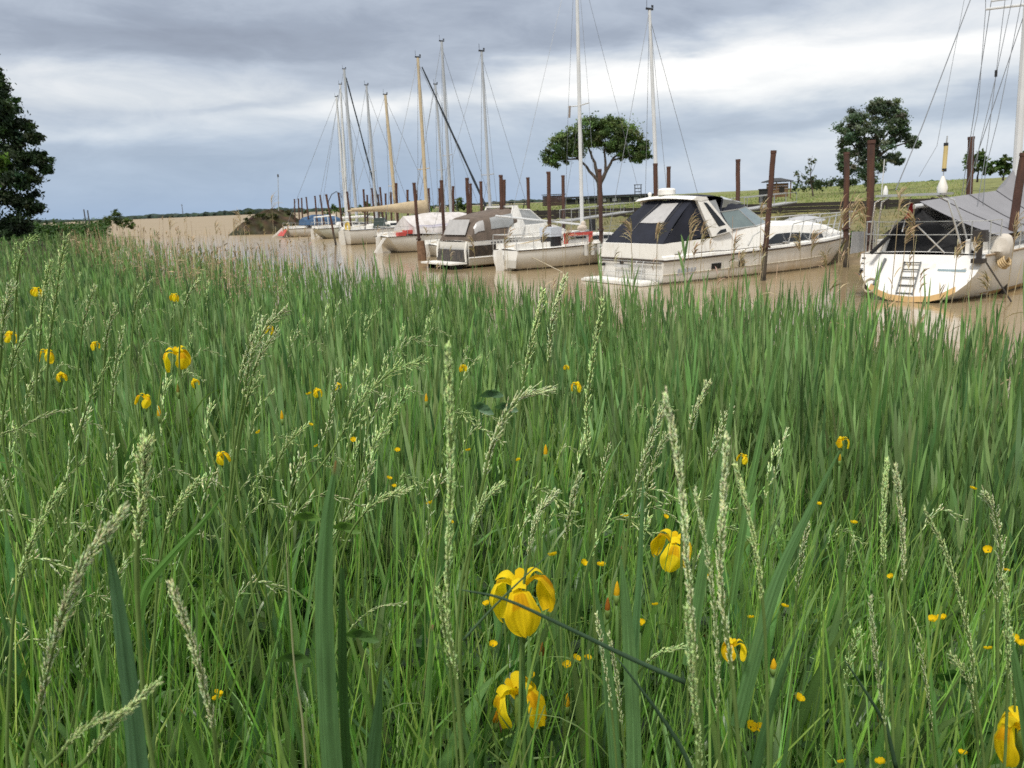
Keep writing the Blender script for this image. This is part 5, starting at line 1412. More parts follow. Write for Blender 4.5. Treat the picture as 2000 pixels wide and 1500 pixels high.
# dinghy fragment / floating fender at the mud below the bank
# ================================================================== PILES
ring = [(1511, 295, 1488, 'leaning rusty pile in front of the cruiser foredeck'), (1171, 331, 1175, 'rusty pile just left of the cruiser canopy, in front of the flat topped tree trunk'),
 (1071, 336, 1075, 'rusty pile behind the brown tented motor boat windscreen'), (862, 352.6, 870, 'rusty pile right of the pale tarpaulin tent'),
 (808.5, 357.5, 822, 'leaning rusty pile in front of the pale tarpaulin tent'), (773.5, 358, 779, 'tall rusty pile left of the tan stowed sail'),
 (742, 366, 753.6, 'rusty pile at the stern of the tarpaulin boat before the red gear'), (726, 368, 736, 'rusty pile under the foot of the dotted furled sail'),
 (677.6, 374.6, 690, 'rusty pile right of the blue boat cover'), (661, 376.5, 673, 'rusty pile in front of the blue boat cover, second to its right end'),
 (637, 380, 658, 'long leaning rusty pile in front of the pale boat with raked stern'), (625, 381, 638, 'leaning rusty pile at left end of the blue boat cover'),
 (615, 383, 622, 'rusty pile seventh nearest to the mud bank'), (598, 385, 606, 'rusty pile fourth from the mud bank'),
 (589, 386.6, 592, 'rusty pile third from the mud bank'), (582.6, 388, 586, 'rusty pile second from the mud bank'), (575, 389, 577, 'rusty pile nearest to the mud bank'),
 (1702, 275, 1696, 'thick rusty pile before the grey green tree, right one of two'), (1653.5, 298, 1653, 'rusty pile at the cruiser bow before the grey green tree'),
 (1897, 268, 1890, 'rusty pile standing behind the ridge of the grey boom tent'), (1441.5, 312, 1441, 'rusty pile behind the cruiser windscreen'),
 (1280, 320, 1283, 'rusty pile at the foot of the tall white mast behind the cruiser'), (1306, 326, 1307, 'thin rusty pile just right of the mast behind the cruiser radar dome'),
 (2001, 300, 1986, 'dark rusty pile at the right edge of the photo before the yacht')]
far = [(710, 370, 715, 'rusty pile left of the dotted furled sail foot'), (717, 381, 718, 'short rusty pile between two taller ones left of the dotted furled sail'),
 (739, 380, 741, 'short rusty pile right of the dotted furled sail foot'), (753, 378, 755, 'short rusty pile left of the short wooden mast'), (763, 375.6, 766, 'rusty pile touching the short wooden mast on its left'),
 (795.8, 371, 797, 'rusty pile midway between the short wooden mast and the tan stowed sail'), (813, 372, 815, 'short rusty pile right behind the leaning pile before the tarpaulin'),
 (837, 368, 840, 'rusty pile just right of the tan mast'), (858, 368, 860, 'short rusty pile left behind the pile beside the tarpaulin'), (885, 364, 886, 'thin rusty pile left of the round green bush'),
 (912, 348, 918, 'rusty pile where the slanting dark furled sail meets the deck'), (918.7, 359, 921, 'shorter rusty pile close right of the furled sail foot'),
 (939, 354.7, 943, 'rusty pile left of the grey mast by the picnic table'), (978, 342.5, 982, 'left rusty pile of a close pair right of the picnic table'), (984.5, 351.5, 985, 'right and shorter rusty pile of a close pair right of the picnic table'),
 (1031, 347, 1034, 'rusty pile left of the dark square shed'), (1099.5, 343, 1101, 'rusty pile at the right end of the dark square shed'), (1074.5, 352, 1076, 'rusty pile standing in front of the dark square shed')]
pile_m = {}
for i, (px, py, pb, lab) in enumerate(ring + far[:-1]):
    zt = {710: 4.3, 677.6: 4.1, 661: 4.1, 625: 4.2, 726: 4.4, 742: 4.4, 773.5: 4.2, 615: 4.2, 598: 4.2, 589: 4.2, 582.6: 4.2, 575: 4.2}.get(px, 3.9)
    g = G(px, py, zt)
    d = g.y
    if px > 1990: d = 20.5; g = P(px, py, d); zt = g.z
    if abs(px - 1897) < 1: d = 27.5; g = P(px, py, d); zt = g.z
    # the foot: where the pile's line reaches the water at its own distance
    yb = py + (zt + .3) * FPX / d
    f = P(pb, yb, d)
    base = Vector((f.x, d, -.6))
    top = Vector((g.x, d, g.z))
    if px > 1990: base.x = top.x - .30
    r_ = .083
    if px in (1702, 1653.5, 1897) or px > 1990: r_ *= 1.15
    root = empty('mooring_pile', lab, 'pile', base, 0, 'rusty steel mooring piles')
    tp = top - base
    nb = 9; pts_ = [tp * (k / nb) + Vector((random.gauss(0, .006), random.gauss(0, .006), 0)) for k in range(nb + 1)]
    MB().tube(pts_, r_, 10).build('pipe', rust, root)
    MB().tube([tp * .985, tp * 1.004], r_ * 1.12, 10).build('cap', rust, root)
    if d < 45:
        k = .36 + .1 * random.random()
        MB().tube([tp * k + Vector((r_ * 1.5 * math.cos(a), r_ * 1.5 * math.sin(a), .03 * math.sin(3 * a))) for a in np.linspace(0, 2 * math.pi, 13)], .022, 5, cap=False).build('mooring_ring', rust, root)
# short broken timber pile by the low white boat
p = G(824, 508, 0)
o = MB().tube([(0, 0, -.6), (.02, 0, .35), (-.02, .02, .98)], [.24, .23, .20], 9).build('timber_pile', mat('rotten timber', (.17, .10, .06), .9, var=.4, vscale=5, bump=.6), None)
o.location = p; tag(o, 'short thick broken brown timber stump in the water by the tarpaulin boat', 'stump')
# mooring ropes from the cruiser bow to the pile
bow = Matrix.Rotation(R(29), 3, 'Z') @ Vector((CL - .2, -.1, .62)) + Vector((4.03, 27.25, 0))
g1 = P(1656, 484, 28.0)
o = MB().tube([bow.lerp(Vector(g1), s) - Vector((0, 0, .35 * math.sin(math.pi * s))) for s in np.linspace(0, 1, 9)], .018, 5).build('mooring_rope', rope, None)
tag(o, 'slack pale mooring rope from the cruiser bow to the pile', 'rope')
# ================================================================== GRASS, REEDS, FLOWERS
reed_m = leaf_mat('reed leaves', .5, .30, .30)
grass_m = leaf_mat('meadow grass', .36, .34, .50)
dry_m = leaf_mat('dry stalks', .8, .15, .1)
GREEN_R = [(.16, .27, .095), (.125, .23, .080), (.20, .315, .115), (.085, .165, .060), (.18, .30, .095), (.24, .345, .15), (.20, .275, .115)]
GREEN_G = [(.15, .305, .042), (.105, .23, .035), (.21, .385, .062), (.050, .125, .022), (.30, .45, .14), (.14, .28, .055), (.17, .32, .085)]
TAN = [(.48, .37, .24), (.40, .30, .18), (.54, .43, .29), (.34, .25, .15)]

def scatter(n, d0, d1, fx=.98, power=1.0):
    u = rng.uniform(0, 1, n)
    d = d0 * (d1 / d0) ** (u ** power)
    x = (d * (fx - .16) + .55) * rng.uniform(-1, 1, n) + rng.normal(0, .05, n)
    return x, d
def on_bank(x, y, margin):
    i = inside(LAND1, x, y); ds = dist(S1, x, y)
    return np.where(i, ds, -ds) > margin

def up_dirs(n, lean, bias=(0, 0)):
    D = np.stack([rng.normal(bias[0], lean, n), rng.normal(bias[1], lean, n), np.ones(n)], 1)
    return D / np.linalg.norm(D, axis=1, keepdims=True)

# --- reed bed (uncountable): stems with lance-shaped leaves, standing from the meadow out into the water
def reeds(n, d0, d1, keep):
    x, y = scatter(n, d0, d1)
    # clumped: reeds gather in tufts
    tuft = np.sin(x * 5.1 + 1.7 * np.sin(y * 2.9)) + np.cos(y * 4.3 + 1.3 * np.sin(x * 3.7))
    k = keep(x, y) & (rng.uniform(-1.6, 1.6, n) < tuft + .9)
    x, y = x[k], y[k]; N = len(x)
    gz = height(x, y)
    far_ = np.clip((y - 14) / 40, 0, 1)
    big = (.08 * np.clip(x - 1, 0, 2)) + .24 * np.sin(x * 1.7 + .8 * np.sin(y * 1.1)) * np.cos(y * 1.3) * np.clip(1 - y / 30, .3, 1)
    top = 1.56 + rng.normal(0, .13, N) + .25 * far_ + big - .14 * (rng.random(N) < .35) + .10 * np.sin(x * 6.1 + 2 * np.sin(y * 3)) * np.clip(1 - y / 30, .2, 1)
    h = np.maximum(.62 + rng.normal(0, .10, N), top - gz)
    h = np.where(rng.random(N) < .06, h * rng.uniform(1.08, 1.32, N), h)
    W = (.0145 + .006 * rng.random(N)) * (1 + np.clip(y - 5, 0, 60) * .035)
    D = up_dirs(N, .06, (.02, 0))
    P0 = np.stack([x, y, gz - .05], 1)
    parts = []
    t_ = tints(N, GREEN_R, .14)
    parts.append(ribbons(P0, D, h * .86, W * .32, np.full(N, .05), 3, stem_prof, t_ * np.array([1.0, .95, .8]), base_tint=(.16, .12, .06)))
    nl = 8
    yaw0 = rng.uniform(0, 2 * np.pi, N)
    for j in range(nl):
        f = .26 + .66 * j / (nl - 1) + rng.normal(0, .03, N)
        ang = (.52 - .40 * (j / (nl - 1))) * rng.uniform(.55, 1.25, N)
        ya_ = yaw0 + j * np.pi + rng.normal(0, .45, N)
        d_ = np.stack([np.sin(ang) * np.cos(ya_), np.sin(ang) * np.sin(ya_), np.cos(ang)], 1) + D * .3
        p_ = P0 + D * (h * .86 * f)[:, None]
        ll = (.30 + .16 * rng.random(N)) * (1 - .25 * abs(j / (nl - 1) - .6)) * np.clip(h / 1.2, .62, 1.1)
        # never above the tuft's own tip
        parts.append(ribbons(p_, d_, ll, W * rng.uniform(.7, 1.15, N), rng.uniform(.02, .30, N) * (1.15 - j / nl), 4, lance_prof, np.clip(t_ * rng.uniform(.75, 1.3, (N, 1)), 0, 1)))
    return join(parts)
def keep_r(x, y):
    e = 3.3 + .9 * np.sin(x * 1.9) + .6 * np.sin(x * 4.7 + 1) + 1.6 * np.clip(-x / 3 - .2, 0, 1)
    return on_bank(x, y, -.55) & (y > e * (.75 + .5 * rng.random(len(x))))
V, Q, K = join([reeds(16500, 2.4, 14, keep_r), reeds(10500, 12, 80, keep_r)])
o = np_obj('reed_bed', np_mesh('reed_bed', V, Q, K, reed_m)); o['kind'] = 'stuff'
tag(o, 'dense bed of green reeds growing along the near bank into the water', 'reeds')
# the bed carries on beyond the right of the frame and round the photographer
# --- meadow grass; the flowers in front have open sight lines through it
CLEAR = [(ray(px, py).x / ray(px, py).y, d) for px, py, d in ((1017, 1165, 1.22), (1010, 1380, 1.38), (346, 700, 2.6), (1314, 1075, 1.75), (1995, 1420, .92))]
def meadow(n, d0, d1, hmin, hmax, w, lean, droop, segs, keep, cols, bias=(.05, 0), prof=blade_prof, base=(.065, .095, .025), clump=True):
    x, y = scatter(n, d0, d1)
    k = keep(x, y); x, y = x[k], y[k]
    if clump:
        cx = np.round(x * 7 + rng.normal(0, .5, len(x))) / 7; cy = np.round(y * 7 + rng.normal(0, .5, len(y))) / 7
        f = rng.random(len(x)) < .6
        x = np.where(f, cx + rng.normal(0, .022, len(x)), x); y = np.where(f, cy + rng.normal(0, .022, len(x)), y)
    for (fx, fd) in CLEAR:
        k = ~((np.abs(x / y - fx) < .040) & (y < fd + .03)) | (rng.random(len(x)) < .10)
        x, y = x[k], y[k]
    N = len(x)
    L_ = rng.uniform(hmin, hmax, N) * (1 - .12 * np.clip(y - 3, 0, 3))
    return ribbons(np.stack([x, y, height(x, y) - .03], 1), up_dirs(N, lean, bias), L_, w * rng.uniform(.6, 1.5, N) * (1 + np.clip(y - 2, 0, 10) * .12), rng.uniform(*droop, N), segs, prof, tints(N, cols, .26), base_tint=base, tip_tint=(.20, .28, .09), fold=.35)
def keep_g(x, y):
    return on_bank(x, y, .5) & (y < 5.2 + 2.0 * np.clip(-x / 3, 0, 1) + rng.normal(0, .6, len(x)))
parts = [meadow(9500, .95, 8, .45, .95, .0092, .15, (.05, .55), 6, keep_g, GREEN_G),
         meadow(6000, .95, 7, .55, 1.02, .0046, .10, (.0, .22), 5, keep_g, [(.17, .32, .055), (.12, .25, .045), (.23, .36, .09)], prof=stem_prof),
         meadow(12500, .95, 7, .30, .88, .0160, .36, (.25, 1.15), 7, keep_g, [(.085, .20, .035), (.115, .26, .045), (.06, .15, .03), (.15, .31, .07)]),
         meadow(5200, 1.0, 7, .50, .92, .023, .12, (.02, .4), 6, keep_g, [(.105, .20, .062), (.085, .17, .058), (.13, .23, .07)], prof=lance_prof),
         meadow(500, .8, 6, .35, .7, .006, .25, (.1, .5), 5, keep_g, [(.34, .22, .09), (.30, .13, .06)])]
V, Q, K = join(parts)
o = np_obj('meadow_grass', np_mesh('meadow_grass', V, Q, K, grass_m)); o['kind'] = 'stuff'
tag(o, 'long wet meadow grass filling the foreground', 'grass')
# --- low broad-leaved herbs in the gaps (buttercup and bramble leaves)
def herbs(n):
    x, y = scatter(n, .8, 5.5)
    k = keep_g(x, y) & (np.sin(x * 2.3 + 1) + np.cos(y * 3.1 + x) + .9 * np.clip(x, -1, 1) > rng.uniform(-1.2, 1.2, n)); x, y = x[k], y[k]; N = len(x)
    gz = height(x, y) + rng.uniform(.05, .42, N)
    parts = []
    for j in range(3):
        a = rng.uniform(0, 2 * np.pi, N); tilt = rng.uniform(.1, .7, N)
        d_ = np.stack([np.cos(a), np.sin(a), tilt], 1)
        sd = np.stack([-np.sin(a), np.cos(a), rng.normal(0, .3, N)], 1)
        parts.append(ribbons(np.stack([x, y, gz], 1), d_, rng.uniform(.03, .075, N), rng.uniform(.022, .050, N), rng.uniform(.1, .6, N), 4, lambda s: max(.04, math.sin(math.pi * min(1, .1 + .9 * s)) ** .7), tints(N, [(.055, .12, .030), (.075, .15, .035), (.045, .10, .028)], .2), side=sd))
    return join(parts)
V, Q, K = herbs(10000)
o = np_obj('ground_herbs', np_mesh('ground_herbs', V, Q, K, grass_m)); o['kind'] = 'stuff'
tag(o, 'low dark broad leaved herbs between the grass stems', 'herbs')
# --- dry stalks at the water's edge
def dry(n, d0, d1, keep, share):
    x, y = scatter(n, d0, d1, .70); k = keep(x, y); x, y = x[k], y[k]; N = len(x)
    gz = height(x, y); h = np.maximum(.5, 1.85 + rng.normal(0, .28, N) - gz) * (1 + .12 * np.clip((y - 18) / 30, 0, 1))
    D = up_dirs(N, .07, (.03, 0)); P0 = np.stack([x, y, gz - .05], 1); t_ = tints(N, TAN, .15)
    sc_ = 1 + np.clip(y - 6, 0, 60) * .05
    parts = [ribbons(P0, D, h, .007 * sc_, rng.uniform(0, .12, N), 4, stem_prof, t_)]
    m_ = rng.random(N) < share
    tipp = (P0 + D * h[:, None])[m_]; M_ = len(tipp)
    for j in range(6):
        dd = np.stack([rng.normal(.22, .2, M_), rng.normal(0, .2, M_), rng.uniform(.4, 1.2, M_)], 1)
        parts.append(ribbons(tipp - np.array([0, 0, .05]) * j * .6, dd, rng.uniform(.08, .18, M_), .013 * sc_[m_], rng.uniform(.1, .6, M_), 3, lance_prof, tints(M_, [(.40, .30, .19), (.46, .35, .23), (.32, .23, .14)], .2)))
    for j in range(3):
        dd = np.stack([rng.normal(0, .6, N), rng.normal(0, .6, N), rng.uniform(.2, 1, N)], 1)
        parts.append(ribbons(P0 + D * (h * rng.uniform(.25, .7, N))[:, None], dd, rng.uniform(.12, .3, N), .010 * sc_, rng.uniform(.2, .9, N), 3, lance_prof, t_ * .9))
    return join(parts)
def keep_d(x, y):
    i = inside(LAND1, x, y); ds = np.where(i, 1, -1) * dist(S1, x, y)
    return (ds > -1.1) & (ds < .9) 
def keep_dl(x, y):
    i = inside(LAND1, x, y); ds = np.where(i, 1, -1) * dist(S1, x, y)
    return (ds > -2.0) & (ds < 3.5) & (x < -5)
V, Q, K = join([dry(1500, 5, 22, keep_d, .18), dry(7000, 14, 75, keep_dl, .15)])
o = np_obj('dry_reeds', np_mesh('dry_reeds', V, Q, K, dry_m)); o['kind'] = 'stuff'
tag(o, 'tan dry reed stalks along the water edge of the reed bed', 'dry reeds')
# --- rough grass on the far bank and field
def far_grass(n, d0, d1, keep, hh, cols, w):
    x, y = scatter(n, d0, d1, .70, .9); k = keep(x, y); x, y = x[k], y[k]; N = len(x)
    return ribbons(np.stack([x, y, height(x, y) - .02], 1), up_dirs(N, .25), rng.uniform(*hh, N), w * (1 + y * .02) * rng.uniform(.7, 1.3, N), rng.uniform(.1, .6, N), 2, blade_prof, tints(N, cols, .2))
def keep_slope(x, y): return inside(LAND2, x, y) & ~inside(FIELD, x, y) & (dist(S2, x, y) > .9 + 1.2 * rng.random(len(x)))
def keep_field(x, y): return inside(FIELD, x, y) & (dist(WALL, x, y) > .4)
V, Q, K = join([far_grass(26000, 26, 120, keep_slope, (.15, .50), [(.15, .17, .06), (.20, .19, .09), (.11, .14, .045), (.26, .22, .12)], .022),
                far_grass(26000, 38, 140, keep_field, (.10, .28), [(.20, .265, .075), (.25, .29, .10), (.16, .235, .06), (.29, .30, .13)], .020)])
o = np_obj('field_grass', np_mesh('field_grass', V, Q, K, leaf_mat('field grass', .7, .25, .1))); o['kind'] = 'stuff'
tag(o, 'rough olive grass covering the far bank and field', 'grass')
# leafy growth on the mud by the cruiser bow
cs = [Vector(P(px, py, 33.5 + random.uniform(-.6, 1.2))) for px in range(1598, 1690, 7) for py in (462, 480, 498, 512)]
V, Q, K = leaf_cloud(cs, [.34] * len(cs), 10000, .06, [(.05, .095, .028), (.07, .12, .035), (.04, .075, .022)])
o = np_obj('bank_plants', np_mesh('bank_plants', V, Q, K, crown_m, False)); o['kind'] = 'stuff'
tag(o, 'dark green waterside plants on the mud under the cruiser bow', 'plants')

# ------------------------------------------------------------------ things among the grass
def spline(pts, n):
    """Catmull-Rom through Vectors"""
    pts = [2 * pts[0] - pts[1]] + list(pts) + [2 * pts[-1] - pts[-2]]
    out_ = []; m_ = len(pts) - 3
    for i in range(n + 1):
        u = i / n * m_; k = min(m_ - 1, int(u)); t_ = u - k
        a, b_, c_, d_ = pts[k:k + 4]
        out_.append(.5 * ((2 * b_) + (-a + c_) * t_ + (2 * a - 5 * b_ + 4 * c_ - d_) * t_ ** 2 + (-a + 3 * b_ - 3 * c_ + d_) * t_ ** 3))
    return out_
def veg_obj(name, mb, cols, material, parent):
    """MB of quads with one colour per vertex"""
    me = bpy.data.meshes.new(name); me.from_pydata(mb.v, [], mb.f); me.update()
    a = me.attributes.new('tint', 'FLOAT_COLOR', 'POINT')
    c4 = np.ones((len(mb.v), 4), np.float32); c4[:, :3] = cols; a.data.foreach_set('color', c4.ravel())
    me.materials.append(material); me.shade_smooth()
    return np_obj(name, me, parent)
def solid_cols(mb, col, jit=.08):
    return np.clip(np.array(col)[None, :] * (1 + rng.normal(0, jit, (len(mb.v), 1))), 0, 1)

def seed_head_geo(path, r_head, n_sp, head_frac=1.0, open_=.3, fat=1.0, fine=1.0):
    """a grass panicle: short branchlets up the stem path (list of Vectors, tip first), each set with slim pointed spikelets"""
    mb = MB(); cols = []
    m_ = len(path)
    tone = random.choice([(.66, .78, .38), (.58, .73, .33), (.71, .79, .46), (.62, .68, .40)])
    def spikelet(c_, d_, ln, w, k_):
        u_ = d_.orthogonal().normalized(); v_ = d_.cross(u_); b0 = len(mb.v); mid = c_ + d_ * ln * .38
        mb.v += [tuple(c_), tuple(mid + u_ * w), tuple(mid - u_ * .5 * w + v_ * w * .87), tuple(mid - u_ * .5 * w - v_ * w * .87), tuple(c_ + d_ * ln)]
        for q in range(3):
            a_, b_ = b0 + 1 + q, b0 + 1 + (q + 1) % 3
            mb.f.append((b0, b_, a_)); mb.f.append((a_, b_, b0 + 4))
        base = [c * k_ * random.uniform(.85, 1.15) for c in tone]
        cols.extend([[c * .72 for c in base]] + [base] * 3 + [[min(1, c * 1.25) for c in base]])
    nb = max(14, int(n_sp / 2.9 / fine))
    for i in range(nb):
        s = (i + random.uniform(.1, .9)) / nb
        k = s * (m_ - 1) * head_frac; j = min(m_ - 2, int(k)); p = path[j].lerp(path[j + 1], k - j)
        ax = (path[j] - path[j + 1]).normalized()
        env = min(1, .30 + s * 3.2) * (1 - .50 * max(0, s - .65) / .35) * random.uniform(.6, 1.25)
        a = i * 2.39996 + random.uniform(-.6, .6)
        e1 = ax.orthogonal().normalized(); e2 = ax.cross(e1)
        rad = e1 * math.cos(a) + e2 * math.sin(a)
        bd = (ax + rad * open_ * random.uniform(.25, 1.1)).normalized()
        bl = r_head * random.uniform(2.0, 3.8) * env * (1 + open_)
        ns = max(3, int((7 * env + random.random() * 3) / fine))
        kk = random.uniform(.75, 1.2)
        for q in range(ns):
            f = (q + random.random()) / ns
            c_ = p + bd * bl * f * .8 + rad * r_head * .10
            jit = Vector((random.gauss(0, 1), random.gauss(0, 1), random.gauss(0, 1))) * .11
            spikelet(c_, (bd + jit + rad * .12).normalized(), r_head * random.uniform(1.3, 2.3) * (1 - .25 * f) * fine, r_head * .165 * fat * fine, kk)
    for q in range(int(6 + nb * .4)):
        f = random.random() ** 1.5 * .25; k = f * (m_ - 1); j = min(m_ - 2, int(k)); p = path[j].lerp(path[j + 1], k - j); ax = (path[j] - path[j + 1]).normalized()
        spikelet(p, (ax + Vector((random.gauss(0, 1), random.gauss(0, 1), random.gauss(0, 1))) * .16).normalized(), r_head * 1.1, r_head * .14, 1.0)
    return mb, np.array(cols)
spike_m = leaf_mat('seed heads', .7, .25, .15)
stem_m = leaf_mat('flower stems', .5, .15, .3)

def seed_stalk(pix, d, label, r_px=9, n=70, head=2, open_=.30, green=(.17, .26, .07), leaf=True, group=None, tint_mul=1.0):
    """pix: photo pixels from tip downwards; the first `head` segments carry the seed head"""
    pw = [Vector(P(x, y, d + .03 * i * (1 if d > 1.2 else .5))) for i, (x, y) in enumerate(pix)]
    gz = float(height(pw[-1].x, d)); last = pw[-1]; prev = pw[-2]
    dirn = (last - prev); 
    foot = Vector((last.x + dirn.x * .15, last.y + .05, gz))
    if last.z > gz + .12:
        stp = min(.5, .12 / (foot - last).length)
        pw += [last.lerp(foot, stp) + dirn * .10, last.lerp(foot, (stp + 1) / 2.6) + dirn * .05, foot]
    loc = Vector((foot.x, foot.y, gz))
    root = empty('seed_grass', label, 'grass stalk', loc, 0, group)
    pw = [p - loc for p in pw]
    sp_ = spline(pw, 8 * (len(pw) - 1))
    r = r_px * (.95 if r_px >= 14 else .8) / FPX * d; n = int(n * 1.5)
    hp = sp_[:8 * head + 1]
    st_ = MB().tube(sp_, [max(.0006, r * .16 + .22 * r * min(1, i / (8 * head))) for i in range(len(sp_))], 6)
    veg_obj('stem', st_, solid_cols(st_, green), stem_m, root)
    mb, cols = seed_head_geo(hp, r, n, 1.0, open_, 1.0, .68 if r_px >= 11 else .85)
    veg_obj('seed_head', mb, np.clip(cols * tint_mul, 0, 1), spike_m, root)['kind'] = 'stuff'
    if leaf and d > .9:
        k = int(len(sp_) * .72); q = sp_[k]; a = random.uniform(0, 6.28)
        v_, q_, c_ = ribbons(np.array([q]), np.array([[math.cos(a) * .4, math.sin(a) * .4, 1.0]]), np.array([.28]), np.array([.006]), np.array([.5]), 7, blade_prof, np.array([green]) * .9)
        np_obj('leaf', np_mesh('leaf', v_, q_, c_, grass_m), root)
    return root
NEAR = 'pale seed headed grass stalks in the foreground'
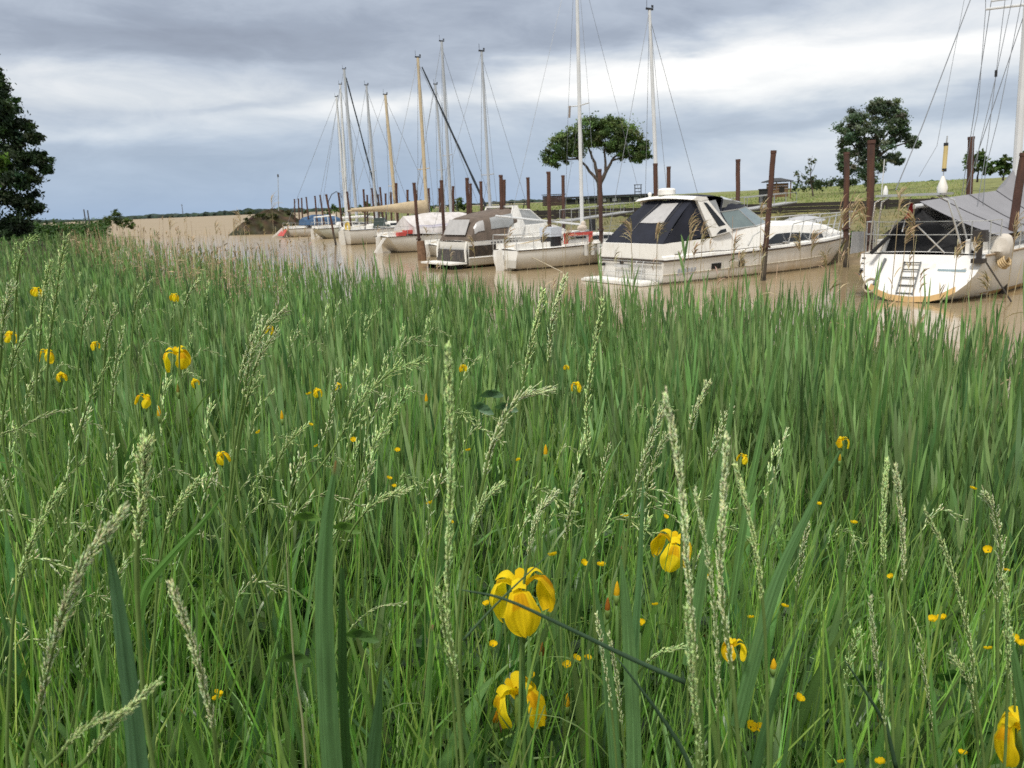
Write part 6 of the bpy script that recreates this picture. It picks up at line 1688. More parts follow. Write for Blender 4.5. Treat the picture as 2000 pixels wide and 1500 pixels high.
for a in [
    ([(875, 683), (880, 820), (878, 1000), (874, 1200), (893, 1340), (905, 1520)], .62, 'thick pale seed head standing upright in the middle of the photo', 15, 150, 4, .18),
    ([(857, 1150), (868, 1230), (880, 1310), (888, 1420)], .66, 'short seed head branching beside the base of the thick middle seed head', 10, 60, 2, .3),
    ([(1301, 775), (1330, 950), (1345, 1130), (1358, 1300), (1362, 1520)], .62, 'tall thick seed head leaning left in the right cluster of near stalks', 15, 150, 3, .18),
    ([(1418, 858), (1412, 1000), (1408, 1150), (1430, 1320), (1445, 1520)], .64, 'thick upright seed head, middle of the right cluster of near stalks', 14, 140, 3, .18),
    ([(1436, 908), (1470, 1040), (1490, 1180), (1497, 1320), (1500, 1520)], .72, 'slender green tipped seed head at the right edge of the near cluster', 12, 110, 2, .2),
    ([(1358, 962), (1385, 1100), (1400, 1260), (1402, 1400), (1405, 1520)], .66, 'pale seed head rising between the two thickest right cluster stalks', 12, 110, 3, .2),
    ([(1342, 1190), (1352, 1320), (1362, 1420), (1368, 1520)], .55, 'blurred seed head low at the left foot of the right cluster', 14, 90, 3, .2),
    ([(1732, 902), (1726, 1000), (1727, 1110), (1738, 1270), (1745, 1520)], .95, 'straight cream seed head on a thick green stem, left of a close pair at right', 12, 110, 2, .2),
    ([(1749, 912), (1762, 1030), (1766, 1140), (1771, 1290), (1772, 1520)], .95, 'straight cream seed head on a thick green stem, right of a close pair at right', 12, 110, 2, .2),
    ([(1808, 998), (1855, 1100), (1890, 1230), (1905, 1350), (1922, 1520)], .85, 'long leaning pale seed head left of the bent one at far right', 11, 120, 3, .22),
    ([(1922, 963), (1945, 1010), (1955, 1100), (1948, 1180), (1950, 1360), (1955, 1520)], 1.1, 'pale seed head with hooked tip near the right edge', 11, 90, 3, .4),
    ([(1963, 1130), (1968, 1230), (1968, 1330), (1960, 1520)], .8, 'upright pale seed head low at the right edge', 12, 80, 2, .22),
    ([(1700, 1168), (1712, 1290), (1728, 1420), (1735, 1520)], .8, 'leaning seed head in front of the dark leaves left of the cream pair', 11, 80, 2, .25),
    ([(1858, 1280), (1890, 1330), (1905, 1400), (1910, 1520)], .9, 'short drooping seed head low between the right stalks', 10, 60, 2, .35),
    ([(1795, 1260), (1812, 1350), (1822, 1430), (1826, 1520)], 1.0, 'thin pale seed head right of the cream pair, low down', 8, 60, 2, .25),
    ([(335, 1143), (375, 1250), (400, 1350), (418, 1430), (428, 1520)], .62, 'blurred pale seed head leaning left between the two broad iris blades', 15, 110, 3, .22),
    ([(241, 998), (160, 1110), (110, 1240), (75, 1390), (50, 1520)], .62, 'large blurred seed head slanting right at the lower left', 17, 150, 3, .3),
    ([(283, 868), (278, 960), (268, 1070), (270, 1200), (285, 1400)], .85, 'fluffy upright seed head above the left broad iris blade', 16, 110, 2, .36),
    ([(306, 1335), (225, 1410), (170, 1480), (140, 1540)], .6, 'pale seed head bowed across the left broad iris blade', 14, 80, 2, .3),
    ([(250, 1385), (170, 1420), (120, 1470), (80, 1540)], .6, 'greenish seed head arching at the lower left corner', 13, 70, 2, .3),
    ([(115, 958), (70, 1040), (38, 1140), (22, 1260), (15, 1500)], 1.0, 'plump seed head bowed to the right at the left edge', 13, 100, 2, .34),
    ([(205, 1120), (180, 1200), (160, 1330), (130, 1480)], 1.2, 'thin delicate seed stalk left of the left broad iris blade', 5, 40, 2, .4),
    ([(394, 935), (350, 985), (322, 1045), (305, 1180), (300, 1400)], 1.25, 'open seed head bending right above the left grass', 10, 80, 2, .42),
    ([(833, 707), (770, 722), (700, 790), (655, 870), (560, 1010), (480, 1200)], 1.5, 'long arching seed stalk bending right with loose side branches left of centre', 8, 120, 3, .65),
    ([(1078, 760), (1010, 782), (965, 860), (945, 935), (920, 1060), (900, 1250)], 1.2, 'grey brown seed head bowed far to the right in the centre', 12, 110, 3, .35),
    ([(1177, 590), (1160, 690), (1146, 800), (1150, 900), (1158, 1010), (1165, 1250)], 1.5, 'tall straight cream seed head right of centre reaching toward the small sailing boat', 10, 130, 3, .28),
    ([(1103, 545), (1080, 620), (1070, 710), (1060, 830), (1050, 1010)], 1.7, 'tall pale seed head beneath the small sailing boat hull, right of a pair', 9, 100, 2, .3),
    ([(1060, 570), (1043, 650), (1020, 760), (1005, 900), (985, 1120)], 1.6, 'tall green seed head beneath the small sailing boat hull, left of a pair', 9, 90, 2, .35),
    ([(1382, 750), (1360, 800), (1347, 850), (1335, 960), (1330, 1150)], 1.5, 'small dense seed head bending right above the right cluster', 10, 60, 2, .3),
    ([(1427, 800), (1405, 850), (1385, 905), (1375, 960), (1350, 1150)], 1.35, 'curly tipped seed head right of the tallest cluster stalk', 10, 60, 2, .45),
    ([(1298, 790), (1268, 870), (1243, 950), (1225, 1050), (1210, 1250)], 1.35, 'brownish seed head left of the tallest cluster stalk', 10, 90, 2, .38),
    ([(1303, 850), (1278, 900), (1258, 985), (1245, 1100), (1240, 1300)], 1.4, 'drooping brown seed head tucked beside the brownish one', 8, 60, 2, .45),
    ([(1084, 963), (1050, 1010), (1032, 1090), (1020, 1180), (1015, 1400)], 1.15, 'pale seed head bending right just above the big yellow iris', 11, 80, 2, .34),
    ([(1133, 925), (1115, 990), (1105, 1060), (1095, 1160)], 1.4, 'small tufted seed head right of the big yellow iris', 9, 60, 2, .4),
    ([(977, 948), (940, 985), (922, 1050), (900, 1150), (890, 1300)], 1.2, 'light green seed head bending right beside the thick middle one', 11, 80, 2, .36),
    ([(800, 955), (745, 975), (705, 1010), (670, 1080), (640, 1250)], 1.4, 'feathery seed head bowed right of the tall broad iris blade', 9, 70, 2, .5),
    ([(792, 1178), (730, 1190), (680, 1235), (650, 1300)], 1.25, 'thin reddish seed head arching low right of the tall broad iris blade', 6, 50, 2, .3),
    ([(797, 760), (755, 830), (715, 900), (690, 960), (650, 1100)], 1.7, 'brownish seed head leaning right under the long arching stalk', 9, 90, 2, .5),
    ([(728, 905), (700, 960), (665, 1030), (640, 1100)], 1.6, 'loose pale seed head beside the tall broad iris blade tip', 8, 60, 2, .5),
    ([(660, 725), (648, 790), (640, 850), (630, 980)], 1.9, 'slim greenish seed head left of the long arching stalk', 7, 50, 2, .4),
    ([(558, 605), (520, 640), (490, 700), (475, 780), (455, 900), (440, 1100)], 1.5, 'bowed tan seed head tallest of the tuft left of centre', 9, 110, 3, .5),
    ([(540, 648), (512, 690), (492, 740), (470, 850), (445, 1050)], 1.5, 'pale green seed head second in the tuft left of centre', 8, 80, 2, .5),
    ([(512, 620), (486, 680), (468, 750), (455, 860)], 1.6, 'brownish seed head leftmost in the tuft left of centre', 7, 70, 2, .5),
    ([(510, 735), (490, 765), (478, 800), (462, 900)], 1.5, 'short drooping seed head low in the tuft left of centre', 7, 50, 2, .55),
    ([(600, 830), (560, 870), (535, 930), (510, 1050)], 1.6, 'thin brownish seed head right of the tuft left of centre', 7, 60, 2, .45),
    ([(128, 465), (118, 520), (108, 590), (95, 690), (88, 850)], 1.7, 'tall pale feathery seed head near the left edge, topmost of its tuft', 8, 90, 3, .5),
    ([(72, 462), (48, 480), (35, 530), (30, 600), (25, 760)], 1.7, 'arching pale seed head at the left edge above the reeds', 7, 60, 2, .45),
    ([(30, 478), (31, 540), (35, 620), (36, 800)], 1.8, 'slim seed head close to the left edge', 6, 60, 2, .35),
    ([(98, 512), (85, 580), (78, 660), (70, 800)], 1.8, 'straight pale seed head in the left tuft beside the topmost one', 7, 80, 2, .45),
    ([(22, 560), (8, 620), (2, 690), (-5, 800)], 1.6, 'tan seed head cut by the left edge of the photo', 9, 90, 2, .5),
    ([(185, 560), (172, 600), (160, 650), (150, 780)], 2.0, 'slim seed head right of the left tuft', 6, 50, 2, .4),
    ([(225, 600), (212, 640), (205, 690), (200, 800)], 2.0, 'tan seed head right of the left tuft, farther right', 7, 60, 2, .45),
    ([(60, 640), (30, 690), (15, 750), (5, 850)], 1.5, 'pale seed head bending right below the left tuft', 7, 60, 2, .55),
    ([(215, 700), (190, 750), (165, 810), (150, 900)], 1.6, 'thin seed head bowed over the left iris flowers', 6, 50, 2, .5),
    ([(240, 640), (225, 720), (218, 800), (212, 900)], 1.7, 'slim upright seed head left of the open iris at left', 6, 60, 2, .4),
    ([(148, 798), (90, 810), (40, 835), (-10, 870)], 1.2, 'dark brown seed head lying nearly flat at the left edge', 7, 70, 3, .2),
    ([(390, 545), (372, 570), (360, 605), (350, 700)], 2.4, 'small drooping seed head above the open iris at left', 5, 40, 2, .4),
    ([(298, 545), (270, 580), (262, 620), (255, 720)], 2.3, 'slender bending seed head between the left tuft and the open iris', 5, 40, 2, .4),
    ([(1190, 870), (1178, 920), (1168, 985), (1160, 1100)], 1.5, 'narrow seed head low right of the tall straight cream one', 7, 50, 2, .35),
    ([(1578, 1025), (1565, 1090), (1556, 1160), (1545, 1330)], 1.3, 'small tan seed head left of the cream pair, upper of two', 9, 60, 2, .35),
    ([(1668, 1050), (1658, 1095), (1652, 1130), (1640, 1300)], 1.3, 'thin curled seed head just left of the cream pair', 6, 40, 2, .4),
    ([(1678, 1228), (1660, 1290), (1650, 1350), (1640, 1450)], 1.2, 'brownish seed head among dark leaves left of the cream pair', 9, 60, 2, .4),
    ([(1338, 1262), (1290, 1275), (1258, 1300), (1240, 1340)], 1.0, 'pale seed head lying across the foot of the right cluster', 9, 50, 2, .25),
    ([(1190, 1240), (1205, 1330), (1215, 1420), (1222, 1520)], .85, 'pale seed head low in front of the broad pale leaf right of the irises', 9, 70, 2, .22),
    ([(1165, 1200), (1180, 1290), (1195, 1390), (1205, 1520)], .9, 'second pale seed head low beside the broad pale leaf', 9, 70, 2, .22),
    ([(1975, 1230), (1978, 1300), (1982, 1380), (1985, 1520)], .9, 'half hidden seed head at the right edge by the lower iris', 9, 50, 2, .25),
]:
    seed_stalk(a[0], a[1], a[2], a[3], a[4], a[5], a[6], group=NEAR)
LANDMARKS = [(20, 654, 'left edge iris'), (110, 560, 'pale left edge tuft'), (700, 620, 'reeds below the tan mast'), (1245, 560, 'cruiser transom'), (340, 578, 'distant upper left iris'), (875, 690, 'thick middle head tip'), (1126, 752, 'small centre right iris'), (430, 890, 'small lower left iris'), (1070, 560, 'small sailing boat hull'), (280, 950, 'fluffy left seed head'), (1017, 1160, 'big iris under the rush'), (1010, 1365, 'bottom centre iris'), (346, 697, 'open round petalled iris'), (1314, 1065, 'iris behind right cluster'), (1432, 1262, 'iris between cluster stems'), (640, 1200, 'tallest broad blade'), (240, 1300, 'lower left broad blade'), (878, 900, 'thick middle seed head'), (1350, 1150, 'thickest cluster stalk'), (1745, 1000, 'cream pair of seed heads'), (1950, 1060, 'hook tipped seed head'), (1225, 1250, 'broad pale blade'), (1995, 1420, 'right edge iris'), (500, 720, 'tuft left of centre'), (770, 730, 'long arching stalk'), (1010, 800, 'bowed grey brown head'), (1730, 1400, 'low right seed head'), (1880, 1150, 'long leaning seed head'), (1560, 1120, 'broad blade leaning far right'), (1645, 862, 'iris among reeds at right')]
_seen = {}
def cup_label(px, py, what='yellow buttercup', default=None):
    lm = sorted(LANDMARKS, key=lambda l: math.hypot(l[0] - px, l[1] - py))
    for l in lm[:5]:
        dx_, dy_ = px - l[0], py - l[1]; r_ = math.hypot(dx_, dy_)
        way = ('right of' if dx_ > 0 else 'left of') if abs(dx_) > 2 * abs(dy_) else (('below' if dy_ > 0 else 'above') if abs(dy_) > 2 * abs(dx_) else ('below and %s of' if dy_ > 0 else 'above and %s of') % ('right' if dx_ > 0 else 'left'))
        for near in (('close ', 'just ', 'farther ') if r_ < 150 else ('well ', 'far ')):
            t_ = '%s %s%s the %s' % (what, near, way, l[2])
            if t_ not in _seen: _seen[t_] = 1; return t_
    return default or t_
# the many more of them farther off: copies of six stalks
proto = []
for k in range(6):
    lean = [.10, .22, .32, .05, .28, .16][k]
    h = [.95, .9, .85, 1.0, .8, .9][k]
    pw = [Vector((lean * h * 1.0, 0, h * (1 - .10 * (lean > .2)))), Vector((lean * h * .62, 0, h * .94)), Vector((lean * h * .32, 0, h * .80)), Vector((lean * .12, 0, h * .5)), Vector((0, 0, 0))]
    sp_ = spline(pw, 24)
    st_ = MB().tube(sp_, .0016, 5)
    me_s = veg_obj('stem', st_, solid_cols(st_, (.17, .26, .07)), stem_m, None)
    mb, cols = seed_head_geo(sp_[:12], .0080, 40, 1.0, .42)
    me_h = veg_obj('seed_head', mb, cols, spike_m, None)
    me_h['kind'] = 'stuff'
    proto.append((me_s, me_h))
x, y = scatter(700, 1.5, 8.5, .70)
ok = keep_g(x, y) & (x < .15 + rng.normal(0, .6, 700)); x, y = x[ok], y[ok]
zz_ = height(x, y)
for i in range(min(170, len(x))):
    s_, h_ = proto[i % 6]
    tp_ = Vector((x[i], y[i], zz_[i] + .9)) - Vector((0, 0, CAM_H)); cv_ = CAM_R.transposed() @ tp_
    kind_ = ['upright pale', 'leaning pale', 'bowed pale', 'straight pale', 'drooping pale', 'bent pale'][i % 6] + ' seed stalk'
    root = empty('seed_grass', cup_label(1000 + FPX * cv_.x / -cv_.z, 750 - FPX * cv_.y / -cv_.z, kind_, 'pale seed stalk among the crowded meadow grass'), 'grass stalk', (x[i], y[i], zz_[i]), random.uniform(-.7, .7), 'seed headed grass scattered through the meadow')
    sc_ = random.uniform(.8, 1.12); root.scale = (sc_, sc_, sc_)
    for src in (s_, h_):
        if i < 6: c_ = src
        else:
            c_ = src.copy(); C.objects.link(c_)
        c_.parent = root
for i in range(len(x), 6):
    for q in proto[i]: bpy.data.objects.remove(q)

# --- broad sword leaves and rush stems close to the lens
SQ = (-1, -.86, -.72, -.58, -.44, -.30, -.17, -.06, .06, .17, .30, .44, .58, .72, .86, 1)
def sword(pix, d, label, tint, tip=None, fold=.22, name='iris_leaf', cat='leaf', group='broad sword leaves in the foreground'):
    """pix: (x, y, width px) from tip to foot; a folded blade with a midrib"""
    mids = [Vector(P(x, y, d + .02 * i)) for i, (x, y, w) in enumerate(pix)]
    ws_ = [w / FPX * d for _, _, w in pix]
    n_ = 10 * (len(pix) - 1)
    mid = spline(mids, n_)
    wv_ = [float(np.interp(i / n_ * (len(pix) - 1), range(len(pix)), ws_)) for i in range(n_ + 1)]
    loc = Vector((mid[-1].x, mid[-1].y, mid[-1].z))
    mb = MB(); rows, cols = [], []
    rib_ = [random.uniform(.80, 1.16) for _ in SQ]
    for i, p in enumerate(mid):
        d_ = (mid[min(i + 1, n_)] - mid[max(i - 1, 0)]).normalized()
        sd = d_.cross(Vector((.25, 1, .1))).normalized(); up_ = sd.cross(d_).normalized()
        w = wv_[i] / 2
        row = []
        for q in SQ:
            row.append(p - loc + sd * w * q + up_ * (w * fold * (abs(q) - .5) - (w * .10 if abs(q) < .1 else 0)))
        rows.append(row)
        s = i / n_
        for q in range(16):
            k = random.uniform(.96, 1.04) * rib_[q] * (1.15 if q in (7, 8) else 1.0) * (1 + .10 * math.sin(i * .37 + q)) 
            c_ = np.array(tint) * k * 1.3
            if tip is not None: c_ = c_ * (1 - max(0, 1 - s / .06)) + np.array(tip) * max(0, 1 - s / .06)
            cols.append(c_)
    mb.loft(rows)
    o = veg_obj(name, mb, np.clip(np.array(cols), 0, 1), leaf_mat('sword leaves', .42, .28, .35), None)
    o.location = loc
    tag(o, label, cat, group)
    return o
sword([(656, 900, 3), (640, 1000, 26), (632, 1120, 42), (633, 1260, 48), (640, 1400, 54), (650, 1540, 60)], .66, 'tall broad iris blade with reddish tip, largest blade left of centre', (.085, .165, .065), (.36, .17, .08), .35)
sword([(668, 1110, 10), (668, 1260, 22), (672, 1400, 24), (680, 1540, 26)], .72, 'narrow dark blade hugging the right side of the tallest broad blade', (.04, .085, .030))
sword([(205, 1050, 3), (222, 1130, 28), (240, 1260, 46), (258, 1400, 56), (272, 1540, 64)], .62, 'broad dull green iris blade at the lower left', (.060, .120, .062), (.20, .22, .06), .25)
sword([(354, 1385, 4), (368, 1430, 26), (388, 1480, 40), (400, 1545, 50)], .62, 'short broad blade with orange brown tip at the bottom left', (.115, .21, .055), (.45, .22, .10))
sword([(1212, 1085, 3), (1222, 1180, 22), (1230, 1290, 30), (1236, 1400, 34), (1240, 1540, 38)], .95, 'broad pale green blade right of the big yellow iris', (.115, .21, .085))
sword([(1160, 1130, 3), (1175, 1230, 16), (1190, 1350, 26), (1205, 1540, 30)], 1.0, 'blade just left of the broad pale one right of the irises', (.085, .165, .062))
sword([(1440, 700, 2), (1425, 820, 10), (1400, 960, 16), (1375, 1100, 22), (1345, 1300, 28)], 1.25, 'long slender reed blade slanting behind the right cluster', (.095, .18, .065), None, .2)
sword([(1640, 880, 3), (1585, 990, 15), (1520, 1130, 25), (1470, 1300, 32), (1440, 1420, 34)], 1.05, 'broad blade leaning far right behind the right cluster', (.10, .19, .075))
sword([(1530, 655, 2), (1505, 760, 9), (1480, 880, 13), (1455, 1010, 16), (1430, 1180, 18)], 1.7, 'tall narrow blade above the right cluster pointing up to the water', (.10, .19, .065))
sword([(1560, 1230, 3), (1522, 1330, 14), (1490, 1440, 20), (1470, 1540, 24)], .8, 'dark blade slanting at the bottom right of the cluster', (.06, .125, .048))
sword([(1240, 1010, 3), (1256, 940, 3), (1250, 1100, 12), (1240, 1260, 18), (1236, 1400, 22)][1:], 1.15, 'straight dewy blade behind the broad pale one', (.085, .17, .07))
sword([(745, 1310, 3), (738, 1390, 22), (730, 1470, 34), (728, 1545, 38)], .8, 'dark dewy blade at the bottom right of the tallest broad blade', (.05, .105, .045))
sword([(845, 1220, 4), (840, 1290, 12), (835, 1380, 15), (830, 1500, 16)], 1.2, 'small blade with pinkish brown tip near the bottom centre', (.10, .19, .055), (.45, .24, .16))
sword([(1960, 1180, 3), (1990, 1330, 20), (2010, 1450, 28), (2020, 1540, 30)], .85, 'broad blade cut by the right edge above the lower iris', (.085, .165, .06))
sword([(440, 960, 2), (520, 905, 8), (560, 870, 10), (420, 1090, 14)][0:1] + [(400, 1015, 10), (330, 1090, 16), (285, 1150, 20), (270, 1230, 20)], .95, 'curved green blade folding over beside the fluffy left seed head', (.09, .19, .045))
def rush(pix, d, r_px, label, col=(.036, .075, .036)):
    pw = [Vector(P(x, y, d)) for x, y in pix]; loc = pw[-1]
    sp_ = spline([p - loc for p in pw], 16)
    st_ = MB().tube(sp_, [r_px / FPX * d * min(1, .18 + .82 * (i / 16) ** .6) for i in range(17)], 8)
    o = veg_obj('rush_stem', st_, solid_cols(st_, col), stem_m, None); o.location = loc
    tag(o, label, 'rush stem', 'dark rush stems'); return o
rush([(900, 1152), (985, 1170), (1100, 1222), (1230, 1285), (1337, 1332)], .70, 6.0, 'dark green rush stem lying diagonally across the big yellow iris')
rush([(1205, 1285), (1255, 1350), (1300, 1412), (1338, 1475), (1370, 1560)], .75, 6, 'dark green rush stem slanting down at the foot of the right cluster')
rush([(1075, 1080), (1010, 1140), (950, 1200), (905, 1250)], .85, 3.2, 'thin dark stem rising to the right over the left of the big yellow iris', (.06, .11, .05))
rush([(1650, 1290), (1690, 1350), (1730, 1420), (1750, 1500)], .85, 5, 'short dark rush stem low left of the cream pair')
rush([(558, 1060), (566, 1180), (575, 1300), (590, 1400), (600, 1530)], 1.0, 3.0, 'pale bristly dead stem left of the tallest broad blade', (.30, .32, .16))
# bramble leaves, umbellifer leaf
def leafy(label, pts, d, size, tint, name='bramble_leaf'):
    loc = Vector(P(*pts[0], d)); root = empty(name, label, 'leaf', loc)
    for (px, py, rot) in [(p[0], p[1], i) for i, p in enumerate(pts)]:
        q = Vector(P(px, py, d)) - loc
        for k in range(3):
            a = (-.8, 0.1, .9)[k] + rot * .3
            mb = MB(); rows = []; n_ = 8
            for i in range(n_ + 1):
                s = i / n_; w = size * .42 * math.sin(math.pi * min(1, .08 + s * .92)) ** .8 * (1.12 if i % 2 else .92)
                c_ = q + Vector((math.sin(a) * s * size, -.25 * size * s, math.cos(a) * s * size * .8 - .35 * size * s * s))
                e_ = Vector((math.cos(a), -.15, -math.sin(a) * .8)) * w
                rows.append([c_ - e_ + Vector((0, -.2 * w, .25 * w)), c_, c_ + e_ + Vector((0, -.2 * w, .25 * w))])
            mb.loft(rows); veg_obj('leaflet', mb, solid_cols(mb, tint, .06), grass_m, root)
leafy('bramble leaf with toothed edges left of the tall broad blade tip', [(600, 1015), (672, 1035)], 1.5, .036, (.12, .22, .05))
leafy('dark bramble leaf low beside the tall broad blade', [(575, 1290), (700, 1245)], 1.1, .034, (.075, .15, .04))
leafy('bluish umbellifer leaf in the middle of the meadow', [(960, 775), (985, 800), (935, 800)], 2.2, .042, (.10, .18, .10), 'umbellifer_leaf')
leafy('broad herb leaves low among the right hand stems', [(1640, 1370), (1690, 1330), (1850, 1330), (1890, 1420)], 1.6, .06, (.05, .12, .03), 'herb_leaf')

# ------------------------------------------------------------------ yellow irises
iris_m = leaf_mat('iris petals', .7, .48, .1)
YEL = [(.86, .60, .012), (.84, .55, .010), (.90, .68, .02)]
def petal(fn, nu, nv, col, cjit=.05, vein=None):
    """fn(s, q) -> point, s along, q across -1..1"""
    mb = MB(); rows = []; cols = []
    for i in range(nu + 1):
        s = i / nu
        rows.append([fn(s, -1 + 2 * j / nv) for j in range(nv + 1)])
        for j in range(nv + 1):
            c_ = np.array(col) * random.uniform(1 - cjit, 1 + cjit) * ((.86 if j % 2 else 1.05) if nv > 8 and .2 < s < .95 else 1.0)
            if vein and .25 < s < .5 and abs(-1 + 2 * j / nv) < .55: c_ = c_ * np.array([.82, .62, .5])
            cols.append(c_)
    mb.loft(rows)
    return mb, np.clip(np.array(cols), 0, 1)
def iris_meshes(seed):
    random.seed(seed)
    out_ = []
    for k in range(3):
        a = k * 2 * math.pi / 3 + random.uniform(-.12, .12)
        ca, sa = math.cos(a), math.sin(a); dr = random.uniform(.85, 1.15); wob = random.uniform(0, 6)
        def fall(s, q):
            h_ = max(0, (s - .30) / .70)
            r = .006 + .038 * math.sin(min(1.0, s / .50) * math.pi / 2) - .004 * h_ ** 2
            z = .010 * math.sin(min(1, s / .42) * math.pi) - .050 * dr * h_ ** 1.25
            w = .0042 if s < .26 else .0045 + .0205 * math.sin(math.pi * min(1, (s - .26) / .74 * .94 + .05)) ** .62
            if s >= .999: w = .006
            y = q * w
            cup = -.008 * q * q + .0030 * math.sin(q * 5 + wob + s * 6) + .0020 * math.sin(q * 11 + wob * 2 + s * 9) * s
            return Vector((ca * (r + cup) - sa * y, sa * (r + cup) + ca * y, z - .004 * abs(q) * (s > .3)))
        out_.append(('fall', *petal(fall, 14, 12, YEL[k % 3], .03, True)))
        b = a + math.pi / 3
        cb, sb_ = math.cos(b), math.sin(b)
        def std(s, q):
            r = .005 + .012 * s * s; w = .0050 + .0030 * math.sin(math.pi * min(1, .1 + .8 * s)); y = q * w
            return Vector((cb * r - sb_ * y, sb_ * r + cb * y, .024 * s - .003 * q * q + .002 * math.sin(q * 6)))
        out_.append(('standard', *petal(std, 6, 2, YEL[1])))
        def sty(s, q):
            r = .003 + .030 * s; w = .0055 + .0035 * math.sin(s * 2.6) + .002 * (s > .8); y = q * w
            return Vector((ca * r - sa * y, sa * r + ca * y, .010 + .016 * math.sin(s * 2.4) - .004 * q * q + .003 * math.sin(q * 7 + s * 5) * s))
        out_.append(('style_arm', *petal(sty, 7, 2, YEL[2])))
    return out_
_protos = []
for sd in (3, 8, 15):
    objs = [veg_obj(n_, m_, c_, iris_m, None) for n_, m_, c_ in iris_meshes(sd)]
    _protos.append(objs)
_used = set()
random.seed(21)
spathe_mb = MB().tube([(0, 0, -.085), (.001, 0, -.06), (0, 0, -.02), (0, 0, .0)], [.0030, .0075, .0055, .0028], 8)
def stem_to_ground(root, loc, r=.0042, lean=0.0, tint=(.11, .20, .05)):
    gz = float(height(loc.x, loc.y)); hgt = loc.z - gz
    pts_ = [Vector((0, 0, -.02)), Vector((lean * .3 * hgt, 0, -hgt * .5)), Vector((lean * hgt, .02, -hgt))]
    mb = MB().tube(spline(pts_, 8), r, 7)
    veg_obj('stem', mb, solid_cols(mb, tint), stem_m, root)
def iris(px, py, d, label, proto_i=0, rz=0.0, tilt=(0, 0), s=1.0, leaves=2):
    loc = Vector(P(px, py, d))
    root = empty('yellow_iris', label, 'iris', loc, 0, 'yellow irises in flower')
    M_ = Matrix.Translation((0, 0, 0)) @ Euler((tilt[0], tilt[1], rz)).to_matrix().to_4x4() @ Matrix.Scale(s, 4)
    for o_ in _protos[proto_i]:
        c_ = o_ if proto_i not in _used else o_.copy()
        if proto_i in _used: C.objects.link(c_)
        c_.parent = root; c_.matrix_local = M_
    _used.add(proto_i)
    sp_o = veg_obj('spathe', spathe_mb, solid_cols(spathe_mb, (.14, .22, .05)), stem_m, root); sp_o.scale = (s, s, s)
    stem_to_ground(root, loc, .0040 * s, random.uniform(-.06, .06))
    gz = float(height(loc.x, loc.y))
    for k in range(leaves):
        v_, q_, c_ = ribbons(np.array([[random.uniform(-.04, .04), random.uniform(.0, .05), gz - loc.z]]), np.array([[random.uniform(-.16, .16), random.uniform(-.05, .1), 1.0]]), np.array([random.uniform(.75, .95) * (loc.z - gz + .08)]), np.array([.019]), np.array([random.uniform(.02, .12)]), 9, blade_prof, np.array([(.085, .165, .058)]), side=np.array([[1, random.uniform(-.5, .5), 0]]))
        np_obj('leaf', np_mesh('leaf', v_, q_, c_, grass_m), root)
    return root
iris(1017, 1150, 1.22, 'large open yellow iris right under the diagonal dark rush stem', 0, R(-88), (.10, 0), 1.15)
iris(1010, 1352, 1.38, 'open yellow iris with ruffled top at the bottom centre', 1, R(-40), (.22, -.1), 1.08)
iris(346, 692, 2.6, 'open yellow iris with two round drooping petals standing clear at left', 2, R(-52), (.05, .05), .95)
iris(1314, 1062, 1.75, 'yellow iris half hidden behind the tallest stalk of the right cluster', 0, R(20), (.1, .2), 1.05)
iris(1126, 752, 3.6, 'small yellow iris in the reeds right of centre', 1, R(60), (0, 0), 0.56, 1)
iris(1645, 860, 3.4, 'small yellow iris among reeds above the cream pair of seed heads', 2, R(100), (0, .1), 0.62, 1)
iris(1452, 893, 3.0, 'faded yellow iris hanging behind the right cluster tips', 0, R(40), (.1, .4), 0.50, 1)
iris(432, 890, 2.4, 'small yellow iris in the grass below the left tuft', 1, R(10), (.1, -.3), 0.46, 1)
iris(283, 778, 2.4, 'drooping yellow iris left of the open one with round petals', 2, R(80), (.2, .5), 0.53, 1)
iris(20, 654, 2.9, 'yellow iris at the left edge of the photo', 0, R(30), (0, .2), 0.53, 1)
iris(91, 690, 2.7, 'yellow iris among pale seed heads near the left edge', 1, R(75), (0, .3), 0.56, 1)
iris(185, 672, 3.0, 'small yellow iris seen from the side, right of the left edge pair', 2, R(15), (0, 0), 0.37, 1)
iris(119, 733, 2.6, 'small yellow iris below the left edge pair', 0, R(0), (.3, 0), 0.37, 1)
iris(526, 640, 3.2, 'small yellow iris behind the tuft left of centre', 1, R(0), (.1, .5), 0.43, 1)
iris(380, 745, 2.8, 'faded yellow iris just right of the open one with round petals', 2, R(0), (.5, 0), 0.34, 1)
iris(70, 567, 4.0, 'distant yellow iris in the reeds at upper left', 0, R(50), (0, .1), 0.59, 0)
iris(340, 578, 4.4, 'distant yellow iris in the reeds above the open one', 1, R(50), (0, .1), 0.53, 0)
iris(905, 717, 3.8, 'tiny yellow iris in the reeds right of the thick middle seed head', 2, R(90), (0, .1), 0.46, 0)
iris(1106, 716, 4.4, 'tiny yellow iris above the small one right of centre', 0, R(90), (0, .1), 0.37, 0)
iris(620, 764, 3.0, 'small yellow iris left of the long arching stalk', 1, R(10), (.4, .1), 0.40, 1)
iris(660, 752, 3.0, 'small yellow iris just under the long arching stalk', 2, R(10), (.4, .3), 0.31, 1)
iris(1432, 1262, 1.1, 'orange yellow iris glimpsed between the right cluster stems', 0, R(120), (.2, .2), .42, 1)
iris(1995, 1420, .92, 'large yellow iris cut by the right edge at the bottom', 1, R(200), (.1, .1), .75, 1)
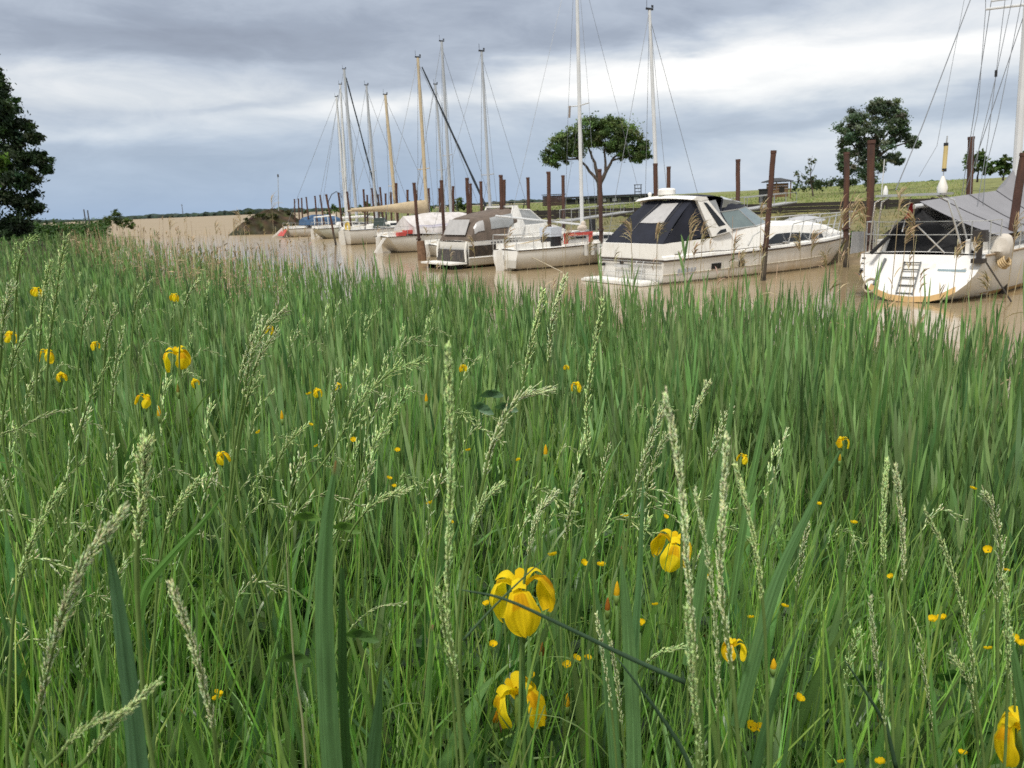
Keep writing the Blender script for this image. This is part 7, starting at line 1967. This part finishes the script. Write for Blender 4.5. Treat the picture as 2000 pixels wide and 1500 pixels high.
def bud(px, py, d, label, col=(.78, .48, .02), h=.036, r=.0055, lean=.1):
    loc = Vector(P(px, py, d)); root = empty('iris_bud', label, 'bud', loc, 0, 'iris buds')
    mb = MB().tube([(0, 0, -h * .5), (0, 0, -h * .25), (.001, 0, 0), (lean * h * .3, 0, h * .3), (lean * h * .5, 0, h * .5)], [r * .5, r, r * .95, r * .55, r * .1], 8)
    veg_obj('petals', mb, solid_cols(mb, col, .06), iris_m, root)
    sh = MB().tube([(0, 0, -h * .95), (0, 0, -h * .6), (0, 0, -h * .28)], [r * .55, r * .9, r * 1.08], 8)
    veg_obj('spathe', sh, solid_cols(sh, (.14, .22, .05)), stem_m, root)
    stem_to_ground(root, loc - Vector((0, 0, h * .4)), .0034)
    return root
for a in [(1204, 1152, 1.45, 'orange iris bud between the two blades right of the irises'), (310, 805, 2.2, 'orange iris bud below the drooping iris at left'),
          (347, 760, 2.6, 'green iris bud with reddish tip under the open iris at left', (.30, .26, .06)), (550, 812, 2.6, 'slim orange bud left of the long arching stalk'),
          (1065, 880, 2.2, 'narrow yellow bud right of the bowed grey brown seed head'), (832, 778, 2.8, 'yellow bud just left of the thick middle seed head'),
          (1107, 1370, 1.5, 'orange bud right of the bottom centre iris, upper of two'), (1062, 1395, 1.45, 'yellow bud right of the bottom centre iris, lower of two', (.72, .42, .02)),
          (967, 1400, 1.4, 'yellow bud left under the bottom centre iris', (.70, .36, .02)), (1058, 1270, 1.5, 'brown withered bud below the big yellow iris', (.26, .11, .02)),
          (1186, 1182, 1.6, 'small reddish bud left of the broad pale blade', (.45, .17, .03)), (1510, 1298, 1.0, 'yellow orange bud right of the right cluster', (.78, .48, .02), .018, .004),
          (1640, 895, 3.2, 'thin yellow bud below the small iris among reeds', (.6, .40, .03))]:
    bud(*a)
# --- buttercups
cup_parts = []
for k in range(5):
    a = k * 2 * math.pi / 5
    def pet(s, q, a=a):
        r = .002 + .0095 * math.sin(s * 1.5); w = .0014 + .0068 * math.sin(math.pi * min(1, .12 + .8 * s)) ** .7; y = q * w
        return Vector((math.cos(a) * r - math.sin(a) * y, math.sin(a) * r + math.cos(a) * y, .008 * s * s + .001 * q * q))
    cup_parts.append(veg_obj('petal', *petal(pet, 4, 2, (.82, .56, .01)), iris_m, None))
cup_first = True
for i, (px, py, d) in enumerate([(1080, 1085, 1.7), (1140, 1101, 1.7), (1175, 1105, 1.7), (1532, 1185, 1.45), (1466, 1207, 1.5), (1379, 1128, 1.7), (1280, 1182, 1.5), (1250, 1218, 1.5), (1125, 1287, 1.5), (1148, 1286, 1.5), (1041, 1319, 1.5), (1466, 1420, 1.2), (1484, 1424, 1.2),
        (1720, 1490, 1.15), (1645, 1490, 1.15), (1880, 1472, 1.2), (1930, 1268, 1.4), (1980, 1249, 1.3), (1996, 1258, 1.3), (1966, 1115, 1.8), (1840, 1208, 1.6), (1822, 1211, 1.6), (1930, 1075, 1.8), (1668, 1022, 2.0), (840, 984, 2.0), (776, 880, 2.4), (618, 872, 2.4), (760, 935, 2.2), (770, 950, 2.2), (1380, 1063, 1.8), (1598, 985, 2.0), (1740, 1127, 1.8), (1900, 955, 2.1),
        (690, 860, 2.5), (505, 845, 2.5), (604, 770, 2.8), (606, 830, 2.5), (425, 1355, 1.4), (425, 1365, 1.4), (1220, 1010, 1.8), (880, 1020, 1.9), (950, 1180, 1.6), (963, 1260, 1.5), (1560, 1365, 1.3), (1108, 1300, 1.5), (1300, 1010, 1.9), (1010, 900, 2.2), (915, 880, 2.3)]):
    loc = Vector(P(px, py, d))
    root = empty('buttercup', cup_label(px, py), 'buttercup', loc, random.uniform(0, 6), 'buttercups scattered through the grass')
    E_ = Euler((random.uniform(-.1, .7), random.uniform(-.4, .4), 0)).to_matrix().to_4x4() @ Matrix.Scale(random.uniform(.55, .85), 4)
    for p_ in cup_parts:
        c_ = p_ if cup_first else p_.copy()
        if not cup_first: C.objects.link(c_)
        c_.parent = root; c_.matrix_local = E_
    cup_first = False
    stem_to_ground(root, loc, .0010, random.uniform(-.1, .1), (.12, .20, .06))

# ------------------------------------------------------------------ tall dry reeds with plumes before the boats
def dry_reed(px, py, d, label, h_px=90, side=1, thick=1.0):
    tip = Vector(P(px, py, d)); gz = float(height(tip.x, d))
    loc = Vector((tip.x + random.uniform(-.06, .06) - .04 * side, d, gz)); t_ = tip - loc
    root = empty('dry_reed', label, 'dry reed', loc, 0, 'dead reeds with plumes at the water edge')
    pts_ = spline([Vector((0, 0, 0)), t_ * .5 + Vector((-.02 * side, 0, 0)), t_ * .88, t_], 12)
    mb = MB().tube(pts_, .0055 * thick, 5, .003)
    veg_obj('stem', mb, solid_cols(mb, (.40, .31, .19)), dry_m, root)
    n_ = 26; ph = h_px / FPX * d
    base = np.array([tuple(t_ + Vector((random.gauss(0, .01), 0, -ph * .55 * random.random()))) for _ in range(n_)])
    dd = np.stack([side * rng.uniform(.0, .6, n_), rng.normal(0, .2, n_), rng.uniform(.5, 1.2, n_)], 1)
    v_, q_, c_ = ribbons(base, dd, rng.uniform(.35, .75, n_) * ph, np.full(n_, .010 * thick), rng.uniform(.2, .75, n_), 4, lance_prof, tints(n_, [(.42, .31, .19), (.34, .25, .15), (.50, .39, .25)], .15))
    np_obj('plume', np_mesh('plume', v_, q_, c_, dry_m), root)['kind'] = 'stuff'
    n_ = 1
    for _ in range(3):
        v_, q_, c_ = ribbons(np.array([tuple(t_ * random.uniform(.3, .75))]), np.stack([rng.normal(0, .6, n_), rng.normal(0, .4, n_), rng.uniform(.3, 1, n_)], 1), rng.uniform(.15, .3, n_), np.full(n_, .010), rng.uniform(.3, .9, n_), 4, lance_prof, tints(n_, TAN, .12))
        np_obj('dead_leaf', np_mesh('dead_leaf', v_, q_, c_, dry_m), root)
for a in [(1232, 440, 10, 'dry reed plume before the left corner of the cruiser canopy', 60, -1), (1283, 445, 10, 'dry reed plume before the middle of the cruiser transom', 55, 1), (1348, 432, 10.3, 'bent dry reed plume before the cruiser canopy beside the tall green reed', 70, 1),
          (1372, 445, 10.3, 'curled dry reed plume right of the tall green reed before the cruiser', 60, 1), (1434, 468, 10, 'thin dry reed before the cruiser side, left of the leaning pile', 50, 1), (1447, 500, 9, 'drooping dry reed plume low on the cruiser side', 50, 1), (1487, 400, 10, 'tall thin dry reed just left of the leaning pile', 45, 1),
          (1563, 462, 9.5, 'dry reed before the cruiser bow', 50, -1), (1588, 455, 9.5, 'dry reed with curved plume before the cruiser bow tip', 50, 1), (1615, 500, 9, 'drooping dry reed between the cruiser bow and the yacht', 55, -1), (1645, 405, 9.5, 'bushy dry reed plume between cruiser and yacht, leftmost of three', 75, 1),
          (1663, 400, 9.2, 'bushy dry reed plume between cruiser and yacht, middle of three', 80, 1), (1690, 405, 9.2, 'bushy dry reed plume between cruiser and yacht, rightmost of three', 70, -1), (1757, 378, 8.6, 'tall dry reed before the left leg of the yacht solar arch', 60, 1), (1786, 425, 8.4, 'straight dry reed plume before the black yacht curtain', 70, -1),
          (1770, 450, 8.3, 'dry reed left of the straight plume before the yacht', 55, 1), (1870, 480, 8, 'thin dry reed before the right part of the yacht transom', 50, 1), (1905, 470, 8, 'dry reed before the yacht outboard motor', 45, 1), (1930, 545, 7.5, 'short dry reed low before the yacht hull', 45, -1), (1985, 430, 8, 'dry reed plume at the right edge before the dark pile', 70, 1),
          (1060, 448, 11.5, 'dry reed before the brown tented motor boat cabin', 50, 1), (1105, 455, 11.5, 'dry reed before the small sailing boat cockpit', 50, 1), (1150, 475, 11, 'dry reed left of the cruiser transom', 45, 1), (985, 465, 12.5, 'dry reed before the brown tented motor boat hull', 45, 1), (925, 470, 13, 'dry reed before the stern of the brown tented motor boat', 45, -1),
          (529, 388, 24, 'lone tall dry reed before the mud bank', 40, 1), (468, 420, 24, 'brown dry reed tuft before the open river, tallest one left of the mud bank', 40, -1), (455, 430, 24, 'brown dry reed close left of the tallest tuft before the river', 40, 1), (330, 432, 28, 'brown dry reed before the open river at left', 35, 1), (420, 440, 26, 'brown dry reed midway along the open river', 35, 1)]:
    dry_reed(*a)
# one tall fresh reed before the cruiser
tip = Vector(P(1336, 470, 9.6)); gz = float(height(tip.x, 9.6)); loc = Vector((tip.x + .02, 9.6, gz)); t_ = tip - loc
root = empty('tall_reed', 'tall fresh green reed with broad leaves before the cruiser quarter', 'reed', loc)
mb = MB().tube([Vector(), t_ * .5, t_], .007, 6, .004); veg_obj('stem', mb, solid_cols(mb, (.10, .17, .06)), stem_m, root)
for k, (f, dx_, L_) in enumerate([(.55, -.28, .42), (.68, .22, .40), (.80, -.12, .38), (.88, .10, .40), (.5, .30, .35), (.92, -.05, .30)]):
    v_, q_, c_ = ribbons(np.array([tuple(t_ * f)]), np.array([[dx_, .05, 1.0]]), np.array([L_]), np.array([.032]), np.array([.18]), 6, lance_prof, np.array([GREEN_R[k % 5]]), side=np.array([[1, .2, 0]]))
    np_obj('leaf', np_mesh('leaf', v_, q_, c_, reed_m), root)
